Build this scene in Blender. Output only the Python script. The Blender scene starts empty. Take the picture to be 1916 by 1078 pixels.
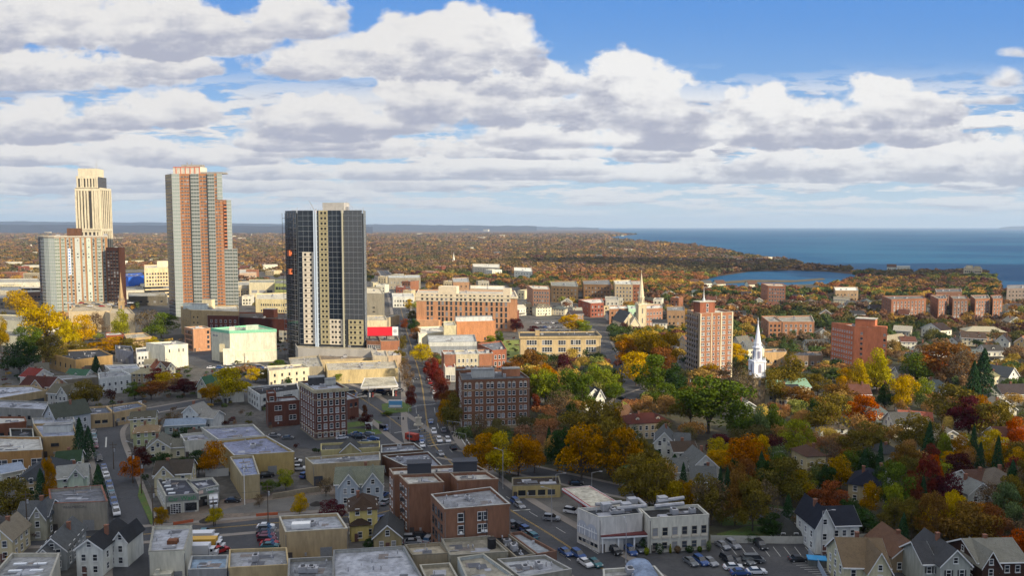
import bpy, math, random
import numpy as np
from math import sin, cos, pi, atan2, hypot, radians, sqrt, floor
random.seed(7); rng = np.random.default_rng(7)
HAZE_DENSITY = 3.5e-5
S = bpy.context.scene; COL = S.collection

# ---------------- camera ----------------
F, CX, CY, HOR, CAMH = 1490.0, 958.0, 539.0, 425.0, 80.0      # the photo's pixels; camera 80 m over the street
TH = math.atan((CY - HOR) / F)
cd = bpy.data.cameras.new('camera'); cam = bpy.data.objects.new('camera', cd); COL.objects.link(cam)
cd.sensor_width = 36; cd.lens = F / 1916 * 36; cd.clip_start = 1; cd.clip_end = 200000
cam.location = (0, 0, CAMH); cam.rotation_euler = (pi / 2 - TH, 0, 0); S.camera = cam

def at(px, py, z=0.0):                       # a pixel of the photo at a height -> a point of the place
    dx = (px - CX) / F; dy = -(py - CY) / F
    y = cos(TH) + dy * sin(TH); rz = -sin(TH) + dy * cos(TH)
    t = (z - CAMH) / rz
    return (dx * t, y * t)
def proj(x, y, z=0.0):
    zz = z - CAMH
    d = y * cos(TH) - zz * sin(TH); u = y * sin(TH) + zz * cos(TH)
    return (CX + F * x / d, CY - F * u / d)

# ---------------- sun, sky, exposure ----------------
SUN_AZ, SUN_EL = radians(52), radians(27)    # azimuth from straight behind the camera towards its right
sdir = (sin(SUN_AZ) * cos(SUN_EL), -cos(SUN_AZ) * cos(SUN_EL), sin(SUN_EL))
ld = bpy.data.lights.new('sun', 'SUN'); sun = bpy.data.objects.new('sun', ld); COL.objects.link(sun)
ld.energy = 5.0; ld.angle = radians(0.6); ld.color = (1.0, 0.86, 0.64)
import mathutils
sun.rotation_euler = mathutils.Vector(sdir).to_track_quat('Z', 'Y').to_euler()
S.view_settings.view_transform = 'Standard'; S.view_settings.look = 'None'
S.view_settings.exposure = 0.50; S.view_settings.gamma = 1.0
S.render.film_transparent = False
S.cycles.max_bounces = 5; S.cycles.diffuse_bounces = 2; S.cycles.glossy_bounces = 2
S.cycles.transmission_bounces = 2; S.cycles.transparent_max_bounces = 4; S.cycles.volume_bounces = 0
S.cycles.use_denoising = True
S.cycles.use_adaptive_sampling = True; S.cycles.adaptive_threshold = 0.02; S.cycles.adaptive_min_samples = 12

W = bpy.data.worlds.new('World'); S.world = W; W.use_nodes = True
nt = W.node_tree; nt.nodes.clear()
def N(t, **k):
    n = nt.nodes.new(t)
    for a, v in k.items(): setattr(n, a, v)
    return n
def LK(a, b): nt.links.new(a, b)
def setin(s, v):
    if isinstance(v, bpy.types.NodeSocket): LK(v, s)
    else: s.default_value = v
def M(op, a, b=0.0, c=None, clamp=False):
    n = N('ShaderNodeMath', operation=op, use_clamp=clamp); setin(n.inputs[0], a); setin(n.inputs[1], b)
    if c is not None: setin(n.inputs[2], c)
    return n.outputs[0]
def SS(x, lo, hi, a=0.0, b=1.0):             # smoothstep
    n = N('ShaderNodeMapRange', interpolation_type='SMOOTHSTEP'); setin(n.inputs[0], x)
    for i, v in zip((1, 2, 3, 4), (lo, hi, a, b)): setin(n.inputs[i], v)
    return n.outputs[0]
def MIXC(f, a, b):
    n = N('ShaderNodeMix', data_type='RGBA'); setin(n.inputs[0], f); setin(n.inputs[6], a); setin(n.inputs[7], b)
    return n.outputs[2]
def NOI(vec, scale, detail=5, rough=0.55, lac=2.0):
    n = N('ShaderNodeTexNoise', noise_dimensions='3D'); LK(vec, n.inputs['Vector'])
    n.inputs['Scale'].default_value = scale; n.inputs['Detail'].default_value = detail
    n.inputs['Roughness'].default_value = rough; n.inputs['Lacunarity'].default_value = lac
    return n.outputs[0]
def XYZ(a, b, c):
    n = N('ShaderNodeCombineXYZ'); setin(n.inputs[0], a); setin(n.inputs[1], b); setin(n.inputs[2], c); return n.outputs[0]
SKY_STR = 0.10
tc = N('ShaderNodeTexCoord'); sp = N('ShaderNodeSeparateXYZ'); LK(tc.outputs['Generated'], sp.inputs[0])
X, Y, Z = sp.outputs
ya = M('MAXIMUM', M('ABSOLUTE', Y), 0.12)
u = M('DIVIDE', X, ya); v0 = M('DIVIDE', Z, ya)
v = M('MAXIMUM', v0, 0.0)
s = M('ADD', v, 0.028)
inv = M('DIVIDE', 1.0, s); us = M('MULTIPLY', u, inv)
uv = XYZ(u, M('MULTIPLY', v, 1.45), 0.0)
nb = NOI(uv, 10.5, 9, 0.57)                    # billows
nb2 = NOI(XYZ(M('ADD', u, 4.0), M('MULTIPLY', v, 1.9), 3.0), 21.0, 8, 0.62)
vv = M('POWER', M('ADD', v, 0.012), 0.62)
nr1 = NOI(XYZ(M('MULTIPLY', u, 2.6), M('MULTIPLY', vv, 11.0), 5.0), 3.3, 7, 0.62)
nr2 = NOI(XYZ(M('MULTIPLY', u, 2.6), M('MULTIPLY_ADD', vv, 11.0, 0.13), 5.0), 3.3, 5, 0.62)
sky = N('ShaderNodeTexSky', sky_type='NISHITA'); sky.sun_disc = False
sky.sun_elevation = SUN_EL; sky.sun_rotation = pi - SUN_AZ; sky.air_density = 1.0; sky.dust_density = 0.6; sky.ozone_density = 2.0
K = 1.0 / SKY_STR
EXK = 0.71                                    # keeps the sky's own brightness under the raised exposure
def col(r, g, b): return (r * K * EXK, g * K * EXK, b * K * EXK, 1)
# clear sky, then thin pale veil towards the horizon
blue = MIXC(SS(v, 0.0, 0.30), col(.42, .62, .80), col(.105, .31, .76))
base = MIXC(0.88, sky.outputs[0], blue)
base = MIXC(SS(v, 0.085, 0.0, 0.0, 0.9), base, col(.62, .72, .78))
# a far field of stratocumulus lying in a flat layer, foreshortened towards the horizon
A0 = M('MULTIPLY', SS(nr1, 0.43, 0.52), SS(v, 0.0, 0.035, 0.35, 0.97))
S0 = M('ADD', 0.30, M('MULTIPLY', M('SUBTRACT', nr1, nr2), 5.0))
A0 = M('MULTIPLY', A0, SS(v, 0.22, 0.13)); Acc, Sh = A0, S0
nsum = M('ADD', 0.90, M('MULTIPLY', M('SUBTRACT', nb, 0.5), 3.6))
msum = M('MULTIPLY', M('SUBTRACT', nb2, 0.5), 2.0)
msum = M('ADD', msum, M('MULTIPLY', M('SUBTRACT', nb, 0.5), -1.4))
msum = M('ADD', msum, M('MULTIPLY', M('SUBTRACT', nr1, nr2), .9))
# one big bank after another, farthest first: centre x, half width, base y, height (px of the photo), raggedness
bank = [(1500,900,330,34,.7),(300,700,352,30,.8),(1250,160,300,26,.8),(1340,330,335,34,.8),(1700,330,312,36,.8),(120,260,338,30,.8),
 (640,300,330,30,.8),(980,260,322,28,.8),(1850,260,318,90,.8),(1650,420,318,66,.7),(1190,60,272,34,.9),(1060,220,292,30,.9),(60,260,300,42,.8),(330,230,300,50,.8),(760,300,288,40,.8),(560,200,270,46,.8),
 (1100,330,268,52,.9),(1480,420,262,60,.7),(80,150,250,82,.7),(640,260,240,80,.7),(290,200,225,66,.7),(700,120,238,50,.8),
 (1500,300,250,108,.6),(1640,170,222,76,.7),(1180,220,225,126,.7),(900,270,205,120,.7),(1000,150,170,70,.8),
 (90,330,152,92,.7),(340,110,140,44,.8),(860,200,120,122,.7),(620,180,135,80,.8),(320,330,82,110,.7),(80,260,70,120,.7),(560,120,60,90,.7),
 (1858,46,160,36,1.3),(1900,60,108,22,1.3),(1840,60,195,18,1.4),(1880,80,6,20,1.2)]
for (cx, hw, by, hh, rag) in bank:
    uc = (cx - CX) / F; uw = hw / F; vb = (HOR - by) / F; h = hh / F
    du = M('MULTIPLY_ADD', u, 1 / uw, -uc / uw)
    q = M('MULTIPLY_ADD', v, 1 / h, -vb / h)
    qq = M('MAXIMUM', q, M('MULTIPLY', q, -3.0))
    r2 = M('MULTIPLY_ADD', qq, qq, M('MULTIPLY', du, du))
    al = M('MULTIPLY', M('SUBTRACT', nsum, r2), 2.5 if rag < 1 else 1.0, clamp=True)
    shd = M('MULTIPLY_ADD', q, 1.15, msum)
    Sh = M('MULTIPLY_ADD', M('SUBTRACT', shd, Sh), al, Sh)
    Acc = M('MAXIMUM', Acc, al)
lit = SS(Sh, -0.45, 0.52)
cc = MIXC(lit, col(.45, .47, .57), MIXC(SS(u, -0.15, 0.1), col(.83, .815, .805), col(.90, .89, .88)))
cc = MIXC(SS(v, 0.11, 0.02, 0.0, 0.45), cc, col(.60, .66, .72))
cur = MIXC(SS(Acc, 0.0, 1.0), base, cc)
cur = MIXC(SS(v, 0.030, 0.0, 0.0, 0.6), cur, col(.68, .77, .81))
cur = MIXC(SS(Z, -0.02, -0.2), cur, col(.10, .11, .11))
cur = MIXC(SS(Z, 0.36, 0.55), cur, col(1.12, 1.12, 1.16))     # bright sky above the view, added to fill the shade
bg = N('ShaderNodeBackground'); LK(cur, bg.inputs[0]); bg.inputs[1].default_value = SKY_STR
wo = N('ShaderNodeOutputWorld'); LK(bg.outputs[0], wo.inputs[0])
try: W.cycles.sampling_method = 'MANUAL'; W.cycles.sample_map_resolution = 512
except Exception: pass
# ---------------- materials ----------------
def lin(h):
    h = h.lstrip('#'); o = []
    if len(h) == 3: h = ''.join(q*2 for q in h)
    for i in (0, 2, 4):
        c = int(h[i:i+2], 16) / 255; o.append(c / 12.92 if c <= .04045 else ((c + .055) / 1.055) ** 2.4)
    return tuple(o)
MATS = {}
def mat(name, c, rough=.85, n1=.0, s1=1.0, c2=None, spec=.3, metal=0.0, bump=0.0, rnd=0.0, streak=False, s2=None, amt2=0.0):
    """procedural surface: base colour c drifting towards c2 by noise (n1 strength, s1 scale per metre)"""
    if name in MATS: return MATS[name]
    m = bpy.data.materials.new(name); m.use_nodes = True; t = m.node_tree; t.nodes.clear()
    def n(k, **kw):
        x = t.nodes.new(k)
        for a, b in kw.items(): setattr(x, a, b)
        return x
    out = n('ShaderNodeOutputMaterial'); p = n('ShaderNodeBsdfPrincipled'); t.links.new(p.outputs[0], out.inputs[0])
    p.inputs['Roughness'].default_value = rough; p.inputs['Metallic'].default_value = metal
    p.inputs['Specular IOR Level'].default_value = spec
    if isinstance(c, str): c = lin(c)
    if isinstance(c2, str): c2 = lin(c2)
    c2 = c2 or tuple(x * .62 for x in c)
    cur = None
    if n1 > 0:
        g = n('ShaderNodeNewGeometry'); mp = n('ShaderNodeMapping'); t.links.new(g.outputs['Position'], mp.inputs[0])
        mp.inputs['Scale'].default_value = (1, 1, .22) if streak else (1, 1, 1)
        no = n('ShaderNodeTexNoise'); t.links.new(mp.outputs[0], no.inputs[0]); no.inputs['Scale'].default_value = s1
        no.inputs['Detail'].default_value = 5; no.inputs['Roughness'].default_value = .62
        r = n('ShaderNodeMapRange', interpolation_type='SMOOTHSTEP'); t.links.new(no.outputs[0], r.inputs[0])
        r.inputs[1].default_value = .40; r.inputs[2].default_value = .66; r.inputs[4].default_value = n1
        mx = n('ShaderNodeMix', data_type='RGBA'); t.links.new(r.outputs[0], mx.inputs[0])
        mx.inputs[6].default_value = (*c, 1); mx.inputs[7].default_value = (*c2, 1); cur = mx.outputs[2]
        if s2:
            no2 = n('ShaderNodeTexNoise'); t.links.new(mp.outputs[0], no2.inputs[0]); no2.inputs['Scale'].default_value = s2
            no2.inputs['Detail'].default_value = 4
            hs = n('ShaderNodeHueSaturation'); t.links.new(cur, hs.inputs['Color'])
            r2 = n('ShaderNodeMapRange'); t.links.new(no2.outputs[0], r2.inputs[0]); r2.inputs[1].default_value = .3; r2.inputs[2].default_value = .7
            r2.inputs[3].default_value = 1 - amt2; r2.inputs[4].default_value = 1 + amt2; t.links.new(r2.outputs[0], hs.inputs['Value']); cur = hs.outputs[0]
        if bump:
            b = n('ShaderNodeBump'); b.inputs['Strength'].default_value = bump; b.inputs['Distance'].default_value = .3
            t.links.new(no.outputs[0], b.inputs['Height']); t.links.new(b.outputs[0], p.inputs['Normal'])
    if rnd > 0:
        oi = n('ShaderNodeObjectInfo'); hs = n('ShaderNodeHueSaturation')
        if cur: t.links.new(cur, hs.inputs['Color'])
        else: hs.inputs['Color'].default_value = (*c, 1)
        r3 = n('ShaderNodeMapRange'); t.links.new(oi.outputs['Random'], r3.inputs[0]); r3.inputs[3].default_value = 1 - rnd; r3.inputs[4].default_value = 1 + rnd
        t.links.new(r3.outputs[0], hs.inputs['Value']); cur = hs.outputs[0]
    if cur: t.links.new(cur, p.inputs['Base Color'])
    else: p.inputs['Base Color'].default_value = (*c, 1)
    m.diffuse_color = (*c, 1); MATS[name] = m; return m
def mute(c, s, k):
    l = .3*c[0] + .55*c[1] + .15*c[2]; return tuple((l + (x-l)*s)*k*q for x, q in zip(c, (1.0, .985, .87)))
def wallm(hexc, kind='wall'):               # a facade material by colour: weathered, faint streaks
    c = mute(lin(hexc), .79, .90)
    return mat(kind + '_' + hexc.strip('#'), c, .9, .50, .35, tuple(x * .66 for x in c), spec=.15, streak=True, s2=1.6, amt2=.14)
def roofm(hexc): 
    c = mute(lin(hexc), .62, .78)
    return mat('roofing_' + hexc.strip('#'), c, .85, .85, .16, tuple(x * .58 + .005 for x in c), spec=.2, s2=.9, amt2=.28)
def shingle(hexc):
    c = mute(lin(hexc), .75, .75)
    return mat('shingle_' + hexc.strip('#'), c, .9, .5, .8, tuple(x * .7 for x in c), spec=.12, s2=3.0, amt2=.12)
white = mat('white_trim', (.72, .72, .70), .6, .25, .5)
def glass_mat(name, c, spread, rough=.12):
    m = mat(name, c, rough, spec=.6); t = m.node_tree
    p = [x for x in t.nodes if x.type == 'BSDF_PRINCIPLED'][0]
    oi = t.nodes.new('ShaderNodeObjectInfo'); cr = t.nodes.new('ShaderNodeValToRGB'); t.links.new(oi.outputs['Random'], cr.inputs[0])
    cr.color_ramp.interpolation = 'CONSTANT'; e = cr.color_ramp.elements
    e[0].color = (*c, 1); e[1].position = .62; e[1].color = (c[0] * 2.2 + .01, c[1] * 2.2 + .01, c[2] * 2.2 + .012, 1)
    k = e.new(.84); k.color = (*[min(1, x + spread) for x in c], 1)          # drawn blinds behind the pane
    t.links.new(cr.outputs[0], p.inputs['Base Color']); return m
pane = glass_mat('window_glass', (.018, .022, .028), .22)
dark_glass = glass_mat('dark_tower_glass', (.012, .017, .026), .05, .09)
green_glass = glass_mat('green_tower_glass', (.15, .17, .15), .12, .22)
pale_glass = glass_mat('pale_tower_glass', (.22, .25, .20), .22, .25)
asphalt = mat('asphalt', (.052, .054, .060), .9, .7, .06, (.032, .034, .038), s2=.9, amt2=.13)
asphalt2 = mat('parking_asphalt', (.045, .046, .050), .9, .7, .09, (.075, .075, .075), s2=1.2, amt2=.15)
concrete = mat('concrete', (.30, .285, .26), .9, .6, .25, (.20, .19, .17))
sidewalk_m = mat('sidewalk_concrete', (.185, .165, .145), .9, .6, .3, (.15, .14, .13))
dirt = mat('bare_dirt', (.15, .12, .095), .95, .8, .12, (.085, .072, .06), s2=1.0, amt2=.2)
grass = mat('grass', (.060, .105, .022), .95, .7, .3, (.095, .095, .03), s2=2.0, amt2=.3)
paint_w = mat('road_paint_white', (.40, .40, .38), .8, .4, 1.0)
paint_y = mat('road_paint_yellow', (.34, .22, .05), .8, .5, 1.0)
metal_g = mat('galvanised_metal', (.38, .38, .39), .5, .5, .8, (.2, .2, .2), metal=.3)
dark_m = mat('dark_metal', (.035, .035, .038), .5)
wood_m = mat('weathered_wood', (.10, .075, .055), .9, .5, 1.2)
rubber = mat('tyre_rubber', (.015, .015, .016), .8)

# ---------------- mesh builder ----------------
class MB:
    def __init__(s): s.v = []; s.f = []; s.m = []
    def quad(s, a, b, c, d, m=0): s.poly([a, b, c, d], m)
    def poly(s, pts, m=0):
        i = len(s.v); s.v += [tuple(p) for p in pts]; s.f.append(tuple(range(i, i + len(pts)))); s.m.append(m)
    def box(s, x0, x1, y0, y1, z0, z1, m=0, bottom=False):
        P = [(x0,y0,z0),(x1,y0,z0),(x1,y1,z0),(x0,y1,z0),(x0,y0,z1),(x1,y0,z1),(x1,y1,z1),(x0,y1,z1)]
        i = len(s.v); s.v += P
        for f in ((4,5,6,7),(0,1,5,4),(1,2,6,5),(2,3,7,6),(3,0,4,7),(3,2,1,0)): s.f.append(tuple(i + k for k in f)); s.m.append(m)
    def prism(s, poly, z0, z1, m=0, mtop=None, cap=True):
        n = len(poly); i = len(s.v)
        s.v += [(p[0], p[1], z0) for p in poly] + [(p[0], p[1], z1) for p in poly]
        for k in range(n): s.f.append((i+k, i+(k+1)%n, i+n+(k+1)%n, i+n+k)); s.m.append(m)
        if cap: s.f.append(tuple(range(i+n, i+2*n))); s.m.append(m if mtop is None else mtop)
    def ring(s, poly, inner, z0, z1, m=0):          # wall ring between two polygons
        n = len(poly); i = len(s.v)
        for P in (poly, inner):
            s.v += [(p[0], p[1], z0) for p in P] + [(p[0], p[1], z1) for p in P]
        for k in range(n):
            l = (k + 1) % n
            s.f.append((i+k, i+l, i+n+l, i+n+k)); s.f.append((i+2*n+l, i+2*n+k, i+3*n+k, i+3*n+l))
            s.f.append((i+n+k, i+n+l, i+3*n+l, i+3*n+k)); s.f.append((i+l, i+k, i+2*n+k, i+2*n+l)); s.m += [m]*4
    def cyl(s, x, y, z0, z1, r0, r1=None, n=10, m=0, cap=True):
        r1 = r0 if r1 is None else r1; i = len(s.v)
        for z, r in ((z0, r0), (z1, r1)): s.v += [(x + r*cos(2*pi*k/n), y + r*sin(2*pi*k/n), z) for k in range(n)]
        for k in range(n): s.f.append((i+k, i+(k+1)%n, i+n+(k+1)%n, i+n+k)); s.m.append(m)
        if cap and r1 > 0.001: s.f.append(tuple(range(i+n, i+2*n))); s.m.append(m)
    def tube(s, a, b, r0, r1=None, n=6, m=0):
        r1 = r0 if r1 is None else r1; a = np.array(a, float); b = np.array(b, float); d = b - a; L = np.linalg.norm(d)
        if L < 1e-6: return
        d /= L; q = np.cross(d, (0, 0, 1.0) if abs(d[2]) < .9 else (1.0, 0, 0)); q /= np.linalg.norm(q); w = np.cross(d, q); i = len(s.v)
        for c, r in ((a, r0), (b, r1)): s.v += [tuple(c + r*(cos(2*pi*k/n)*q + sin(2*pi*k/n)*w)) for k in range(n)]
        for k in range(n): s.f.append((i+k, i+n+k, i+n+(k+1)%n, i+(k+1)%n)); s.m.append(m)
        s.f.append(tuple(range(i, i+n))[::1]); s.f.append(tuple(range(i+2*n-1, i+n-1, -1))); s.m += [m, m]
    def mesh(s, name, mats):
        me = bpy.data.meshes.new(name); me.from_pydata(s.v, [], s.f)
        for m in (mats if isinstance(mats, (list, tuple)) else [mats]): me.materials.append(m)
        if any(s.m): me.polygons.foreach_set('material_index', s.m)
        me.update(); return me
    def build(s, name, mats, parent=None, loc=None, rz=0.0):
        return link(name, s.mesh(name, mats), parent, loc, rz)
def link(name, me, parent=None, loc=None, rz=0.0):
    o = bpy.data.objects.new(name, me); COL.objects.link(o)
    if parent is not None: o.parent = parent
    if loc is not None: o.location = loc
    if rz: o.rotation_euler = (0, 0, rz)
    return o
def struct(o): o['kind'] = 'structure'; return o
THINGS = []
def tag(o, label, cat, group=None, fixed=True):
    o['label'] = label; o['category'] = cat
    if group: o['group'] = group
    THINGS.append((o, fixed)); return o
def empty(name, loc=(0, 0, 0), rz=0.0):
    o = bpy.data.objects.new(name, None); COL.objects.link(o); o.location = loc; o.rotation_euler = (0, 0, rz)
    o.empty_display_size = .5; return o
def clone(root, loc, rz, scale=None, mats=None):
    r = root.copy(); COL.objects.link(r); r.location = loc; r.rotation_euler = (0, 0, rz)
    if scale is not None: r.scale = scale
    for ch in root.children:
        c = ch.copy(); COL.objects.link(c); c.parent = r
        if mats and ch.name.split('.')[0] in mats:
            c.material_slots[0].link = 'OBJECT'; c.material_slots[0].material = mats[ch.name.split('.')[0]]
        for g in ch.children:
            d = g.copy(); COL.objects.link(d); d.parent = c
    return r

# ---------------- the ground, the water, the hills ----------------
def gp(*pts): return [at(*p) for p in pts]
woods_col = mat('wooded_land', (.115, .062, .026), 1.0, 1.0, .004, (.055, .050, .026), s2=.02, amt2=.55)
coast_px = [(1085,427.1),(1100,428.6),(1150,432.5),(1190,439),(1150,442.5),(1130,447),(1185,452),(1250,458),(1330,465),(1372,474),(1400,481),(1470,489),(1500,499),(1545,504),
            (1600,506),(1680,509),(1760,508),(1830,507),(1858,513),(1866,518),(1860,530),(1868,550),(1940,562),(2300,590)]
coast = gp(*coast_px)
land = [(-60000, -4000), (60000, -4000), (60000, coast[-1][1])] + coast[::-1] + [(at(1085, 427.0)[0], 62000), (-60000, 62000)]
PATCH = []
def sheet(name, poly, z, m, bottom=None):
    if name in ('parking_lot', 'dirt_lot'): PATCH.append(poly)
    me = bpy.data.meshes.new(name); b = MB(); b.poly([(p[0], p[1], z) for p in poly])
    me = b.mesh(name, m)
    import bmesh
    bm = bmesh.new(); bm.from_mesh(me); bmesh.ops.triangulate(bm, faces=bm.faces[:])
    for f in bm.faces:
        if f.normal.z < 0: f.normal_flip()
    bm.to_mesh(me); bm.free()
    return struct(link(name, me))
ground_m = mat('town_ground', (.062, .052, .036), .95, .9, .05, (.040, .048, .020), s2=.4, amt2=.35)
# far ground is woodland colour, near ground town soil: one sheet, one material blending by distance from downtown
t_ = ground_m.node_tree; p_ = [x for x in t_.nodes if x.type == 'BSDF_PRINCIPLED'][0]; src = p_.inputs['Base Color'].links[0].from_socket
g_ = t_.nodes.new('ShaderNodeNewGeometry'); ln = t_.nodes.new('ShaderNodeVectorMath'); ln.operation = 'LENGTH'; t_.links.new(g_.outputs['Position'], ln.inputs[0])
mr = t_.nodes.new('ShaderNodeMapRange'); t_.links.new(ln.outputs['Value'], mr.inputs[0]); mr.inputs[1].default_value = 900; mr.inputs[2].default_value = 1500
mx_ = t_.nodes.new('ShaderNodeMix'); mx_.data_type = 'RGBA'; t_.links.new(mr.outputs[0], mx_.inputs[0]); t_.links.new(src, mx_.inputs[6])
n_ = t_.nodes.new('ShaderNodeTexNoise'); t_.links.new(g_.outputs['Position'], n_.inputs[0]); n_.inputs['Scale'].default_value = .006; n_.inputs['Detail'].default_value = 8; n_.inputs['Roughness'].default_value = .7
cr_ = t_.nodes.new('ShaderNodeValToRGB'); t_.links.new(n_.outputs[0], cr_.inputs[0]); e_ = cr_.color_ramp.elements
e_[0].position = .32; e_[0].color = (.028, .024, .014, 1); e_[1].position = .72; e_[1].color = (.15, .085, .025, 1)
for q_, c_ in ((.45, (.06, .042, .018, 1)), (.55, (.12, .052, .022, 1)), (.62, (.07, .058, .025, 1))): k_ = e_.new(q_); k_.color = c_
t_.links.new(cr_.outputs[0], mx_.inputs[7]); t_.links.new(mx_.outputs[2], p_.inputs['Base Color'])
sheet('ground', land, 0.0, ground_m)
def waterm(name, c, c2):
    m = mat(name, c, .5, .7, .0012, c2, spec=.04); t = m.node_tree; p = [x for x in t.nodes if x.type == 'BSDF_PRINCIPLED'][0]
    g = t.nodes.new('ShaderNodeNewGeometry'); mp = t.nodes.new('ShaderNodeMapping'); t.links.new(g.outputs['Position'], mp.inputs[0]); mp.inputs['Scale'].default_value = (.004, .02, 1)
    no = t.nodes.new('ShaderNodeTexNoise'); t.links.new(mp.outputs[0], no.inputs[0]); no.inputs['Scale'].default_value = 1.0; no.inputs['Detail'].default_value = 6; no.inputs['Roughness'].default_value = .7
    b = t.nodes.new('ShaderNodeBump'); b.inputs['Strength'].default_value = .6; b.inputs['Distance'].default_value = 3.0; t.links.new(no.outputs[0], b.inputs['Height']); t.links.new(b.outputs[0], p.inputs['Normal'])
    return m
sea_m = waterm('sea_water', (.007, .056, .130), (.028, .122, .195))
sheet('sea', [(-500, 900), (60000, 900), (60000, 62000), (-500, 62000)], -1.2, sea_m)
INL = gp((1290,533),(1345,517),(1400,509),(1480,506.5),(1550,509),(1600,514),(1600,526),(1560,539),(1480,547),(1400,547),(1325,545))
sheet('inlet_water', INL, .25, sea_m)
marsh = mat('salt_marsh', (.10,.075,.035), 1.0, .8, .08)
for P_ in (((1330,529),(1400,524),(1490,525),(1540,521),(1545,524),(1480,529),(1400,529),(1340,533)), ((1420,537),(1500,533),(1580,531),(1590,534),(1500,539),(1430,541))): sheet('marsh', gp(*P_), .5, marsh)
# low hills on the far left horizon
def ridge(name, pts, depth, m):
    b = MB(); n = len(pts)
    for (px, top, D) in pts: pass
    vs = []
    for (px, top, D) in pts:
        k = (px - CX) / F; h = CAMH + (HOR - top) / F * D
        vs.append(((k*(D-depth), D-depth, 0), (k*D, D, max(h, 5)), (k*(D+depth), D+depth, 0)))
    for a, c in zip(vs, vs[1:]):
        b.quad(a[0], c[0], c[1], a[1]); b.quad(a[1], c[1], c[2], a[2])
    return struct(b.build(name, m))
hill_m = mat('far_hill_woods', (.030, .030, .040), 1.0, 1.0, .0016, (.018, .020, .030), s2=.008, amt2=.5)
r_ = random.Random(3)
def wob(px0, px1, f, D, st=18):
    x = px0; o = []
    while x <= px1: o.append((x, f((x-px0)/(px1-px0)) + r_.uniform(-.7, .7), D)); x += st
    return o
ridge('hills', wob(-400, 1010, lambda a: 411.5 + 11.5*a**1.2, 19000), 2500, hill_m)
ridge('hills', wob(-400, 700, lambda a: 418 + 6*a, 12000), 1500, hill_m)
ridge('hills', wob(700, 1120, lambda a: 419.5 + 6.5*a, 26000, 14), 1200, hill_m)
ridge('hills', wob(1868, 2400, lambda a: 425.5 - 4*min(1, a*8), 30000, 10), 1200, hill_m)

# haze: even, thin air round the whole place
hz = MB(); hz.box(-30000, 30000, -1500, 29500, -3, 420)
hzo = hz.build('haze', mat('haze_air', (1, 1, 1))); hzo['kind'] = 'stuff'
hm = bpy.data.materials.new('thin_haze'); hm.use_nodes = True; ht = hm.node_tree; ht.nodes.clear()
ho = ht.nodes.new('ShaderNodeOutputMaterial'); hv = ht.nodes.new('ShaderNodeVolumePrincipled'); ht.links.new(hv.outputs[0], ho.inputs['Volume'])
hv.inputs['Density'].default_value = HAZE_DENSITY; hv.inputs['Color'].default_value = (.60, .78, 1.0, 1); hv.inputs['Anisotropy'].default_value = .2
hzo.data.materials.clear(); hzo.data.materials.append(hm); hm.volume_intersection_method = 'FAST' if hasattr(hm, 'volume_intersection_method') else None
try: hm.cycles.homogeneous_volume = True
except Exception: pass

# unseen clouds behind and beside the camera, shaped to shade the town and shore
cloud_m = mat('cloud_white', (.8, .8, .82), 1.0)
def cloud(blobs, alt, name='cloud'):
    b = MB(); import mathutils as mu
    for (x, y, r) in blobs:
        ox, oy = x + sdir[0]/sdir[2]*alt, y + sdir[1]/sdir[2]*alt
        nu, nv = 18, 9; i = len(b.v)
        for k in range(nv + 1):
            for j in range(nu):
                ph = pi*k/nv; t2 = 2*pi*j/nu; d = mu.Vector((sin(ph)*cos(t2), sin(ph)*sin(t2), cos(ph)))
                nn = mu.noise.fractal(mu.Vector((ox/300, oy/300, 0)) + d*1.6, 1.0, 2.0, 4)
                rr = r*(1 + .28*nn); b.v.append((ox + d.x*rr, oy + d.y*rr, alt + d.z*rr*(.35 if d.z > 0 else .12)))
        for k in range(nv):
            for j in range(nu): b.f.append((i+k*nu+j, i+(k+1)*nu+j, i+(k+1)*nu+(j+1)%nu, i+k*nu+(j+1)%nu)); b.m.append(0)
    return b.build(name, cloud_m)
SH1 = [(-560, 380, 150), (-380, 340, 150), (-230, 300, 130), (-470, 180, 230), (-180, 150, 230), (120, 85, 200), (-60, 235, 120), (60, 195, 100), (190, 170, 100), (330, 135, 140), (430, 35, 220), (200, -40, 260), (-250, 0, 260), (560, 95, 120)]
SH2 = [(1000, 1500, 260), (700, 1550, 240), (1300, 1450, 300), (420, 1650, 200), (600, 1300, 120), (900, 1250, 150), (1150, 1230, 190), (1500, 1200, 300), (180, 1750, 160)]
c1 = cloud(SH1, 820); tag(c1, 'broad cloud high behind the camera that shades the near streets', 'cloud')
c2 = cloud(SH2, 900); tag(c2, 'broad cloud high to the right that shades the shore', 'cloud')

# ---------------- streets ----------------
def offset_line(pl, o):
    out = []
    for i, p in enumerate(pl):
        a = pl[max(0, i-1)]; c = pl[min(len(pl)-1, i+1)]; dx, dy = c[0]-a[0], c[1]-a[1]; L = hypot(dx, dy) or 1
        out.append((p[0] - dy/L*o, p[1] + dx/L*o))
    return out
def strip(b, pl, o0, o1, z, m=0, z1=None):
    A = offset_line(pl, o0); B = offset_line(pl, o1)
    for i in range(len(pl)-1):
        b.quad((*B[i], z), (*B[i+1], z), (*A[i+1], z), (*A[i], z), m)
        if z1 is not None:
            b.quad((*A[i], z1), (*A[i], z), (*A[i+1], z), (*A[i+1], z1), m); b.quad((*B[i+1], z1), (*B[i+1], z), (*B[i], z), (*B[i], z1), m)
def dense(pl, st=6.0):
    out = []
    for a, c in zip(pl, pl[1:]):
        L = hypot(c[0]-a[0], c[1]-a[1]); n = max(1, int(L/st))
        out += [(a[0]+(c[0]-a[0])*k/n, a[1]+(c[1]-a[1])*k/n) for k in range(n)]
    return out + [pl[-1]]
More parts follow.
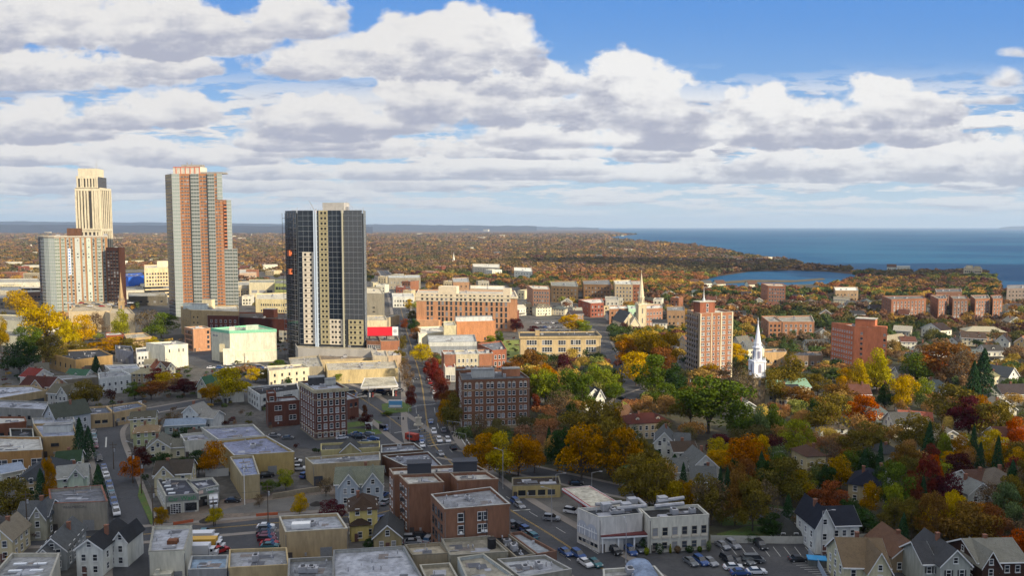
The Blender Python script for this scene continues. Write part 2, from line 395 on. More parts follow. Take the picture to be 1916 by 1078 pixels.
def smooth(pl, it=2):
    for _ in range(it):
        q = [pl[0]]
        for a, c in zip(pl, pl[1:]): q += [(a[0]*.75+c[0]*.25, a[1]*.75+c[1]*.25), (a[0]*.25+c[0]*.75, a[1]*.25+c[1]*.75)]
        pl = q + [pl[-1]]
    return pl
ROADS = []
def road(name, px, hw, lvl, walk=2.2, centre='y', lanes=False, m=asphalt, curb=True):
    pl = dense(smooth(gp(*px))); ROADS.append((pl, hw + (walk if walk else 0)))
    z = .03 + .02*lvl
    b = MB(); strip(b, pl, -hw, hw, z, 0)
    struct(b.build(name, m))
    if walk:
        for sgn in (-1, 1):
            w = MB(); strip(w, pl, sgn*hw if sgn > 0 else -hw-walk, hw+walk if sgn > 0 else -hw, .14 + .003*lvl, 0, 0.0); struct(w.build('sidewalk', sidewalk_m))
    k = MB()
    if centre:
        strip(k, pl, .09, .24, z+.02, 0); strip(k, pl, -.24, -.09, z+.02, 0)
        struct(k.build('centre_line', paint_y if centre == 'y' else paint_w))
    if lanes:
        k = MB()
        for o in (-hw/2, hw/2):
            for i in range(0, len(pl)-1, 3): strip(k, pl[i:i+2], o-.08, o+.08, z+.02)
        struct(k.build('lane_marking', paint_w))
    return pl
ROAD_MAIN = road('avenue', [(1260,1150),(1101,1049),(1025,998),(959,959),(905,920),(862,885),(835,858),(812,835),(800,800),(795,760),(789,715),(779,680),(768,645),(757,605),(748,570),(738,545),(728,522),(716,506)], 8.0, 2, 2.6, lanes=True)
ROAD_W = road('street', [(815,838),(778,822),(740,790),(700,762),(664,738),(625,722),(560,700),(500,676)], 7.0, 1, 2.6)
ROAD_X = road('street', [(-60,1010),(110,1008),(251,1003),(359,993),(500,981),(620,970),(690,966),(735,955)], 5.0, 1, 1.8)
ROAD_L = road('street', [(258,1150),(258,1078),(247,1003),(236,950),(222,905),(207,857),(197,825),(198,805),(222,786),(262,773),(312,764),(380,752),(440,745)], 5.0, 0, 1.8, centre=None)
ROAD_N = road('street', [(835,850),(930,868),(1040,893),(1180,925),(1400,960),(1600,985)], 4.5, 0, 1.6, centre=None)
ROAD_C = road('street', [(1120,800),(1165,760),(1190,735),(1172,715),(1150,690),(1138,665),(1125,640)], 6.0, 0, 1.6, centre=None)
ROAD_G = road('street', [(1180,745),(1260,715),(1275,690),(1260,665),(1245,640)], 5.0, 1, 1.6, centre=None)
ROAD_R = road('street', [(1430,770),(1560,740),(1720,700),(1960,690)], 4.0, 0, 1.4, centre=None)
def patch(name, px, z, m): return sheet(name, gp(*px), z, m)
patch('pavement', [(-200,1400),(1350,1400),(1190,1100),(960,958),(850,850),(830,800),(790,700),(760,610),(730,520),(600,500),(-200,480)], .008, mat('town_paving', (.082,.076,.070), .95, .9, .06, (.040,.041,.036), s2=.5, amt2=.35))
patch('pavement', [(830,800),(1000,760),(1130,700),(1240,640),(1180,560),(960,520),(760,520),(790,650)], .008, mat('town_paving', (.1,.1,.1)))
patch('parking_lot', [(1130,1082),(1200,1032),(1330,1018),(1640,1018),(1700,1090),(1720,1200),(1150,1200)], .10, asphalt2)
patch('parking_lot', [(1125,1060),(1060,1005),(1000,975),(955,945),(945,915),(1060,915),(1180,950),(1180,1040)], .012, mat('worn_forecourt', (.105,.10,.092), .9, .8, .1, (.065,.063,.06)))
patch('parking_lot', [(360,1000),(520,985),(545,1035),(540,1090),(350,1090)], .11, asphalt)
patch('parking_lot', [(500,815),(560,795),(700,800),(765,825),(745,840),(600,842),(505,835)], .11, asphalt)
patch('parking_lot', [(575,745),(700,690),(760,690),(770,745),(745,760),(705,742),(640,735)], .012, asphalt)
patch('dirt_lot', [(285,975),(420,935),(640,905),(700,940),(690,960),(500,972),(380,985)], .09, dirt)
patch('parking_lot', [(372,965),(480,940),(610,925),(640,945),(600,955),(480,960)], .10, mat('worn_forecourt', (.1,.1,.1)))
patch('lawn', [(714,757),(752,752),(770,760),(770,771),(735,774),(715,768)], .16, grass)
patch('lawn', [(649,792),(700,786),(716,792),(690,797),(649,802)], .12, grass)
patch('lawn', [(649,803),(712,804),(724,810),(700,815),(649,815)], .12, grass)
patch('lawn', [(938,637),(975,636),(976,668),(945,670)], .02, mat('sunny_grass', (.16,.19,.04), .95, .6, .2, (.12,.14,.04)))  # brighter copy of the grass, sunlight put into its colour
patch('lawn', [(1340,1000),(1400,985),(1560,985),(1600,1005),(1350,1010)], .02, grass)
patch('lawn', [(1330,960),(1420,940),(1500,955),(1480,980),(1350,985)], .02, grass)
patch('lawn', [(55,985),(78,984),(80,992),(57,994)], .2, grass)
patch('lawn', [(262,905),(290,975),(283,985),(258,930)], .16, grass)
patch('lawn', [(1370,780),(1460,770),(1480,800),(1400,815)], .02, grass)
patch('parking_lot', [(985,600),(1100,600),(1130,640),(1010,645),(960,620)], .05, mat('worn_forecourt', (.1,.1,.1)))
patch('parking_lot', [(385,720),(540,700),(590,722),(500,745),(380,745)], .10, asphalt2)
patch('parking_lot', [(380,690),(300,665),(400,650),(450,690)], .03, asphalt2)
mk = MB()
for i in range(14):
    x = 1360 + i*20; a = at(x, 1043); c = at(x-14, 1025); mk.quad((*a,.125), (a[0]+.14,a[1],.125), (c[0]+.14,c[1],.125), (*c,.125))
for i in range(8):
    a = at(1475 + i*7.5, 1052+i*4); c = at(1535+i*8, 1050+i*4); mk.quad((*a,.125), (*c,.125), (c[0],c[1]+.14,.125), (a[0],a[1]+.14,.125))
struct(mk.build('parking_stripes', paint_w))
mk = MB()
for i in range(9):      # hatched island at the junction
    a = at(782+i*3, 797+i*5.0); c = at(800+i*2.4, 795+i*4.7); mk.quad((*a,.125), (*c,.125), (c[0],c[1]+.5,.125), (a[0],a[1]+.5,.125))
struct(mk.build('junction_hatching', paint_y))
mk = MB()
for (p, q) in (((738,811),(785,804)), ((800,836),(857,829)), ((960,957),(992,955)), ((858,815),(872,835)), ((866,814),(880,834)), ((775,760),(815,757)), ((199,819),(198,838))):
    a, c = at(*p), at(*q); L = hypot(c[0]-a[0], c[1]-a[1]); nx, ny = -(c[1]-a[1])/L*.25, (c[0]-a[0])/L*.25
    mk.quad((a[0]-nx,a[1]-ny,.126), (c[0]-nx,c[1]-ny,.126), (c[0]+nx,c[1]+ny,.126), (a[0]+nx,a[1]+ny,.126))
struct(mk.build('stop_line', paint_w))
# ---------------- buildings: kit ----------------
FOOT = []; VIS = []                                     # footprints, kept clear of trees
frame_dark = mat('window_frame_dark', (.05, .05, .05), .6)
frame_white = mat('window_frame_white', (.62, .62, .60), .6)
frame_tan = mat('window_frame_tan', (.34, .31, .25), .7)
stone_trim = mat('stone_trim', (.46, .42, .34), .85, .4, .6)
WM = {}
def win_mesh(w, h, style):
    k = (round(w, 2), round(h, 2), style)
    if k in WM: return WM[k]
    b = MB(); fr, gl, bar = .09, -.03, .08
    x0, x1 = -w/2, w/2
    def piece(a, c, d, e, y=-fr, m=0): b.box(a, c, y, .03, d, e, m)
    b.quad((x0, gl, 0), (x1, gl, 0), (x1, gl, h), (x0, gl, h), 1)
    if style == 'bare':
        piece(x0-.12, x1+.12, -.22, -.06, -.14)
    else:
        piece(x0-.10, x0, -.10, h+.12); piece(x1, x1+.10, -.10, h+.12); piece(x0, x1, h, h+.14); piece(x0-.14, x1+.14, -.22, -.02, -.18)
        piece(x0, x1, h/2-bar/2, h/2+bar/2, -.06)
        if style == 'pair' or w > 1.8: piece(-.07, .07, 0, h, -.07)
        if style == 'shutter': piece(x0-.5, x0-.14, 0, h, -.07, 2); piece(x1+.14, x1+.5, 0, h, -.07, 2)
        if w > 3.2: 
            for q in (-.25, .25): piece(q*w-.05, q*w+.05, 0, h, -.06)
        if style == 'arch': 
            b.poly([(x0-.1, -.10, h+.1)] + [((w/2+.1)*cos(pi-pi*i/6), -.10, h+.1+(w/2+.1)*sin(pi*i/6)) for i in range(1, 6)][0:0] + [((w/2+.12)*cos(pi*i/6), -.10, h+.1+(w/2+.12)*sin(pi*i/6)) for i in range(0, 7)], 0)
    mats = {'tan': [frame_tan, pane], 'dark': [frame_dark, pane], 'bare': [stone_trim, pane]}.get(style, [frame_white, pane])
    if style == 'shutter': mats = [frame_white, pane, frame_dark]
    me = b.mesh('window', mats); WM[k] = (me, b); return WM[k]

def edge_frame(poly, e):
    P, Q = poly[e], poly[(e+1) % len(poly)]; dx, dy = Q[0]-P[0], Q[1]-P[1]; L = hypot(dx, dy)
    return P, (dx/L, dy/L), L, atan2(dy, dx)
def loc_poly(foot):
    o = foot[0]; a = atan2(foot[1][1]-o[1], foot[1][0]-o[0]); c, s_ = cos(a), sin(a)
    return o, a, [((p[0]-o[0])*c + (p[1]-o[1])*s_, -(p[0]-o[0])*s_ + (p[1]-o[1])*c) for p in foot]
def inset(poly, d):
    n = len(poly); out = []
    for i in range(n):
        a, b_, c = poly[i-1], poly[i], poly[(i+1) % n]
        d1 = (b_[0]-a[0], b_[1]-a[1]); d2 = (c[0]-b_[0], c[1]-b_[1]); l1, l2 = hypot(*d1) or 1, hypot(*d2) or 1
        n1 = (-d1[1]/l1, d1[0]/l1); n2 = (-d2[1]/l2, d2[0]/l2); mx, my = n1[0]+n2[0], n1[1]+n2[1]; k = (mx*n1[0]+my*n1[1]) or 1
        k = max(k, .35); out.append((b_[0]+mx/k*d, b_[1]+my/k*d))
    return out
def put_windows(root, poly, specs, cap=100, name='window'):
    todo = []
    for (e, cols, rows, w, h, z0, dz, t0, t1, style) in specs:
        P, d, L, a = edge_frame(poly, e)
        ts = cols if isinstance(cols, (list, tuple)) else [t0 + (t1-t0)*(i+.5)/cols for i in range(cols)]
        for r in range(rows):
            for t in ts: todo.append((e, w, h, style, P[0]+d[0]*L*t, P[1]+d[1]*L*t, z0+r*dz, a))
    lim = cap
    for (e, w, h, style, x, y, z, a) in todo[:lim]:
        o = link(name, win_mesh(w, h, style)[0], root, (x, y, z), a)
    rest = todo[lim:]
    if rest:
        B = MB(); mats = win_mesh(rest[0][1], rest[0][2], rest[0][3])[0].materials[:]
        for (e, w, h, style, x, y, z, a) in rest:
            b = win_mesh(w, h, style)[1]; i = len(B.v); c, s_ = cos(a), sin(a)
            B.v += [(x+p[0]*c-p[1]*s_, y+p[0]*s_+p[1]*c, z+p[2]) for p in b.v]; B.f += [tuple(i+k for k in f) for f in b.f]; B.m += [min(q, len(mats)-1) for q in b.m]
        o = B.build(name, mats, root); o['kind'] = 'stuff'
def rooftop(root, poly, h, seed, n_units=2, n_vents=4, big=1.0):
    R = random.Random(seed); cx = sum(p[0] for p in poly)/len(poly); cy = sum(p[1] for p in poly)/len(poly)
    def rp(k=.62):
        q = R.choice(poly); t = R.uniform(.05, k); j = R.choice(poly); q = ((q[0]+j[0])/2, (q[1]+j[1])/2); return cx+(q[0]-cx)*t, cy+(q[1]-cy)*t
    for i in range(n_units):
        x, y = rp(); b = MB(); w, d, z = R.uniform(1.2, 2.4)*big, R.uniform(1, 1.8)*big, R.uniform(.9, 1.5)*big
        b.box(-w/2, w/2, -d/2, d/2, .15, z); b.box(-w/2+.1, -w/2+.25, -d/2+.1, d/2-.1, 0, .2); b.box(w/2-.25, w/2-.1, -d/2+.1, d/2-.1, 0, .2)
        b.cyl(0, 0, z, z+.18, min(w, d)*.34, n=10, m=1); b.build('rooftop_unit', [metal_g, dark_m], root, (x, y, h), R.choice((0, pi/2)))
    for i in range(n_vents):
        x, y = rp(.85); b = MB(); b.cyl(0, 0, 0, R.uniform(.6, 1.1), .14, n=7); b.cyl(0, 0, .7, 1.0, .26, .10, n=7); b.build('roof_vent', [metal_g], root, (x, y, h))
def patches(root, poly, h, seed, roofc):
    R = random.Random(seed+77); W_ = poly[1][0]; D_ = max(p[1] for p in poly); c = lin(roofc) if isinstance(roofc, str) else (.3,.3,.32); pin = inset(poly, 1.2); k = 0; MS = [mat('patch_pale', (.30,.31,.34), .8, .6, .6), mat('patch_dark', (.10,.105,.12), .9, .6, .6), mat('patch_brown', (.17,.15,.14), .9, .7, .8)]
    for i in range(60):
        if k >= 5: break
        w, d = R.uniform(.8, 5), R.uniform(.5, 3); x, y = R.uniform(0, W_), R.uniform(0, D_)
        if not all(inside(q, r_, pin) for q, r_ in ((x-w/2, y-d/2), (x+w/2, y-d/2), (x+w/2, y+d/2), (x-w/2, y+d/2))): continue
        z = h + .02 + .012*k; b = MB(); b.box(x-w/2, x+w/2, y-d/2, y+d/2, h-.05, z); b.build('roof_patch', MS[k % 3], root); k += 1
    n = 0
    for i in range(int(2 + W_*D_/120)):
        x, y = R.uniform(.5, W_-.5), R.uniform(.5, D_-.5)
        if not inside(x, y, pin): continue
        q = R.random(); n += 1; b = MB()
        if q < .5: b.cyl(x, y, h, h+R.uniform(.4, 1.3), .07, n=5)
        elif q < .75: b.box(x-.45, x+.45, y-.45, y+.45, h, h+.4)
        else: L = R.uniform(1.5, 4); b.box(x-L/2, x+L/2, y-.1, y+.1, h+.12, h+.3)
        b.build('roof_pipe' if q < .5 or q >= .75 else 'roof_hatch', metal_g, root)
def bil(p, tx, ty):
    if len(p) != 4: return p[1][0]*tx, max(q[1] for q in p)*ty
    return tuple((p[0][i]*(1-tx)+p[1][i]*tx)*(1-ty)+(p[3][i]*(1-tx)+p[2][i]*tx)*ty for i in (0, 1))
def inside(x, y, P):
    c = False; j = len(P)-1
    for i in range(len(P)):
        if (P[i][1] > y) != (P[j][1] > y) and x < (P[j][0]-P[i][0])*(y-P[i][1])/(P[j][1]-P[i][1])+P[i][0]: c = not c
        j = i
    return c
def bld(name, label, foot, h, wall, roof, wins=(), cat='building', group=None, par=.7, coping=None, units=1, vents=3, seed=None, z0=0.0, base=None, cornice=None, bands=(), cap=100, fixed=True, pent=None, clear=True):
    FOOT.append(foot); VIS.append((foot, h, .16))
    o, a, poly = loc_poly(foot); root = empty(name, (o[0], o[1], 0), a)
    wm = wall if not isinstance(wall, str) else wallm(wall); rm = roof if not isinstance(roof, str) else roofm(roof)
    b = MB(); inn = inset(poly, .35)
    n = len(poly); H = h + par
    b.ring(poly, inn, z0, H); b.build('wall', wm, root)
    r = MB(); r.poly([(p[0], p[1], h) for p in inset(poly, .3)]); r.build('roof', rm, root)
    if coping is not None:
        c = MB(); c.ring(inset(poly, -.05), inset(poly, .38), H, H+.10); c.build('coping', coping if not isinstance(coping, str) else mat('coping_'+coping[1:], mute(lin(coping), .7, .62), .8, .5, .8), root)
    if cornice: 
        c = MB(); c.ring(inset(poly, -.55), inset(poly, -.004), h-.5, H+.02); c.build('cornice', cornice if not isinstance(cornice, str) else wallm(cornice, 'trim'), root)
    for (zb, th, cm) in bands:
        c = MB(); c.ring(inset(poly, -.09), inset(poly, -.003), zb, zb+th); c.build('string_course', wallm(cm, 'trim') if isinstance(cm, str) else cm, root)
    if base:
        c = MB(); c.ring(inset(poly, -.12), inset(poly, -.003), z0, base[0]); c.build('base_course', wallm(base[1], 'trim'), root)
    put_windows(root, poly, wins, cap)
    rooftop(root, poly, h, seed if seed is not None else hash(label) % 9999, units, vents)
    if o[1] < 620 and h < 30: patches(root, poly, h, len(label), roof)
    if o[1] < 620 and h < 22 and z0 == 0:
        R = random.Random(len(label)*7+int(h*3)); Wd_ = poly[1][0]
        if Wd_ > 6:
            panel(root, poly, 0, .03, .03+1.1/Wd_, .02, 2.15, mat('door_dark', (.06, .05, .045), .6), 'door', .06, .12)
            for t in (.002, .985): panel(root, poly, 0, t, t+.14/Wd_, .02, h, mat('downpipe_grey', (.16, .155, .15), .6), 'downpipe', .12, .12)
            if not wins and R.random() < .7: panel(root, poly, 0, .55, .55+2.8/Wd_, .02, 2.9, mat('roller_shutter', (.22, .225, .23), .6, .5, 3.0), 'roller_shutter', .05, .12)
            m_ = MB(); m_.box(0, .5, -.35, 0, 0, .7); m_.build('meter_box', metal_g, root, (Wd_*.3, 0, 1.2))
    for p in (pent or ()):                        # (t_x, t_y, w, d, height, colour)
        tx, ty, w, d, z, cc = p; bx, by = bil(poly, tx, ty)
        q = MB(); q.box(-w/2, w/2, -d/2, d/2, 0, z); pp = q.build('penthouse', wallm(cc), root, (bx, by, h))
        q = MB(); q.box(-w/2-.15, w/2+.15, -d/2-.15, d/2+.15, z, z+.25); q.build('penthouse_roof', roofm('#8f93a0'), pp)
    tag(root, label, cat, group, fixed); return root, poly
def Q(h, *px): return [at(p[0], p[1], h) for p in px]
def BX(h, fl, fr, depth):                     # front roof edge in the photo + depth in metres
    a, b = at(*fl, h), at(*fr, h); L = hypot(b[0]-a[0], b[1]-a[1]); nx, ny = -(b[1]-a[1])/L*depth, (b[0]-a[0])/L*depth
    return [a, b, (b[0]+nx, b[1]+ny), (a[0]+nx, a[1]+ny)]
def BG(fl, fr, depth):                        # front ground edge
    a, b = at(*fl), at(*fr); L = hypot(b[0]-a[0], b[1]-a[1]); nx, ny = -(b[1]-a[1])/L*depth, (b[0]-a[0])/L*depth
    return [a, b, (b[0]+nx, b[1]+ny), (a[0]+nx, a[1]+ny)]
def text_part(txt, size, m, root, loc, rz, tilt=pi/2, name='lettering', ext=.03, xs=1.0):
    cu = bpy.data.curves.new(name, 'FONT'); cu.body = txt; cu.size = size; cu.extrude = ext; cu.align_x = 'CENTER'; cu.align_y = 'CENTER'
    tmp = bpy.data.objects.new(name + '_tmp', cu); me = bpy.data.meshes.new_from_object(tmp); bpy.data.objects.remove(tmp)
    me.materials.clear(); me.materials.append(m); o = link(name, me, root, loc); o.rotation_euler = (tilt, 0, rz); o.scale = (xs, 1, 1); return o
def panel(root, poly, e, t0, t1, z0, z1, m, name, out=.10, thick=.12):
    P, d, L, a = edge_frame(poly, e); b = MB(); b.box(0, (t1-t0)*L, -out, -out+thick, 0, z1-z0)
    return b.build(name, m, root, (P[0]+d[0]*L*t0, P[1]+d[1]*L*t0, z0), a)
def door(root, poly, e, t, w, h, m, name='door'):
    return panel(root, poly, e, t, t + w/edge_frame(poly, e)[2], .02, h, m, name, .07, .12)

# ---------------- houses ----------------
def gable_roof(b, x0, x1, y0, y1, z, rise, axis, oh=.45, th=.16, m=0):
    if axis == 'x':    # ridge along x
        ym = (y0+y1)/2
        for (ya_, yb_) in ((y0-oh, ym), (y1+oh, ym)):
            za = z - oh*rise/((y1-y0)/2)
            P = [(x0-oh, ya_, za), (x1+oh, ya_, za), (x1+oh, yb_, z+rise), (x0-oh, yb_, z+rise)]
            if ya_ > yb_: P = [P[1], P[0], P[3], P[2]]
            slab(b, P, th, m)
    else:
        xm = (x0+x1)/2
        for (xa, xb) in ((x0-oh, xm), (x1+oh, xm)):
            za = z - oh*rise/((x1-x0)/2)
            P = [(xa, y1+oh, za), (xa, y0-oh, za), (xb, y0-oh, z+rise), (xb, y1+oh, z+rise)]
            if xa > xb: P = [P[1], P[0], P[3], P[2]]
            slab(b, P, th, m)
def slab(b, P, th, m=0):
    i = len(b.v); b.v += [tuple(p) for p in P] + [(p[0], p[1], p[2]+th) for p in P]
    n = len(P); b.f.append(tuple(i+n+k for k in range(n))); b.m.append(m); b.f.append(tuple(i+k for k in range(n))[::-1]); b.m.append(m)
    for k in range(n): b.f.append((i+k, i+(k+1)%n, i+n+(k+1)%n, i+n+k)); b.m.append(m)
def hip_roof(b, x0, x1, y0, y1, z, rise, oh=.5, m=0):
    x0, x1, y0, y1 = x0-oh, x1+oh, y0-oh, y1+oh; w, d = x1-x0, y1-y0
    if w >= d: A, B = (x0+d/2*.9, (y0+y1)/2, z+rise), (x1-d/2*.9, (y0+y1)/2, z+rise)
    else: A, B = ((x0+x1)/2, y0+w/2*.9, z+rise), ((x0+x1)/2, y1-w/2*.9, z+rise)
    c = [(x0,y0,z),(x1,y0,z),(x1,y1,z),(x0,y1,z)]
    if w >= d:
        b.poly([c[0],c[1],B,A],m); b.poly([c[1],c[2],B],m); b.poly([c[2],c[3],A,B],m); b.poly([c[3],c[0],A],m)
    else:
        b.poly([c[0],c[1],A],m); b.poly([c[1],c[2],B,A],m); b.poly([c[2],c[3],B],m); b.poly([c[3],c[0],A,B],m)
    b.poly([(p[0],p[1],z-.02) for p in c][::-1],m)
def wing(root, x0, x1, y0, y1, he, rise, axis, wall, roofc, trim=True, sk=''):
    b = MB(); b.prism([(x0,y0),(x1,y0),(x1,y1),(x0,y1)], 0, he, cap=False)
    if axis == 'x':
        ym = (y0+y1)/2; b.poly([(x0,y1,he),(x0,y0,he),(x0,ym,he+rise)]); b.poly([(x1,y0,he),(x1,y1,he),(x1,ym,he+rise)])
    elif axis == 'y':
        xm = (x0+x1)/2; b.poly([(x0,y0,he),(x1,y0,he),(xm,y0,he+rise)]); b.poly([(x1,y1,he),(x0,y1,he),(xm,y1,he+rise)])
    b.build('wall', wallm(wall, 'siding'), root)
    r = MB()
    if axis == 'hip': hip_roof(r, x0, x1, y0, y1, he, rise)
    else: gable_roof(r, x0, x1, y0, y1, he, rise, axis)
    ro = r.build('roof', shingle(roofc), root)
    if trim and axis != 'hip':
        t_ = MB(); 
        if axis == 'y':
            w = (x1-x0)/2; xm = (x0+x1)/2; k = .45
            for sx in (-1, 1):
                e, r0 = (xm+sx*(w+k), y0-k-.06, he-k*rise/w), (xm, y0-k-.06, he+rise)
                P = [e, r0, (r0[0], r0[1], r0[2]+.02), (e[0], e[1], e[2]+.02)]
                t_.quad((e[0], e[1], e[2]-.2), (r0[0], r0[1], r0[2]-.2), (r0[0], r0[1], r0[2]+.17), (e[0], e[1], e[2]+.17))
        else:
            t_.box(x0-.45, x1+.45, y0-.56, y0-.47, he-.42-.45*rise/((y1-y0)/2)+.3, he-.45*rise/((y1-y0)/2)+.16)
            w = (y1-y0)/2; ym = (y0+y1)/2; k = .45
            for xs in (x0-k-.06, x1+k+.06):
                for sy in (-1, 1):
                    e, r0 = (xs, ym+sy*(w+k), he-k*rise/w), (xs, ym, he+rise)
                    t_.quad((e[0], e[1], e[2]-.2), (r0[0], r0[1], r0[2]-.2), (r0[0], r0[1], r0[2]+.17), (e[0], e[1], e[2]+.17))
        t_.build('trim', white, root)
    return ro
def house(label, fl, fr, h, depth, rise=2.6, axis='x', wall='#e6e4dc', roof='#55565a', chim=1, wins=None, wingspec=None, porch=False, dorm=0, seed=1, ground=False, name='house', style='std', cat='house', group=None, fixed=True, rz=None):
    """fl, fr = eave corners of the front wall in the photo at height h"""
    foot = BG(fl, fr, depth) if ground else BX(h, fl, fr, depth); FOOT.append(foot); VIS.append((foot, h+rise, .34 if fixed else .92))
    o, a, poly = loc_poly(foot); w = poly[1][0]; R = random.Random(seed)
    root = empty(name, (o[0], o[1], 0), a)
    ro = wing(root, 0, w, 0, depth, h, rise, axis, wall, roof)
    st = max(1, int(round(h/2.9))); nx = max(1, int(w/2.7)); ny = max(1, int(depth/3.2))
    sp_ = [(0, nx, st, .95, 1.45, .95, 2.75, .06, .94, style), (1, ny, st, .95, 1.45, .95, 2.75, .06, .94, style), (3, ny, st, .95, 1.45, .95, 2.75, .06, .94, style)]
    put_windows(root, [(0,0),(w,0),(w,depth),(0,depth)], sp_)
    if axis == 'y': link('window', win_mesh(.9, 1.2, 'std')[0], root, (w/2, 0, h+.35))
    if axis == 'x' and rise > 2: link('window', win_mesh(.8, 1.1, 'std')[0], root, (w, depth/2, h+.3), pi/2); link('window', win_mesh(.8, 1.1, 'std')[0], root, (0, depth/2, h+.3), -pi/2)
    if chim:
        c = MB(); hh = h + rise + R.uniform(.5, 1.2); x, y = w*R.uniform(.25, .75), depth*R.uniform(.4, .65)
        c.box(x-.4, x+.4, y-.35, y+.35, h, hh); c.box(x-.48, x+.48, y-.43, y+.43, hh, hh+.15); c.build('chimney', wallm('#8a5a48', 'brick'), ro)
    if wingspec:
        (x0, x1, y0, y1, he, ri, ax) = wingspec; wing(root, x0*w, x1*w, y0, y1, he, ri, ax, wall, roof)
        ww = (x1-x0)*w; put_windows(root, [(x0*w, y0), (x1*w, y0), (x1*w, y1), (x0*w, y1)], [(0, max(1, int(ww/2.4)), max(1, int(he/2.9)), .9, 1.4, .95, 2.75, .1, .9, style)])
        if ax == 'y': link('window', win_mesh(.8, 1.1, 'std')[0], root, ((x0+x1)/2*w, y0, he+.25))
    if porch:
        b = MB(); slab(b, [(w*.08, -2.4, 2.5), (w*.92, -2.4, 2.5), (w*.92, -.01, 3.0), (w*.08, -.01, 3.0)], .14); b.build('porch_roof', shingle(roof), root)
        for x in (w*.1, w*.37, w*.63, w*.9):
            b = MB(); b.box(x-.09, x+.09, -2.3, -2.12, 0, 2.55); b.build('porch_post', white, root)
    for i in range(dorm):
        x = w*(i+.5+.0)/dorm; b = MB(); yd = depth*.16; zt = h + rise*.85
        b.box(x-.8, x+.8, yd, depth*.42, h+.1, h+1.55); b.poly([(x-.8, yd, h+1.55), (x+.8, yd, h+1.55), (x, yd, h+2.2)]); dm = b.build('dormer', wallm(wall, 'siding'), ro)
        r = MB(); gable_roof(r, x-.8, x+.8, yd, depth*.44, h+1.55, .65, 'y', .2, .08); r.build('dormer_roof', shingle(roof), dm)
        link('window', win_mesh(.8, .95, 'std')[0], root, (x, yd, h+.45))
    d = MB(); x = w*R.choice((.3, .5, .62)); d.box(x-.5, x+.5, -.09, .03, .05, 2.1); d.build('door', mat('door_paint', (.12, .06, .05), .6), root)
    tag(root, label, cat, group, fixed); return root
# ================= the towers =================
def bay_grid(root, poly, e, t0, t1, z0, z1, fl, gm, slabm, name, out=.25, div=1.6, sp=.42):
    """a window-wall bay: glass, a slab line at each floor, mullions"""
    P, d, L, a = edge_frame(poly, e); w = (t1-t0)*L; b = MB(); n = int(round((z1-z0)/fl)); fh = (z1-z0)/n
    b.box(0, w, -out, .05, 0, z1-z0, 0)
    for i in range(n+1): b.box(-.03, w+.03, -out-.12, -out+.02, max(0, i*fh-sp/2), min(z1-z0, i*fh+sp/2), 1)
    k = max(1, int(w/div))
    for i in range(k+1): b.box(w*i/k-.05, w*i/k+.05, -out-.06, -out+.02, 0.01, z1-z0-.01, 1)
    return b.build(name, [gm, slabm], root, (P[0]+d[0]*L*t0, P[1]+d[1]*L*t0, z0), a)
def tower_root(foot, name):
    FOOT.append(foot); VIS.append((foot, 90, .08)); o, a, poly = loc_poly(foot); return empty(name, (o[0], o[1], 0), a), poly
slab_grey = mat('slab_edge_grey', (.20, .22, .24), .7, .3, .5)
slab_white = mat('slab_edge_white', (.50, .50, .47), .7, .3, .5)
# under construction: dark glass
tf = gp((561,676),(683,680),(687,667),(668,661),(552,661),(540,670))
t3, P3 = tower_root(tf, 'tower_under_construction'); H3 = 88.0
b = MB(); b.prism(P3, 0, H3, cap=True); b.build('core_wall', mat('dark_facade', (.030,.035,.042), .35, .3, .3, spec=.5), t3)
FL3 = 3.05; nfl = 26; zb = 10.5; zt = zb + nfl*FL3
def gbay(e, t0, t1, f0, f1, m=dark_glass, sl=slab_grey, div=2.6, sp=.20): return bay_grid(t3, P3, e, t0, t1, zb+f0*FL3, zb+f1*FL3, FL3, m, sl, 'glass_bay', .3, div, sp)
gbay(0, .015, .255, 18, 26); gbay(0, .015, .075, 0, 18); gbay(0, .31, .335, 0, 26, sp=.1); gbay(0, .475, .67, 5, 26); gbay(0, .715, .985, 5, 26)
for e in (1, 4, 5): gbay(e, .03, .97, 0, 26, sp=.16)
tan_p = mat('sheathing_tan', (.40, .345, .20), .9, .4, .8, (.30, .26, .15)); cream_p = mat('sheathing_cream', (.66, .58, .45), .9, .35, .8, (.52, .45, .34))
def sheath(t0, t1, f0, f1, m):
    P, d, L, a = edge_frame(P3, 0); b = MB(); w = (t1-t0)*L; n = f1-f0
    b.box(0, w, -.34, .02, 0, n*FL3, 0)
    for i in range(n): b.box(0, w, -.40, -.33, i*FL3-.06, i*FL3+.10, 1)
    o = b.build('sheathing_panel', [m, frame_dark], t3, (P[0]+d[0]*L*t0, P[1]+d[1]*L*t0, zb+f0*FL3), a); return o
sheath(.075, .255, 0, 18, cream_p); sheath(.335, .475, 3, 26, tan_p); sheath(.335, .475, 0, 3, tan_p); sheath(.475, .67, 0, 5, cream_p); sheath(.76, .985, 0, 5, tan_p)
WM3 = MB(); WM3.box(-.62, .62, -.42, 0, 0, 1.35); w3 = WM3.mesh('window', [mat('raw_window', (.018,.018,.02), .4)])
Pq, dq, Lq, aq = edge_frame(P3, 0); cnt = 0; REST = MB()
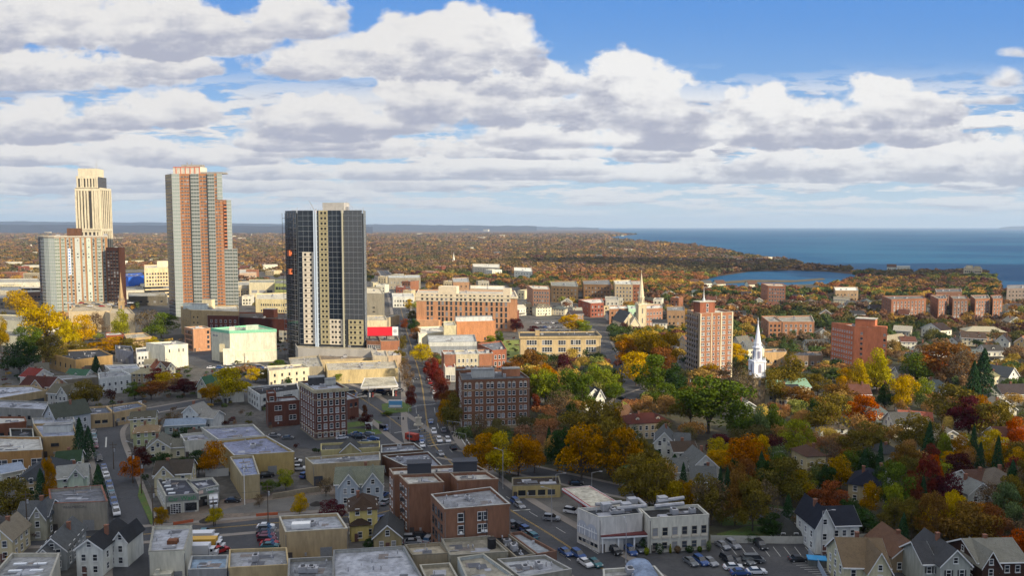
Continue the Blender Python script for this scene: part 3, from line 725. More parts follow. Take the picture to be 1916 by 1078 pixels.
for f_ in range(26):
    ts = [.38, .435]
    if f_ < 18: ts += [.12, .205]
    if f_ < 5: ts += [.52, .57, .63, .80, .86, .94]
    for t in ts:
        x, y, z = Pq[0]+dq[0]*Lq*t, Pq[1]+dq[1]*Lq*t, zb+f_*FL3+.85
        if cnt < 99: link('window', w3, t3, (x, y, z), aq); cnt += 1
        else:
            i = len(REST.v); c, s_ = cos(aq), sin(aq); REST.v += [(x+p[0]*c-p[1]*s_, y+p[0]*s_+p[1]*c, z+p[2]) for p in WM3.v]; REST.f += [tuple(i+k for k in q) for q in WM3.f]; REST.m += WM3.m
if REST.v: REST.build('window', [mat('raw_window', (0,0,0))], t3)['kind'] = 'stuff'
for t, m in ((.272, mat('blue_white_mast', (.50,.58,.68), .6)), (.30, mat('blue_white_mast', (0,0,0))), (.70, mat('yellow_grey_mast', (.42,.40,.30), .6))):
    P, d, L, a = edge_frame(P3, 0); b = MB(); b.box(-.35, .35, -1.5, -.8, 0, zt); 
    for i in range(27): b.box(-.7, .7, -1.3, -.5, i*FL3+zb-.1, i*FL3+zb+.1)
    b.build('hoist_mast', m, t3, (P[0]+d[0]*L*t, P[1]+d[1]*L*t, 0), a)
b = MB(); xs = [p[0] for p in P3]; 
b.prism(inset(P3, 2.0), H3, H3+.5); b.build('top_deck', concrete, t3)
b = MB(); W3 = P3[1][0]
b.box(W3*.33, W3*.66, 6, 14, H3, H3+6.5); b.build('stair_bulkhead', mat('raw_block', (.42,.40,.37), .9, .4, .6), t3)
b = MB()
for k in range(26):
    x = W3*k/25; b.tube((x, .6, H3), (x, .6, H3+2.3+(k % 5 == 0)*1.5), .09, n=4); 
    if k % 2: b.tube((x, .6, H3), (x, 2.5, H3+1.5), .07, n=4)
b.tube((0,.6,H3+1.2), (W3,.6,H3+1.2), .06, n=4); b.tube((0,.6,H3+2.2), (W3,.6,H3+2.2), .05, n=4)
for k in range(9): y = 1+k*1.8; b.tube((P3[5][0]*k/9+.3, y, H3), (P3[5][0]*k/9+.3, y, H3+2.6), .08, n=4)
b.build('guard_rail', [metal_g], t3)
b = MB()
for k in range(7): x = W3*(.08+.03*k); b.box(x, x+.9, 1.6, 2.6, H3+.5, H3+1.4+.2*(k%3))
b.build('formwork_stack', mat('orange_formwork', (.50,.16,.07), .7), t3)
b = MB(); b.tube((W3*.26, 3, H3), (W3*.16, 3, H3+7.5), .16, n=5); b.tube((W3*.26, 3, H3), (W3*.26, 3, H3+2.6), .5, n=6); b.tube((W3*.66, 9, H3+7.5), (W3*.80, 6, H3+3.2), .12, n=4); b.box(W3*.64, W3*.70, 8, 10, H3, H3+4); b.build('roof_crane', metal_g, t3)
P, d, L, a = edge_frame(P3, 5); b = MB()
for i in range(5):
    for k in range(29): b.tube((L*i/4, -2.2, k*3.05), (L*i/4, -2.2, k*3.05+3.05), .13, n=4)
for k in range(29): b.box(0, L, -2.3, -.6, k*3.05-.07, k*3.05+.07)
b.build('scaffold', mat('scaffold_metal', (.10,.10,.105), .6), t3, (P[0], P[1], 0), a)
for z in (52, 63):
    b = MB(); b.box(0, 2.4, -3.6, -2.0, 0, 3.0); b.box(-.2, 2.6, -3.8, -1.8, 3.0, 3.2); b.build('hoist_car', mat('hoist_orange', (.62,.15,.05), .6), t3, (P[0]+d[0]*L*.62, P[1]+d[1]*L*.62, z), a)
tag(t3, 'unfinished dark glass tower with cream and tan sheathing strips and scaffolding', 'tower')
# its raw concrete podium
bld('concrete_podium', 'raw concrete podium box at the foot of the unfinished dark glass tower', Q(10, (557,652),(706,656),(690,632),(545,632)), 9.2, mat('podium_concrete', (.40,.375,.33), .9, .5, .25, (.26,.24,.21), streak=True), '#b5aa98', [(0, [.12,.2], 1, 3.0, 2.6, 1.0, 3, 0, 1, 'dark')], units=2, vents=2, par=1.0, seed=3)
# striped orange and glass tower
H2 = 133.0
tf = gp((330,593),(446,594),(438,590.2),(330,586.5),(318,589.8))
t2, P2 = tower_root(tf, 'residential_tower'); W2 = P2[1][0]
org = wallm('#c07e50', 'brick'); FH = 3.1
DV = (P2[2][0]-P2[1][0], P2[2][1]-P2[1][1])
b = MB(); b.prism([(0,0),(W2*.80,0),(W2*.80+DV[0],DV[1]),P2[3],P2[4]], 0, H2-6); b.build('core_wall', org, t2)
b = MB(); b.prism([(W2*.80,.8),(W2*.93,.8),(W2*.93+DV[0],DV[1]),(W2*.80+DV[0],DV[1])], 0, H2-29); b.build('stepped_wing', wallm('#b9805f','brick'), t2)
b = MB(); b.prism([(W2*.93,1.6),(W2,1.6),(W2+DV[0],DV[1]),(W2*.93+DV[0],DV[1])], 0, H2-72); b.build('stepped_wing', wallm('#b9805f','brick'), t2)
def gb2(e, t0, t1, z0, z1, poly=P2, m=green_glass, div=1.9): return bay_grid(t2, poly, e, t0, t1, z0, z1, FH, m, slab_white, 'glass_bay', .35, div, .7)
gb2(0, .0, .12, 0, H2-6); gb2(0, .30, .43, 0, H2-6); gb2(0, .565, .675, 0, H2-6)
gb2(0, .72, .80, H2-29, H2-6)
up = [(W2*.80,.8),(W2*.93,.8),(W2*.93,18)]
bay_grid(t2, up, 0, .45, 1.0, H2-72, H2-29, FH, green_glass, slab_white, 'glass_bay', .35, 1.9, .7); bay_grid(t2, up, 0, .05, .42, H2-72, H2-32, FH, pane, mat('orange_slab', lin('#c47a50')), 'brick_bay', .2, 1.6, 1.4)
up = [(W2*.93,1.6),(W2,1.6),(W2,17)]; bay_grid(t2, up, 0, .0, 1.0, 0, H2-72, FH, green_glass, slab_white, 'glass_bay', .3, 1.9, .7)
bay_grid(t2, [(W2*.80,.8),(W2*.93,.8),(0,0)], 0, .0, 1.0, 0, H2-72, FH, green_glass, slab_white, 'glass_bay', .35, 1.9, .7)
for e in (4, 3): bay_grid(t2, P2, e, .02, .98, 0, H2-6, FH, dark_glass, slab_grey, 'glass_bay', .3, 2.2, .5)
b = MB()
for f_ in range(41): b.box(0, W2*.80, -.12, .0, f_*FH-.1+.3, f_*FH+.12+.3)
b.build('slab_lines', slab_white, t2)
for t in (.285, .555): 
    b = MB(); b.box(0, .9, -.5, .02, 0, H2-7); b.build('dark_reveal', frame_dark, t2, (W2*t, 0, 0))
w2m = MB(); w2m.box(-.75, .75, -.10, 0, 0, 1.5); w2m.box(-.04, .04, -.14, 0, 0, 1.5, 1); w2w = w2m.mesh('window', [pane, frame_white]); R2 = MB(); cnt = 0
for f_ in range(39, -1, -1):
    for t in (.16, .21, .25, .465, .51, .54, .70, .745):
        z = 2 + f_*FH + .5
        if z > H2-9 or (t > .71 and z > H2-29): continue
        if t > .69 and t < .72: pass
        x, y = W2*t, 0
        if cnt < 98: link('window', w2w, t2, (x, y, z)); cnt += 1
        else: i = len(R2.v); R2.v += [(x+p[0], y+p[1], z+p[2]) for p in w2m.v]; R2.f += [tuple(i+k for k in q) for q in w2m.f]; R2.m += w2m.m
R2.build('window', [pane, frame_white], t2)['kind'] = 'stuff'
b = MB(); b.box(W2*.02, W2*.45, .5, 14, H2-6, H2); b.build('penthouse', wallm('#d9d2c8'), t2)
b = MB()
for k in range(6): b.box(W2*(.06+.075*k), W2*(.075+.075*k), .2, .5, H2-6, H2)
b.box(W2*.02, W2*.45, .2, .52, H2-.6, H2+.1); b.build('penthouse_trim', mat('salmon_trim', (.58,.21,.14), .8), t2)
b = MB(); b.box(W2*.12, W2*.45, 4, 10, H2, H2+2.2); b.box(W2*.45, W2*.8, .8, 12, H2-6, H2-4.6); b.tube((W2*.2,6,H2+2),(W2*.2,6,H2+4.5),.4,n=6); b.tube((W2*.27,6,H2+2),(W2*.27,6,H2+4),.4,n=6); b.build('plant_room', concrete, t2)
tag(t2, 'tallest tower, striped in orange brick and pale green glass with stepped right side', 'tower')
# hotel slab with rounded left corner
H0 = 71.0
c0 = gp((108,592),(206,588.5),(205,584),(112,584.5),(78,587.5)); a_, b_ = np.array(gp((79,589.5))[0]), np.array(gp((108,592))[0])
ctl = np.array(gp((84,592))[0]); curve = [tuple((1-k)**2*a_ + 2*k*(1-k)*ctl + k*k*b_) for k in (0, .25, .5, .75)]
poly0 = [c0[0], c0[1], c0[2], c0[3], c0[4]] + curve
t0r, P0 = tower_root(poly0, 'apartment_tower'); W0 = P0[1][0]
b = MB(); b.prism(P0, 0, H0); b.build('wall', wallm('#ad8059', 'brick'), t0r)
b = MB(); b.ring(inset(P0, -.5), inset(P0, .8), H0, H0+1.2); b.build('cornice', stone_trim, t0r)
for k, (x0, x1) in enumerate(((.0,.09),(.12,.19),(.225,.265),(.30,.335),(.38,.47),(.51,.555),(.60,.68),(.715,.755),(.80,.88),(.91,.95))):
    bay_grid(t0r, P0, 0, x0, x1, 3, H0-.6, 3.0, pale_glass if x1-x0 > .06 else green_glass, slab_white, 'glass_bay', .4 if x1-x0 > .06 else .2, 1.6, .55)
for e in (4, 5, 6, 7, 8): bay_grid(t0r, P0, e, 0.0, 1.0, 0, H0-.6, 3.0, green_glass if e > 5 else dark_glass, slab_white if e > 5 else slab_grey, 'glass_bay', .2, 1.8, .5)  # left end glazed darker, its shade put into the glass colour
w0 = MB(); w0.box(-.55, .55, -.46, 0, 0, 1.3); w0w = w0.mesh('window', [pane]); R0 = random.Random(5); n0 = 0
for f_ in range(22):
    for t in (.15, .245, .32, .43, .53, .64, .735, .84, .93):
        if R0.random() < .42 and n0 < 95: link('window', w0w, t0r, (W0*(t+R0.uniform(-.01,.01)), 0, 4.1+f_*3.0)); n0 += 1
b = MB(); b.box(W0*.22, W0*.48, 6, 16, H0, H0+8); b.build('plant_room', wallm('#6b4a3c', 'brick'), t0r)
b = MB(); b.box(W0*.02, W0*.10, 3, 6, H0, H0+2.5); b.box(W0*.55, W0*.75, 3, 7, H0, H0+1.6); b.box(W0*.93, W0*1.0, 1, 5, H0, H0+3); b.build('rooftop_unit', metal_g, t0r)
b = MB(); b.box(0, W0*.05, -.9, -.6, 0, 24, 0)
for k in range(9): b.box(W0*.012, W0*.038, -.96, -.9, 1.2+k*2.55, 2.6+k*2.55, 1)
b.build('banner', [mat('banner_white', (.72,.74,.78), .7), mat('banner_blue', (.05,.16,.42), .7)], t0r, (W0*.245, 0, 37))
tag(t0r, 'wide apartment slab of orange brick and pale green glass with rounded left end', 'tower')
bl, bp = bld('dark_brick_tower', 'dark brick block against the right end of the wide apartment slab', BG((203,590),(227,591), 7), 61, '#4f3029', '#555', [(0, 4, 18, 1.9, 1.9, 4, 3.1, .05, .95, 'bare')], cat='tower', units=2, vents=2)
# tall cream tower far behind
H1 = 137.0
tf = BG((150,578),(195,577.6), 24)
t1, P1_ = tower_root(tf, 'office_tower'); W1 = P1_[1][0]
cream1 = wallm('#dccfb8'); b = MB()
dk = mat('bronze_glass', (.05,.045,.04), .25, spec=.6)
b.prism([(0,0),(W1,0),(W1,26),(0,26)], 0, 118); b.build('shaft_wall', dk, t1)
b = MB(); b.prism([(1.2,1.2),(W1-2,1.2),(W1-2,22),(1.2,22)], 118, 129); b.build('upper_shaft', dk, t1)
b = MB(); b.prism([(2.4,2),(W1-3.5,2),(W1-3.5,20),(2.4,20)], 129, 137); b.build('crown_wall', cream1, t1)
def fins(z0, z1, x0, x1, y, ts, wf, yoff=0): 
    b = MB()
    for t in ts: b.box(x0+(x1-x0)*t-wf/2, x0+(x1-x0)*t+wf/2, y-.5, y+.02, z0, z1)
    b.box(x0-.3, x1+.3, y-.6, y+.03, z0-1.5, z0+.8); b.box(x0-.3, x1+.3, y-.6, y+.03, z1-.8, z1+1.5); b.build('stone_fins', cream1, t1)
fins(2, 76, 0, W1, 0, (.02,.16,.29,.46,.63,.80,.92,.98), 1.5); fins(78, 116, 0, W1, 0, (.02,.13,.25,.38,.50,.70,.80,.88,.97), 1.6); fins(118, 128, 1.2, W1-2, 1.2, (.03,.2,.3,.46,.60,.75,.88,.97), 1.4)
b = MB()
for y in (0, 3.5, 8, 12.5, 17, 21.5, 25): b.box(W1-.02, W1+.5, y, y+1.6, 0, 117)
for z in (0, 76, 116): b.box(W1-.03, W1+.6, -.3, 26, z, z+2.4)
for y in (0.1, 8, 16, 24): b.box(-.5, .02, y, y+1.7, 0, 117)
b.build('stone_fins', cream1, t1)
b = MB(); b.tube((W1*.75, 10, 137), (W1*.75, 10, 146), .25, .1, n=5); b.tube((W1*.70, 10, 137), (W1*.70, 10, 143), .2, .1, n=5); b.build('antenna', metal_g, t1)
tag(t1, 'slender cream stone office tower with tall dark window strips, behind the apartment slab', 'tower')
# orange brick tower with white stripes
tf = [at(1308,712), at(1369,706), (0,0), (0,0)]; A, B_ = np.array(tf[0]), np.array(tf[1]); Lq_ = np.linalg.norm(B_-A)
C = np.array(at(1284,700)); tf = [tuple(A), tuple(B_), tuple(B_+(C-A)*1.0), tuple(C)]
H = 34.2
tr, PT = bld('striped_brick_tower', 'narrow red brick apartment tower with white vertical stripes and a roof mast', tf, H, '#a86e50', '#cfc6b8', cat='tower', coping='#e6dccb', par=.9, units=1, vents=2,
  wins=[(0, [.07,.11,.235,.275,.42,.56,.70,.74,.885,.925], 12, .95, 1.35, 1.6, 2.75, 0, 1, 'std')], cap=100)
for t0_, t1_ in ((0,.03),(.165,.20) if 0 else (.335,.36),(.625,.66),(.965,1.0)): panel(tr, PT, 0, t0_, t1_, .1, H+.9, wallm('#dccdb2'), 'white_stripe', .22, .24)
P, d, L, a = edge_frame(PT, 3)
panel(tr, PT, 3, .0, 1.0, .1, H+.6, wallm('#a8937c'), 'side_facing', .05, .04)
for t in (.04, .22, .40, .58, .76): panel(tr, PT, 3, t, t+.09, 1, H-.5, dark_glass, 'window_strip', .10, .12)
for k in range(12):
    b = MB()
    for t in (.02, .20, .38, .56, .74): b.box(L*t, L*(t+.12), -1.1, .0, 0, .9)
    b.build('balcony_row', mat('balcony_grey', (.22,.19,.17), .8), tr, (P[0], P[1], 1.5+k*2.75), a)
wT, dT = PT[1][0], PT[3][1]
q = MB(); q.box(wT*.10, wT*.55, 3, 8.5, H, H+6.4); ph = q.build('penthouse', wallm('#a05a40', 'brick'), tr); q = MB(); q.box(wT*.08, wT*.57, 2.7, 8.8, H+6.4, H+6.8); q.build('penthouse_roof', stone_trim, ph)
link('window', win_mesh(1.2, 1.6, 'std')[0], tr, (wT*.32, 3, H+3.9)); link('window', win_mesh(1.2, 1.6, 'std')[0], tr, (wT*.32, 3, H+1.4))
q = MB(); q.cyl(wT*.30, 5.5, H+6.8, H+8.2, .8, .6, 8); q.cyl(wT*.30, 5.5, H+8.2, H+10, .42, .3, 8); q.cyl(wT*.30, 5.5, H+10, H+14.6, .22, .05, 6); q.build('mast', mat('mast_white', (.62,.62,.60), .5), tr)
# orange block on the right
tf = [at(1598,697), at(1660,700), at(1664,690), at(1557,683)]
tf = [at(1598,614,24.5), at(1660,618,24.5), at(1664,600,24.5), at(1556,604,24.5)]
A, B_ = np.array(at(1598,614,24.5)), np.array(at(1660,618,24.5)); Cc = np.array(at(1556,606,24.5)); tf = [tuple(A), tuple(B_), tuple(B_+(Cc-A)), tuple(Cc)]
ob, PO = bld('orange_brick_block', 'plain orange brick apartment block rising above golden trees on the right', tf, 24.5, '#cc7046', '#d8cfc2', cat='apartment block', par=.8, coping='#c9855f', units=3, vents=3,
  wins=[(0, [.24,.93], 8, 1.2, 1.3, 1.2, 2.85, 0, 1, 'bare'), (3, 9, 8, .7, .9, 1.4, 2.85, .03, .97, 'std')])
wT, dT = PO[1][0], PO[3][1]
q = MB(); q.box(.3, wT*.62, 1.5, 9, 24.5, 29.5); ph = q.build('penthouse', wallm('#cc7046', 'brick'), ob); q = MB(); q.box(.1, wT*.64, 1.3, 9.2, 29.5, 29.9); q.build('penthouse_roof', roofm('#c9c2b8'), ph)
q = MB(); q.box(wT*.55, wT*.98, .4, 3.2, 24.5, 26.3); q.build('roof_wall', wallm('#cc7046', 'brick'), ob)
# ================= foreground blocks =================
blue_r = '#a4acc8'; grey_r = '#8d92a3'
W = lambda e, cols, rows, w, h, z0, dz, t0, t1, st='std': (e, cols, rows, w, h, z0, dz, t0, t1, st)
r, p = bld('skylit_warehouse', 'pale grey flat-roofed warehouse with six roof skylights in the bottom left corner', Q(7, (-50,1125),(84,1118),(112,1042),(22,1042)), 7, '#b8b2a6', '#9297a6', coping='#c4c0b8', units=0, vents=2)
for i in range(3):
    for j in range(2):
        b = MB(); b.box(-1.3, 1.3, -.38, .38, 0, .3); b.build('skylight', mat('skylight_white', (.6,.62,.63), .4), r, (*bil(p, .30+.38*j, .45+.17*i), 7.0))
r, p = bld('white_garage', 'white stucco garage with patched blue grey roof beside the parked box trucks', Q(7, (278,1039),(346,1036),(360,989),(286,991)), 7, '#cfcbc0', blue_r, coping='#aaa7a0', units=0, vents=4, clear=True)
b = MB(); b.box(-1.1, 1.1, -.8, .8, 0, .9); b.build('rusty_roof_unit', wallm('#7a4a30', 'brick'), r, (*bil(p, .6, .4), 7))
b = MB(); b.box(0, 3.8, -2, -.02, 0, 3.2); b.box(.3, 1.2, -1.6, -.6, 3.2, 4); b.build('exhaust_housing', wallm('#c2bfb6'), r, (1.5, 0, 0))
bld('low_blue_roof_shed', 'low shed with bright blue roof in front of the box trucks', Q(4.5, (352,1073),(425,1071),(428,1045),(358,1047)), 4.5, '#8e9099', '#7fa6d6', coping='#b9bcc4', units=0, vents=1)
bld('patched_roof_shed', 'low shed with rust-flecked grey roof beside the blue roofed shed', Q(5, (427,1069),(541,1063),(537,1030),(429,1034)), 5, '#b39d74', '#8f95a8', units=1, vents=5)
r, p = bld('tan_block_building', 'tan windowless block with pale parapet beside the row of maroon cars', Q(6.5, (534,1002),(651,995),(632,966),(522,972)), 6.5, '#b39a74', '#9aa4bd', coping='#cfcac0', units=2, vents=3, seed=4)
b = MB(); b.box(-2.2, 2.2, -1, 1, 0, 1.2); b.build('white_duct', white, r, (*bil(p, .3, .4), 6.5))
bld('wide_blue_roof_building', 'wide low building with blotchy lavender roof at the bottom centre', Q(6, (620,1112),(800,1104),(756,1028),(624,1036)), 6, '#9fa0a2', blue_r, units=1, vents=8, coping='#8c8f98')
bld('grey_roof_annex', 'grey roofed annex with rooftop fans between the tan block and wide lavender roof', Q(5.5, (538,1095),(628,1092),(624,1048),(540,1052)), 5.5, '#8f8b84', '#80889c', units=3, vents=5, coping='#9b9ba0')
bld('small_tan_flat_roof', 'small flat beige roof tucked behind the wide lavender roof', Q(5, (772,1046),(842,1042),(824,1021),(757,1026)), 5, '#a0917a', '#a59a88', units=0, vents=1, coping='#8f8778')
bld('stained_roof_building', 'flat building with rust and blue stained beige roof and black water tank', Q(5.5, (842,1046),(951,1039),(917,1009),(826,1015)), 5.5, '#9b9484', '#9d968b', units=0, vents=2, coping='#a9a399')
b = MB(); b.cyl(0, 0, 0, 2.3, 1.0, n=14); b.cyl(0, 0, 2.3, 2.5, 1.05, .4, n=14); o = b.build('water_tank', mat('black_tank', (.012,.012,.014), .5), None, (*at(920,1026,5.5), 5.5)); tag(o, 'black round water tank standing on the stained beige roof', 'water tank')
bld('front_beige_building', 'beige roofed building with blue grey stain at the bottom edge', Q(6, (874,1092),(962,1084),(905,1043),(856,1050)), 6, '#aab2b8', '#a09a8f', units=0, vents=1, coping='#c0bdb5')
bld('small_beige_roof_shed', 'small beige roofed shed with pale rim right of the wide lavender roof', Q(4.5, (800,1098),(862,1096),(842,1060),(785,1064)), 4.5, '#9c9484', '#a59c8c', units=0, vents=0, coping='#c6c2ba')
r, p = bld('black_roof_shops', 'row of shops with black roof full of white vents along the avenue', Q(5, (966,1049),(1003,1043),(950,1003),(919,1008)), 5, '#8d8478', '#2c2e36', units=3, vents=12, seed=9)
bld('shop_row', 'shop with narrow pale blue roof beside the avenue kerb', Q(5, (1005,1043),(1042,1037),(975,1000),(952,1003)), 5, '#7d5a4c', '#8f9cb4', units=0, vents=2)
bld('bottom_blue_roof_shop', 'shop with pale blue roof and small green tree at the bottom centre right', Q(5, (975,1088),(1070,1072),(1020,1045),(930,1053)), 5, '#96948e', '#a2aac0', units=2, vents=6, coping='#b5b5ba')
r, p = bld('barrel_roof_hall', 'white hall with curved blue roof at the bottom edge by the avenue', Q(5.5, (1130,1100),(1250,1095),(1225,1066),(1128,1072)), 5.5, '#b8b6b0', '#a9adba', units=1, vents=5, coping='#d5d5d5')
b = MB(); n = 9; w = p[1][0]*.42
for k in range(n):
    a0, a1 = pi*k/n, pi*(k+1)/n
    b.quad((w/2-w/2*cos(a0), 0, 1.8*sin(a0)), (w/2-w/2*cos(a1), 0, 1.8*sin(a1)), (w/2-w/2*cos(a1), 9, 1.8*sin(a1)), (w/2-w/2*cos(a0), 9, 1.8*sin(a0)))
b.build('barrel_roof', roofm('#7f9cd0'), r, (p[1][0]*.5, .5, 5.55))
# grey commercial wall with faded writing
r, p = bld('grey_commercial_block', 'grey brick commercial block with terracotta coping and faded lettering', Q(7, (95,948),(202,944),(191,913),(91,921)), 7, '#9a938a', '#6c7288', coping='#a0583f', units=0, vents=2, clear=True)
text_part('REALMENTAL', .95, mat('faded_letters', (.13,.122,.115), .9), r, (p[1][0]*.42, -.06, 6.6), 0, ext=.02, xs=1.0)
# car wash
r, p = bld('car_wash', 'white car wash with grey sign band, dark roof and glazed doors', Q(4.6, (310,933),(372,928),(350,899),(292,898)), 4.6, '#c9c7c1', '#3c4258', coping='#b5b3ae', units=1, vents=1, par=.5)
w = p[1][0]
panel(r, p, 0, 0, 1, 3.35, 5.25, mat('sign_band_grey', (.20,.21,.19), .7), 'sign_band', .14, .15)
text_part('Car Wash', 1.75, mat('sign_green', (.02,.22,.07), .6), r, (w*.5, -.17, 4.2), 0)
def glazed_door(t0, t1): 
    b = MB(); ww = (t1-t0)*w; b.box(0, ww, -.06, .02, 0, 2.7, 1)
    for i in range(6): b.box(0, ww, -.10, -.05, i*.54-.04, i*.54+.04, 0)
    for i in range(5): b.box(ww*i/4-.04, ww*i/4+.04, -.101, -.05, 0.02, 2.7, 0)
    b.build('glazed_door', [white, pane], r, (w*t0, 0, .05))
glazed_door(.13, .45); panel(r, p, 0, .58, .93, .5, 2.7, pane, 'shop_window', .05)
for k in range(4): b = MB(); b.box(-.9, .9, -.4, .4, 0, .3); b.build('skylight', mat('skylight_white', (.6,.6,.6)), r, (*bil(p, .25, .2+.2*k), 4.62))
put_windows(r, p, [W(3, 5, 1, 1.6, 1.0, 2.2, 3, .1, .9)])
r, p = bld('service_bays', 'service bays with green lettered sign board adjoining the car wash', Q(4.6, (370,921),(410,912),(398,897),(349,902)), 4.6, '#c9c7c1', '#3c4258', coping='#b5b3ae', units=0, vents=1, par=.5)
w = p[1][0]; panel(r, p, 0, 0, 1, 3.35, 5.25, mat('sign_band_grey', (0,0,0)), 'sign_band', .14, .15)
text_part('Detailing', 1.0, mat('sign_white', (.7,.72,.7), .6), r, (w*.66, -.17, 4.55), 0); text_part('OPEN', .7, mat('sign_green', (0,0,0)), r, (w*.6, -.17, 3.75), 0)
panel(r, p, 0, .04, .24, 3.8, 4.8, mat('sign_panel_pale', (.6,.45,.38), .7), 'sign_panel', .18, .05)
panel(r, p, 0, .1, .42, .05, 2.9, mat('open_bay_dark', (.02,.02,.02), .9), 'open_bay', .05); panel(r, p, 0, .5, .9, .05, 2.9, pane, 'bay_door', .05)  # dark sheet stands for the shade inside the open bay
# blue roof industrial rows
bld('tan_end_workshop', 'tan brick workshop end wall with blue roof beside the lane', Q(6.4, (453,896),(486,893),(474,857),(430,860)), 6.4, '#a8966f', '#7e92cf', coping='#b9b2a2', units=0, vents=9, seed=8)
bld('yellow_wall_workshop', 'long workshop with wide blue roof and mustard end wall', Q(6.4, (438,857),(551,850),(499,820),(409,829)), 6.4, '#b59a58', '#7e89bd', coping='#c5c5cc', units=1, vents=8, seed=2)
bld('rear_blue_workshop', 'rear workshop with periwinkle roof behind the mustard walled one', Q(6.4, (408,827),(496,819),(474,798),(376,804)), 6.4, '#a9a7a2', '#7c86b4', coping='#cfcfcf', units=0, vents=3)
bld('small_white_workshop', 'small white walled workshop left of the periwinkle roofs', Q(5.2, (345,830),(402,826),(387,812),(337,817)), 5.2, '#c6c5c0', '#8b93b4', coping='#cccccc', units=0, vents=2)
r, p = bld('long_tan_garage', 'long tan garage with grey blue roof behind the blue gabled house', Q(6.1, (586,874),(712,866),(711,850),(571,861)), 6.1, '#ab9670', '#8c93a9', coping='#c0b9aa', units=2, vents=4, wins=[W(0, [.07], 1, 2.6, 2.8, .1, 3, 0, 1, 'dark')])
r, p = bld('cream_shop_row', 'cream shop row with dark gables in front of the small parking lot', Q(5.5, (600,847),(711,841),(711,829),(600,834)), 5.5, '#b4a873', '#4d4f55', units=0, vents=2, wins=[W(0, 4, 1, .9, 1.3, 1.4, 3, .1, .9)])
ww = p[1][0]; wing(r, ww*.33, ww*.66, -.6, 6.5, 5.6, 2.8, 'y', '#b4a873', '#4a4c50')
bld('dark_blue_roof_shops', 'shops with dark blue roofs left of the main junction', Q(5, (713,852),(792,846),(775,833),(713,837)), 5, '#6e5547', '#6f7a96', units=1, vents=4, coping='#b9bcc0')
bld('brown_brick_shops', 'brown brick shops with blue grey roofs behind the large flat apartment roofs', Q(5.5, (755,876),(834,882),(802,850),(716,857)), 5.5, '#6b4a3c', '#7e88a6', units=2, vents=7, coping='#b9bcc0', wins=[W(0, 4, 1, .9, 1.3, 2, 3, .1, .9)])
# brown apartments, U-shaped
ra = '#8c5f49'
r, p = bld('brown_brick_apartments', 'brown brick apartment block with pale roofs and two dark rooftop bulkheads', Q(13, (736,894),(914,888),(886,873),(728,882)), 13, ra, '#c3c3c8', cat='apartment block', coping='#b5a394', units=0, vents=6, wins=[W(3, 2, 4, 1, 1.5, 1.3, 3, .1, .9)])
for (fx, fy) in ((.32, .0), (.86, .0)):
    b = MB(); b.box(-3.2, 3.2, -1.8, 1.8, 0, 3.4); b.box(-3.4, 3.4, -2, 2, 3.4, 3.6); b.build('rooftop_bulkhead', mat('dark_bulkhead', (.04,.042,.05), .7), r, (*bil(p, fx*.92, .3), 13))
def wing_block(root, poly_w, h, wallc, roofc, cop, wins, name='wing'):
    o, a, _ = loc_poly(FOOT[-1]) if False else (None, None, None)
r2, p2 = bld('brown_brick_wing', 'left projecting wing of the brown brick apartments, blank end wall', Q(12.9, (764,912),(831,908),(813,891),(746,894)), 12.9, ra, '#c3c3c8', cat='apartment block', coping='#b5a394', units=0, vents=4, wins=[W(3, 3, 4, .9, 1.5, 1.3, 3, .1, .9)])
for k in range(4):
    b = MB(); b.box(-1.4, 1.4, -1.1, 0, 0, .08); b.box(-1.4, 1.4, -1.1, -1.05, .08, 1); b.build('fire_escape', dark_m, r2, (p2[3][0]*.45, p2[3][1]*.45, 2.6+k*2.9), -pi/2)
bld('brown_brick_wing', 'right projecting wing of the brown brick apartments nearest the avenue', Q(12.9, (856,905),(933,902),(907,886),(842,891)), 12.9, ra, '#c3c3c8', cat='apartment block', coping='#b5a394', units=0, vents=4)
r, p = bld('front_brick_apartments', 'lower brown brick apartment block with two window columns beside the avenue', Q(12.5, (832,959),(955,949),(918,917),(806,931)), 12.5, ra, '#8f94a8', cat='apartment block', coping='#c4c2c4', units=1, vents=9, seed=12,
  wins=[W(0, [.24,.54,.60], 4, 1.3, 1.9, .9, 3.0, 0, 1), W(3, 4, 4, 1.1, 1.6, .9, 3.0, .1, .9, 'dark')])
for t in (.29, .63): panel(r, p, 0, t, t+.012, 0, 12.5, mat('downpipe_dark', (.05,.04,.035), .6), 'downpipe', .2, .2)
for t, z in ((.27, 3.9), (.57, 3.9), (.57, 6.9), (.62, 9.9), (.24, 9.9), (.57, 9.9)):
    b = MB(); b.box(-.32, .32, -.5, 0, 0, .42); b.build('air_conditioner', white, r, (p[1][0]*t, -.05, z-2.9))
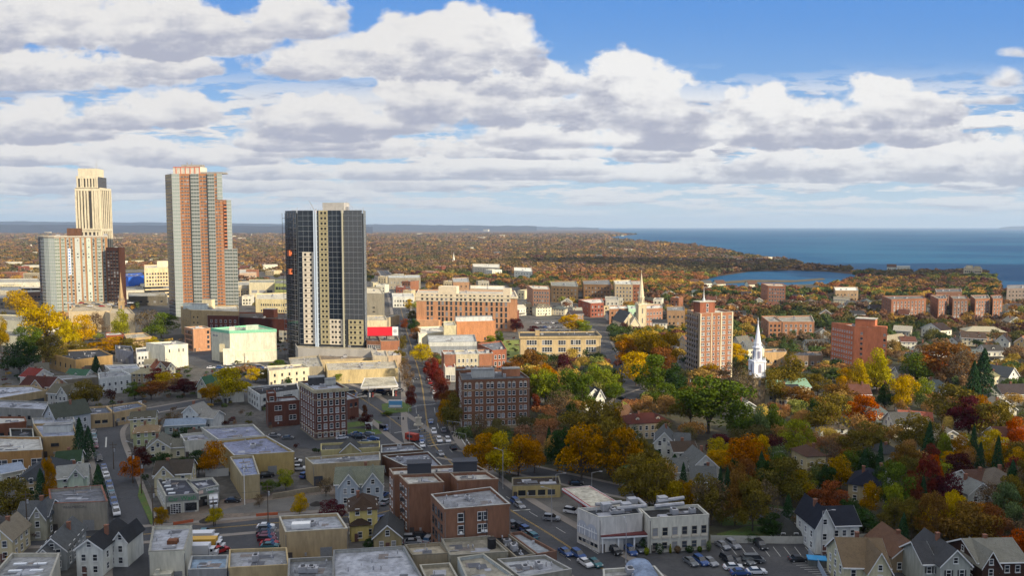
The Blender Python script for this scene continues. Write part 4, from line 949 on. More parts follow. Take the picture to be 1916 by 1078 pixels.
# hotel-like corner apartments
h_, rb = 18.5, '#6e4034'
r, p = bld('corner_brick_apartments', 'six storey dark red brick apartment block with cream trim and many white windows', Q(h_, (589,734),(649,729.5),(618,713),(561,717.5)), h_, rb, '#a4b0d2', cat='apartment block', coping='#8c8a80', cornice='#b5a98f', units=2, vents=5, seed=5,
  wins=[W(0, 5, 6, 1.1, 1.75, 1.3, 2.95, .03, .97, 'std'), W(3, 6, 6, .9, 1.75, 1.3, 2.95, .04, .96, 'std')], bands=[(2.6, .35, '#b9ab92'), (15.2, .3, '#b9ab92')], base=(.8, '#8d8375'), pent=[(.42,.75,6,4,3,'#4a4a50'), (.78,.6,4,3.5,2.4,'#b9b9b9')])
bld('brick_annex', 'two storey dark red brick annex left of the six storey corner apartments', Q(9.5, (500,757),(561,752),(552,744),(497,748)), 9.5, rb, '#8f97ae', units=0, vents=2, coping='#8f8f96', wins=[W(0, [.33,.77], 2, 2.6, 1.7, 2.6, 4.2, 0, 1, 'pair')])
bld('stair_tower', 'square brick stair tower on the annex left of the corner apartments', Q(12.2, (500,740),(517,739),(514,733),(498,734)), 12.2, rb, '#8f97ae', units=0, vents=0, wins=[W(0, [.5], 1, 1.5, 1.6, 9.8, 3, 0, 1)], clear=False)
bld('brick_side_wing', 'low brick wing right of the six storey corner apartments', Q(7.6, (649,752),(671,748),(650,738),(632,741)), 7.6, '#7d4a3c', '#9aa6c6', units=0, vents=2, coping='#b5bac4', wins=[W(0, [.35,.75], 1, 1.2, 1.6, 5, 3, 0, 1, 'bare')])
bld('white_commercial_block', 'white rendered two storey block with black roof left of the corner apartments', Q(6.5, (486,742),(560,732),(556,719),(463,727)), 6.5, '#c4c6cc', '#25272e', units=0, vents=4, wins=[W(0, [.2,.7], 2, 4, 1.1, 1.4, 2.9, 0, 1, 'dark'), W(3, 4, 2, 1, 1.1, 1.4, 2.9, .1, .9, 'dark')])
bld('cream_two_storey_block', 'cream two storey block with plain dark windows above the black roofed one', Q(7.2, (503,697),(579,690),(566,684),(499,688)), 7.2, '#dccfb2', '#b5a794', coping='#e6dcc8', units=2, vents=4, wins=[W(0, 5, 2, .9, 1.5, 1.4, 3.2, .05, .95, 'bare')])
bld('small_white_shed', 'small white block with dark red roof in the car yard', Q(4, (418,739),(457,736),(452,731),(414,733)), 4, '#c9c9c9', '#5a4340', units=0, vents=0, wins=[W(0, [.3], 1, 1, 2, .1, 3, 0, 1, 'dark')])
# the broad brown apartment block by the avenue
r, p = bld('arched_brick_apartments', 'broad brown brick apartment block with arched top windows beside the avenue', Q(19.3, (864,715),(991,711),(968,694),(858,697)), 19.3, '#84563e', '#5c6070', cat='apartment block', coping='#77706a', units=3, vents=9, seed=21,
  wins=[W(0, [.055,.115,.22,.285,.385,.445,.545,.605,.70,.765,.87,.935], 6, 1.05, 1.5, 1.6, 3.0, 0, 1, 'std'), W(3, 4, 6, 1.05, 1.5, 1.6, 3.0, .08, .92, 'std')], bands=[(15.6, .35, '#b39b7a'), (3.6, .35, '#a08a6c')], base=(1.6, '#9c8a74'), pent=[(.35,.45,9,4.5,3.2,'#b9babd'), (.80,.5,7,4,3.0,'#8a5a44')])
for t in (.055,.115,.22,.285,.385,.445,.545,.605,.70,.765,.87,.935):
    b = MB(); b.poly([(.75*cos(pi*i/6), -.12, .75*sin(pi*i/6)*1.1) for i in range(7)]); b.build('window_arch', stone_trim, r, (p[1][0]*t, 0, 18.25))
bld('rear_brick_wing', 'rear wing of the broad arched brick apartments with green parapet', Q(19.8, (852,697),(930,692),(925,688),(852,690)), 19.8, '#84563e', '#5c6070', cat='apartment block', units=2, vents=2, coping='#6e7a70')
# ================= midtown =================
bld('tan_depot', 'curving tan brick depot with dark blue roof beside the left street', Q(5, (144,781),(213,776),(199,763),(138,767)), 5, '#b89b70', '#54617f', units=1, vents=3, wins=[W(0, [.08,.55,.75], 1, 2, 1.3, 1.8, 3, 0, 1, 'bare')])
bld('tan_depot_wing', 'right wing of the curving tan depot with small square windows', Q(5, (213,776),(274,763),(258,755),(199,763)), 5, '#b89b70', '#5a6a90', units=0, vents=5, wins=[W(0, 6, 1, 1.5, 1.2, 1.8, 3, .04, .96, 'bare')])
r, p = bld('ochre_workshop', 'ochre brick workshop with white roof at the left edge above the houses', Q(6, (-40,852),(80,846),(76,822),(-40,820)), 6, '#b0803f', '#b9bac0', units=0, vents=3, coping='#c9c5bd', wins=[W(0, [.35,.6,.9], 1, 3.2, 2.2, 1.6, 3, 0, 1, 'pair')])
bld('blue_roof_studio', 'tan studio with blue roofs and white stair bulkhead beside the tall dark conifers', Q(6.6, (79,822),(145,819),(137,797),(62,797)), 6.6, '#a98c5b', '#8c9ac4', units=0, vents=9, seed=6, wins=[W(0, [.35], 1, 2.4, .8, 4, 3, 0, 1, 'dark')], pent=[(.55,.5,9,3,2.6,'#c2c6cd')])
bld('blue_roof_studio', 'low garage with light blue metal roof behind the studio with the stair bulkhead', Q(6, (62,797),(141,793),(138,784),(60,786)), 6, '#a6a6a8', '#9aa6c8', units=1, vents=9, seed=16)
bld('brick_works', 'red brown brick works with white roof and pale garage door at the left edge', Q(6, (-30,800),(50,792),(47,783),(-30,783)), 6, '#7c4a32', '#c2c2c6', units=0, vents=2, wins=[W(0, [.82], 1, 3, 3, .1, 3, 0, 1, 'pair'), W(0, [.2,.4,.6], 1, 1.4, 1.2, 2, 3, 0, 1, 'bare')])
bld('black_roof_store', 'low store with dark tar roof between the ochre workshop and blue roofed studio', Q(5, (20,826),(64,824),(62,806),(18,806)), 5, '#5c5850', '#23262e', units=0, vents=1, coping='#c4c4c0')
bld('grey_long_warehouse', 'long grey warehouse with lavender roof at the left edge behind the grey gabled house', Q(6, (-40,764),(88,770),(90,755),(-40,750)), 6, '#8f8f90', '#98a2c2', units=1, vents=3, wins=[W(0, 6, 1, 1.4, 1.6, 2.2, 3, .1, .95, 'bare')])
bld('ochre_long_warehouse', 'long ochre warehouse with pale blue roof at the left edge', Q(6.5, (-40,755),(88,733),(60,724),(-60,726)), 6.5, '#a6906a', '#a4aed0', units=1, vents=5, wins=[W(0, 9, 1, 2.6, 1.4, 2.4, 3, .05, .95, 'dark')])
bld('dark_roof_brick_hall', 'brick and mustard hall with black roof below the yellow trees on the left', Q(8, (140,676),(211,667),(185,655),(78,660)), 8, '#b18b4d', '#30333f', units=1, vents=6, seed=11, wins=[W(3, 6, 1, 1.4, 2.4, 3, 3, .05, .95, 'bare')])
bld('grey_flat_hall', 'low grey hall with pale roof left of the olive tree', Q(5, (92,716),(190,708),(175,698),(95,704)), 5, '#7d7468', '#7f828c', units=0, vents=4)
bld('white_office_row', 'white walled office with ribbon windows and pale blue roof beside the dark conifer', Q(6, (205,694),(262,692),(255,684),(196,686)), 6, '#d9dade', '#a9b3cf', units=0, vents=2, wins=[W(0, 4, 1, 3.2, 1.7, 1.4, 3, .03, .97, 'dark')])
bld('white_wood_block', 'white timber block with flat roof just left of the red and orange street trees', Q(7.5, (185,712),(246,704),(228,695),(184,700)), 7.5, '#c9cdd4', '#8f95a6', units=0, vents=1, wins=[W(0, 5, 2, .9, 1.4, 1.2, 3, .05, .95)])
bld('white_box_building', 'large white rendered box building with small high windows left of the mint roofed block', Q(12.5, (308,649),(352,646),(330,641),(273,644)), 12.5, '#e0dccf', '#a6a9b5', coping='#eeeeee', units=1, vents=5, wins=[W(0, [.2,.6,.78], 1, .6, 1.8, 9, 3, 0, 1, 'bare')])
bld('white_box_annex', 'small white annex with black windows at the left foot of the white box building', Q(8, (255,662),(278,660),(276,652),(254,654)), 8, '#c6c8cf', '#6f7484', units=0, vents=1, wins=[W(0, 3, 2, .9, 1.4, 1.6, 3, .1, .9, 'bare')])
bld('slate_blue_shed', 'slate blue shed with dark roof left of the small white annex', Q(7, (216,656),(250,660),(246,650),(216,648)), 7, '#737b96', '#34363e', units=1, vents=1)
r, p = bld('mint_roof_block', 'large blank cream white block with mint green parapet in front of the tallest tower', Q(18.5, (429,622),(517,619),(480,610),(395,617)), 18.5, '#dcd8c6', '#9fc9ae', units=6, vents=8, seed=31, wins=[W(3, [.15,.3], 1, 2.4, .8, 15, 3, 0, 1, 'bare')])
mint = mat('mint_paint', (.22,.52,.33), .7, .3, .5); b = MB(); b.ring(inset(p, -.12), inset(p, .5), 17.7, 19.4); b.build('parapet_band', mint, r); panel(r, p, 0, 0, 1, 6.6, 7.2, mat('mint_pale', (.40,.62,.42), .7), 'mint_stripe', .08)
b = MB(); b.box(0, 7, 0, 3, 18.5, 22); b.build('penthouse', wallm('#c2d6c8'), r, (p[1][0]*.35, 1, 0)); b = MB(); b.box(0, 3, 0, 3, 18.5, 21.5); b.build('penthouse', wallm('#cfcfcb'), r, (0, .5, 0))
b = MB(); b.box(-6, 0, 4, 12, 0, 11); b.build('service_wing', wallm('#b8ae94'), r)
b = MB(); b.box(-3.5, 3.5, -4, 0, 0, 9); b.build('entry_wing', wallm('#e3ded0'), r)
bld('salmon_block', 'salmon brick four storey block with grey side between the white blocks', Q(14, (361,618),(394,616),(380,612),(345,614)), 14, '#c68a63', '#dcd6cc', coping='#e0d8c8', units=1, vents=1, wins=[W(0, [.85], 4, 1.4, 1.9, 1.6, 3.2, 0, 1, 'bare'), W(3, 5, 4, 1.5, 1.9, 1.6, 3.2, .1, .9, 'dark')])
bld('olive_brick_block', 'olive tan brick block with white rooftop sheds at the foot of the tallest tower', Q(20, (356,582),(447,585),(445,573),(338,575)), 20, '#b59a6c', '#c9c2b4', units=4, vents=3, wins=[W(0, [.07,.15], 4, 1, 1.3, 3, 4, 0, 1, 'bare'), W(3, 4, 4, 1, 1.3, 3, 4, .1, .9, 'bare')], pent=[(.2,.5,18,5,4,'#c9d3dc'), (.45,.6,8,4,7,'#dccba6')])
bld('maroon_block', 'maroon brick walk-up with pale parapet behind the mint roofed block', Q(17, (388,592),(447,593),(445,586),(388,586)), 17, '#6a3a30', '#bdb5a8', coping='#cdbfae', units=1, vents=4, wins=[W(0, 6, 4, 1.2, 1.8, 2, 3.6, .05, .95)])
bld('dark_brown_theatre', 'dark brown blank brick theatre between the tallest tower and unfinished dark glass tower', Q(15, (447,596),(545,600),(540,588),(447,586)), 15, '#5a2f28', '#3d3536', units=1, vents=2, pent=[(.62,.4,9,5,6,'#4f2a24')])
bld('pale_yellow_offices', 'pale yellow offices with two rows of small windows left of the unfinished dark glass tower', Q(19, (478,561),(542,562),(540,549),(480,551)), 19, '#e3cf9a', '#cfc8b8', units=3, vents=2, wins=[W(0, 13, 2, 1.1, 1.7, 9, 5, .14, .98, 'bare')])
bld('cream_arcade', 'cream arcade building with arched panels and green corner behind the yellow offices', Q(16, (466,530),(514,530),(514,524),(466,524)), 16, '#dccfae', '#9c9c8e', units=2, vents=2, wins=[W(0, 3, 1, 6, 3, 5, 5, .05, .95, 'std')])
bld('green_corner_block', 'green corner block with dark windows beside the cream arcade', Q(16, (514,532),(542,532),(542,524),(514,524)), 16, '#8f9a55', '#7d7f72', units=1, vents=1, wins=[W(0, 5, 2, 2.2, 3, 4, 6, .05, .95, 'dark')])
r, p = bld('parking_garage', 'cream concrete parking garage in front of the wide apartment slab', Q(17, (205,582),(252,584),(240,572),(150,567)), 14.5, '#d2bd9a', '#bfae94', units=0, vents=0, par=1.1)
bld('parking_garage', 'long beige parking deck with cars on its roof behind the yellow trees', Q(16, (128,583),(205,582),(214,566),(150,563)), 15, '#cdb692', '#bba88c', units=0, vents=0, par=1.1, coping='#e0cfb0')
bld('tan_transit_hall', 'tan brick hall with brown band right of the yellow trees', Q(8, (237,636),(284,632),(270,624),(232,627)), 8, '#b7976b', '#b0a48c', units=0, vents=1, bands=[(6.3,.9,'#5a4a38')])
bld('red_gable_hall', 'brick hall with pale gabled roof left of the tan hall', Q(7, (198,630),(232,628),(226,622),(198,624)), 7, '#8a4532', '#c3c6cf', units=0, vents=1)
r, p = bld('blue_wrapped_building', 'building wrapped in bright blue sheeting behind the dark brick block', Q(18, (240,520),(269,517),(266,512),(226,514)), 18, mat('blue_wrap', (.03,.14,.62), .55, .4, .3), '#3a5cb8', units=3, vents=2)
bld('cream_garage_tower', 'cream block with open parking decks left of the tallest tower', Q(33, (270,503),(316,502),(314,496),(270,497)), 33, '#dfc79c', '#e2d4b8', units=2, vents=1, pent=[(.8,.5,14,8,7,'#e6d6b4')], wins=[W(0, 8, 4, 1.8, 2.0, 14, 4, .05, .95, 'bare'), W(0, 5, 3, 7.2, 2.3, 2, 4, .02, .98, 'bare')])
bld('highway_deck', 'dark elevated highway deck behind the building in blue sheeting', Q(14, (228,512),(316,509),(316,503),(228,505)), 14, '#3f3a36', '#6e6a64', units=0, vents=0, clear=False)
bld('rail_bridge', 'cream concrete rail bridge at the left edge among yellow trees', Q(9, (-20,600),(52,605),(48,592),(-20,590)), 9, '#d9d2b8', '#8c8a80', units=0, vents=0, par=1)
bld('rail_bridge', 'lower cream rail bridge deck with shadowed span at the left edge', Q(6, (-20,628),(54,634),(52,622),(-20,617)), 6, '#d9d2b8', '#8c8a80', units=0, vents=0, par=1)
for i, (x0, x1, y, c, lb) in enumerate([(-20,75,530,'#d8d2c4','pale low warehouse left of the wide apartment slab'), (0,78,545,'#b9b0a0','long grey beige warehouse at the left edge below the pale one'), (-20,50,560,'#8f8478','dusty brown depot at the left edge above the rail bridge'), (40,78,548,'#7d5f50','small brown brick building against the wide apartment slab'),
    (228,270,545,'#cfc6b8','low white store right of the dark brick block'), (262,318,538,'#8e857c','low grey store under the cream garage block'), (240,312,556,'#6d675f','dark roofed market right of the garage'), (448,480,512,'#b79a86','brick school like block right of the tallest tower'), (446,478,535,'#cdbfa8','beige store at the right foot of the tallest tower')]):
    bld('low_commercial_building', lb, Q(9, (x0,y),(x1,y-1),(x1-4,y-8),(x0,y-7)), 9, c, '#c9c5bd' if i % 2 else '#a8a6a2', units=1, vents=2, wins=[W(0, 5, 1, 2.2, 1.8, 3, 3, .05, .95, 'bare')])
# right of the dark tower
bld('cream_blank_block', 'tall cream blank-walled block tight against the right side of the unfinished dark glass tower', Q(23, (684,550),(719,552),(712,541),(684,538)), 23, '#e3d0ad', '#d6c8ac', units=1, vents=0, coping='#efe2c6', wins=[W(0, [.44], 2, 2.2, .5, 8, 3.6, 0, 1, 'dark')])
bld('cream_blank_annex', 'lower cream annex in front of the tall blank cream block', Q(11, (684,602),(725,601),(720,592),(684,592)), 11, '#d8c6a6', '#cabb9f', units=1, vents=1, coping='#e8dcc4')
r, p = bld('billboard_brick_building', 'brown brick building under the red billboard beside the avenue', Q(13, (686,640),(712,641),(706,630),(682,629)), 13, '#8a5b43', '#8a7b6c', units=0, vents=1, wins=[W(0, 6, 3, .95, 1.8, 2.2, 3.6, .06, .97)])
bld('billboard_brick_wing', 'blank red brick wing right of the billboard building', Q(13, (712,641),(748,640),(742,629),(706,630)), 13, '#a86a4c', '#9c9080', units=1, vents=2, coping='#c4ab94', wins=[W(0, [.94], 1, .6, 6, 4, 3, 0, 1, 'dark')])
bld('white_brick_lowrise', 'pale whitewashed lowrise with rooftop clutter below the billboard building', Q(9, (697,668),(726,669),(722,658),(694,658)), 9, '#c9b9a2', '#bdb7ae', units=2, vents=3, wins=[W(0, [.55,.68], 2, .9, 1.2, 2, 3.2, 0, 1, 'dark')])
bld('tan_brick_lowrise', 'tan blank lowrise against the avenue below the billboard building', Q(9, (726,669),(751,667),(744,657),(722,658)), 9, '#b59a80', '#b3aca4', units=1, vents=2)
b = MB(); b.box(-9, 5.6, -.2, .2, 0, 5.2, 0); b.box(5.6, 9, -.2, .2, 0, 5.2, 1); 
R = empty('billboard', (*at(715,640,13), 13.7), 0.05); o = b.build('billboard_panel', [mat('billboard_red', (.62,.02,.035), .5), white], R, (0, 4, 2.4))
b = MB(); b.cyl(0, 0, 0, .1, 1.1, n=12); q = b.build('round_emblem', mat('emblem_grey', (.4,.42,.44), .6), R, (7.3, 3.75, 5.2)); q.rotation_euler = (pi/2, 0, 0)
b = MB()
for x in (-8, -3, 2, 7): b.tube((x, 4.4, 0), (x, 4.4, 7.4), .18, n=5); b.tube((x, 7, 0), (x, 4.4, 5), .12, n=4)
b.box(-9, 9, 3.2, 4.0, 2.1, 2.25); b.build('billboard_frame', dark_m, R); tag(R, 'wide red rooftop billboard with white end panel beside the avenue', 'billboard')
bld('low_mixed_store', 'low store with brown roof at the foot of the raw concrete podium', Q(6, (600,676),(700,672),(694,662),(596,665)), 6, '#b7a382', '#8b7766', units=3, vents=4, wins=[W(0, 5, 1, 2.4, 1.8, 1.4, 3, .05, .95, 'bare')])
bld('low_mixed_store', 'long yellow beige store with rooftop vents behind the first gas station', Q(6.5, (612,696),(745,692),(740,676),(608,680)), 6.5, '#cbb27c', '#b9b0a2', units=4, vents=8, seed=14)
bld('low_mixed_store', 'grey store left of the concrete podium behind the mint roofed block', Q(7, (545,690),(605,688),(596,668),(540,672)), 7, '#968c7c', '#ada9a4', units=3, vents=5, seed=15)
# cream-topped orange hotel
r, p = bld('cream_topped_orange_block', 'long orange brick block with cream top storey and regular windows', Q(28, (779,550),(968,553),(962,541),(784,539)), 26, '#cf8f62', '#cdbfae', coping='#efe3cc', cornice='#e6d6ba', units=4, vents=4, seed=17,
  wins=[W(0, [.115,.155,.23,.265,.305,.35,.40,.445,.50,.545,.60,.645,.70,.75,.80,.845,.89], 5, 1.7, 3.1, 2.5, 4.3, 0, 1, 'tan')], cap=100)
cb = mat('cream_stucco', (.66,.56,.40), .9, .3, .4); panel(r, p, 0, -.002, .935, 22.6, 28.9, cb, 'top_storey_band', .3, .34)
for t in (.05,.10,.15,.20,.245,.29,.34,.40,.44,.48,.53,.57,.63,.67,.72,.76,.80,.84,.90):
    for z in (23.4, 26.2): panel(r, p, 0, t, t+.022, z, z+1.5, pane, 'top_window', .36, .1)
b = MB(); b.box(p[1][0]*.22, p[1][0]*.40, 1, 9, 28, 34); b.build('penthouse', cb, r); b = MB(); b.box(p[1][0]*.86, p[1][0]*.93, 1, 7, 28, 33); b.build('penthouse', cb, r); panel(r, p, 0, 0, .24, 0, 8, wallm('#d99f72'), 'side_annex', 4, 4)
bld('orange_theatre', 'plain orange theatre block with white rooftop ducts before the long cream-topped block', Q(14, (854,604),(928,602),(922,596),(850,597)), 14, '#c9824f', '#d6d3d0', units=5, vents=3, seed=18, wins=[W(0, [.42,.72], 1, 1, 1.6, 1.5, 3, 0, 1, 'dark')], pent=[(.45,.3,26,4,3.4,'#c9ccd6')])
bld('beige_stair_block', 'narrow pale yellow blank block left of the orange theatre', Q(14.5, (830,611),(854,611),(850,603),(830,603)), 14.5, '#d9cda6', '#c9c2b0', units=0, vents=0)
bld('grey_blue_warehouse', 'grey blue metal warehouse with white wall band beside the avenue', Q(8.5, (802,642),(892,641),(888,628),(800,630)), 8.5, '#8f96a5', '#b9bfcc', units=1, vents=1, bands=[(6.3, 2.6, '#c9ccd0')])
bld('white_low_store', 'white low store between the avenue trees and the long cream-topped block', Q(7, (783,628),(832,622),(828,612),(780,614)), 7, '#e6dcc8', '#dcd6cc', units=1, vents=1)
bld('brick_row_building', 'brick end building with orange awning beside the crimson street trees', Q(12, (831,666),(853,666),(850,658),(826,658)), 12, '#9c6650', '#c9c9cc', units=0, vents=2, coping='#cfcfd2')
r, p = bld('whitewashed_row_building', 'whitewashed brick building with fire escapes in the long row behind the arched brick apartments', Q(12, (853,666),(896,665),(892,657),(850,658)), 12, '#c4b8a0', '#c9c9cc', units=1, vents=4, coping='#d8d8da', wins=[W(0, 5, 3, 1, 1.7, 1.6, 3.4, .05, .95)])
bld('brick_row_building', 'blank brick building between the whitewashed building and curved brick corner', Q(12, (896,665),(922,664),(918,656),(892,657)), 12, '#a3684a', '#c2c2c8', units=1, vents=2, coping='#d0d0d2')
bld('curved_corner_building', 'red brick corner building with arched white windows and slate roof', Q(13, (921,658),(948,656),(938,640),(893,645)), 13, '#9c5a40', '#6c7286', units=1, vents=3, wins=[W(0, 3, 3, 1.2, 1.9, 1.6, 3.6, .08, .92)])
bld('striped_awning_shop', 'white shop with orange awning right of the crimson street trees', Q(7, (833,690),(853,690),(850,682),(830,682)), 7, '#d9d4ca', '#b9462e', units=0, vents=0, wins=[W(0, 2, 1, 2, 3, .5, 3, .05, .95)], clear=False)
r, p = bld('beige_school', 'beige brick school with grouped tall windows and dark parapet', Q(14.5, (973,632),(1124,631),(1115,622),(972,623)), 14.5, '#cdb283', '#4d4b4a', coping='#46423e', cornice='#c2a878', units=1, vents=3, pent=[(.22,.4,2.6,2.6,3.5,'#b99c70')],
  wins=[W(0, [.10,.13,.16,.19], 3, 1.5, 2.6, 1.6, 4.3, 0, 1), W(0, [.29,.32,.35,.38], 3, 1.5, 2.6, 1.6, 4.3, 0, 1), W(0, [.49,.52,.55], 3, 1.4, 2.4, 1.6, 4.3, 0, 1), W(0, [.645,.675,.705,.735], 3, 1.5, 2.6, 1.6, 4.3, 0, 1), W(0, [.835,.865,.895,.925], 3, 1.5, 2.6, 1.6, 4.3, 0, 1)])
# blocks beyond
FB = [('pink_brick_block','salmon brick apartment block with dark left side behind the school car park',23,(997,542),(1029,543),(1026,536),(986,535),'#b8805f','#d6cdbf',6,6),
 ('dormered_brick_block','dark roofed brick apartments with gables behind the salmon brick block',17,(1032,536),(1082,538),(1078,527),(1030,528),'#9c7a52','#8b8f8c',7,4),
 ('dormered_brick_block','slate roofed brick apartments with tall dormers left of the cream six storey block',18,(1092,533),(1143,534),(1140,524),(1090,526),'#8f6c4c','#7d8087',8,4),
 ('cream_apartment_block','cream six storey apartment block with olive eaves near the tall church spire',21,(1151,533),(1184,534),(1180,525),(1148,526),'#dcbf92','#cfd0cc',5,5),
 ('brick_apartment_block','brick apartment block just right of the cream six storey block',21,(1184,534),(1204,534),(1202,526),(1180,526),'#94593e','#b9b2a6',3,5),
 ('red_row_block','red brick row with white parapet behind the square car park',12,(1105,569),(1130,568),(1126,560),(1082,562),'#9c5340','#e0dcd8',4,3),
 ('pale_grey_block','pale grey flat block right of the red brick row',12,(1133,563),(1158,563),(1156,556),(1132,556),'#b9b6b0','#b0a99c',3,3),
 ('brick_walkup','brown brick walk-up row left of the tall church spire',12,(1140,580),(1176,579),(1174,573),(1140,574),'#9c6a4c','#e6e0da',4,3),
 ('mint_front_walkup','mint fronted walk-up beside the tall church spire',13,(1176,580),(1193,579),(1190,573),(1174,573),'#9cc4ac','#cfe0d6',2,3),
 ('brick_walkup','brick walk-up with cream bays right of the tall church spire',14,(1208,580),(1240,578),(1238,571),(1207,573),'#a8735a','#e6e0da',5,3),
 ('brick_gable_block','grey roofed brick house block right of the cream bay walk-up',12,(1248,583),(1282,583),(1280,574),(1247,575),'#9c7a5c','#87898c',4,2),
 ('far_brick_block','tan brick block behind the long cream-topped block',17,(848,529),(878,529),(876,520),(846,521),'#b98b66','#a9adb5',3,3),
 ('far_grey_block','long grey block with small windows left of the avenue far end',14,(727,521),(787,521),(786,515),(725,516),'#a3998a','#b8bfc6',9,2),
 ('far_red_store','dull red low store in front of the long grey block',9,(742,541),(768,541),(767,536),(740,536),'#7c3a36','#6f5f5a',3,1),
 ('far_white_rows','white painted low rows left of the long cream-topped block',10,(735,557),(775,557),(773,550),(733,550),'#dcdcdc','#cfcfcf',7,2),
 ('far_cream_block','cream institutional block on the wooded rise beyond the avenue',14,(886,500),(935,502),(935,495),(884,494),'#dcccb4','#e3dccf',9,3),
 ('far_white_block','bright white institutional block right of the cream one on the wooded rise',14,(962,507),(996,509),(994,502),(962,501),'#ece8dc','#f0ece4',6,3),
 ('far_white_store','long white roofed store beyond the long cream-topped block',7,(880,541),(945,543),(945,536),(880,535),'#dccdb4','#efeae0',6,1),
 ('shore_brick_block','orange brick block with white stair head by the inlet',20,(1437,536),(1470,537),(1466,532),(1424,531),'#b8734f','#c9b59c',6,5),
 ('shore_white_roof_block','low white roofed block right of the orange brick block by the inlet',11,(1563,545),(1606,545),(1604,538),(1560,538),'#a88a6c','#ecebe6',6,2),
 ('brown_brick_slab','long brown brick apartment slab with white windows in the right distance',17,(1668,562),(1733,560),(1726,554),(1650,555),'#9c6347','#7d7470',9,5),
 ('brown_brick_slab','left wing of the twin brown brick apartments at the right',17,(1756,561),(1772,560),(1768,553),(1741,554),'#9c6347','#8b8078',3,5),
 ('brown_brick_slab','narrow middle wing of the twin brown brick apartments at the right',17,(1783,561),(1812,561),(1808,554),(1776,554),'#8f5f45','#8b8078',4,5),
 ('brown_brick_slab','right wing of the twin brown brick apartments at the right',17,(1825,561),(1852,560),(1848,553),(1816,554),'#a0684a','#8b8078',5,5),
 ('brown_brick_slab','end wing of the twin brown brick apartments nearest the right edge',17,(1858,561),(1876,560),(1874,553),(1853,554),'#9a6446','#8b8078',3,5),
 ('shaded_shore_block','long shaded brick block in the shadow near the shore',14,(1752,548),(1800,547),(1798,541),(1750,542),'#7c5648','#6c6c74',8,3),
 ('shaded_shore_block','shaded grey apartment block with balconies at the far right shore',17,(1884,541),(1940,540),(1940,534),(1884,535),'#8c7c78','#8a8c96',8,4),
 ('low_brick_apartments','low brick apartments with cluttered roof behind the white church steeple',11,(1464,604),(1524,604),(1518,592),(1448,594),'#a86f4c','#9c958c',6,3),
 ('low_brick_apartments','left brick wing of the cluttered roof apartments near the white church steeple',11,(1438,604),(1463,604),(1452,592),(1424,593),'#a86f4c','#a39a90',3,3),
 ('tan_church_hall','tan flat hall right of the white church steeple',7,(1430,662),(1472,661),(1468,655),(1430,656),'#c9a06a','#9c7a5c',3,1),
 ('salmon_rear_hall','brown roofed low hall between the white church steeple and orange brick block',6,(1478,668),(1540,668),(1536,660),(1476,661),'#8b6f5a','#7c7068',5,1)]
for i, (nm, lb, h, fl, fr, br, bl_, wc, rc, nx, ny) in enumerate(FB):
    dz = (h-1.5)/ny
    bld(nm, lb, Q(h, fl, fr, br, bl_), h, wc, rc, cat='building', units=2, vents=1, coping='#cfc4b2' if i % 2 else None, seed=i, wins=[W(0, nx, ny, 1.4, 1.8, 1.4, dz, .04, .96, 'std' if 'brown' in nm or i % 3 == 0 else 'bare'), W(3, 3, ny, 1.3, 1.7, 1.4, dz, .1, .9, 'bare')])
# downtown infill far left and centre far: small pale blocks
# ================= white hall and filling stations =================
r, p = bld('white_event_hall', 'long white two storey hall with balconied windows and ducts on its dark roof', Q(8.2, (1216,976),(1327,969),(1306,950),(1195,956)), 8.2, '#cfccc6', '#33353c', coping='#d8d6d2', units=3, vents=3, seed=41,
  wins=[W(0, [.09,.255,.42,.585,.75,.91], 1, 1.25, 1.9, 4.4, 3, 0, 1, 'tan'), W(0, [.09,.25,.42,.585,.75,.91], 1, 1.2, 1.6, 1.0, 3, 0, 1, 'tan')])
for t in (.09,.255,.42,.585,.75,.91): panel(r, p, 0, t-.055, t+.055, 3.7, 4.2, stone_trim, 'balcony', .55, .55)
r, p = bld('white_event_wing', 'white street wing of the event hall with arched blank windows', Q(8.2, (1122,975),(1203,967),(1190,950),(1080,957)), 8.2, '#cccad0', '#3b4250', coping='#cfcfcf', units=4, vents=2, seed=42)
P_, d_, L_, a_ = edge_frame(p, 3)
for t in (.25, .68):
    b = MB(); w = 1.9
    b.poly([(w*cos(pi*i/8), -.10, 4.6+w*sin(pi*i/8)) for i in range(9)] + [(-w, -.10, 2.9), (w, -.10, 2.9)][::1]); b.build('arched_window', mat('blank_window_grey', (.40,.42,.46), .7), r, (P_[0]+d_[0]*L_*t, P_[1]+d_[1]*L_*t, 0), a_)
    b = MB()
    for k in (-1, 0, 1): b.box(k*.95-.07, k*.95+.07, -.2, -.09, 2.9, 5.4)
    b.box(-1.9, 1.9, -.2, -.09, 4.5, 4.7); b.build('window_bars', white, r, (P_[0]+d_[0]*L_*t, P_[1]+d_[1]*L_*t, 0), a_)
put_windows(r, p, [W(3, 5, 1, 1.2, .9, 1.0, 3, .06, .94, 'bare')])
b = MB()
for seg in (((6,4),(14,4)), ((14,4),(14,9)), ((2,8),(9,8)), ((16,3),(24,3)), ((18,6),(26,7))):
    (x0,y0),(x1,y1) = seg; b.tube((x0,y0,9.3), (x1,y1,9.3), .55, n=8)
for x, y in ((4,6),(9,5),(12,8),(20,7)): b.box(x-1.2, x+1.2, y-1, y+1, 8.3, 10.2)
b.build('roof_ducts', metal_g, r)
R = empty('entrance_porch', (*at(1125,1037), 0), 0.12); b = MB(); b.box(0, 12.5, 0, 5.5, 3.7, 4.2); b.build('porch_roof', white, R); b = MB(); b.box(-.1, 12.6, -.1, 5.4, 4.2, 4.45); b.build('porch_edge', mat('maroon_edge', (.12,.03,.03), .7), R)
for x in (.4, 4.4, 8.4, 12.1): b = MB(); b.cyl(x, .4, 0, 3.7, .22, n=8); b.build('column', white, R)
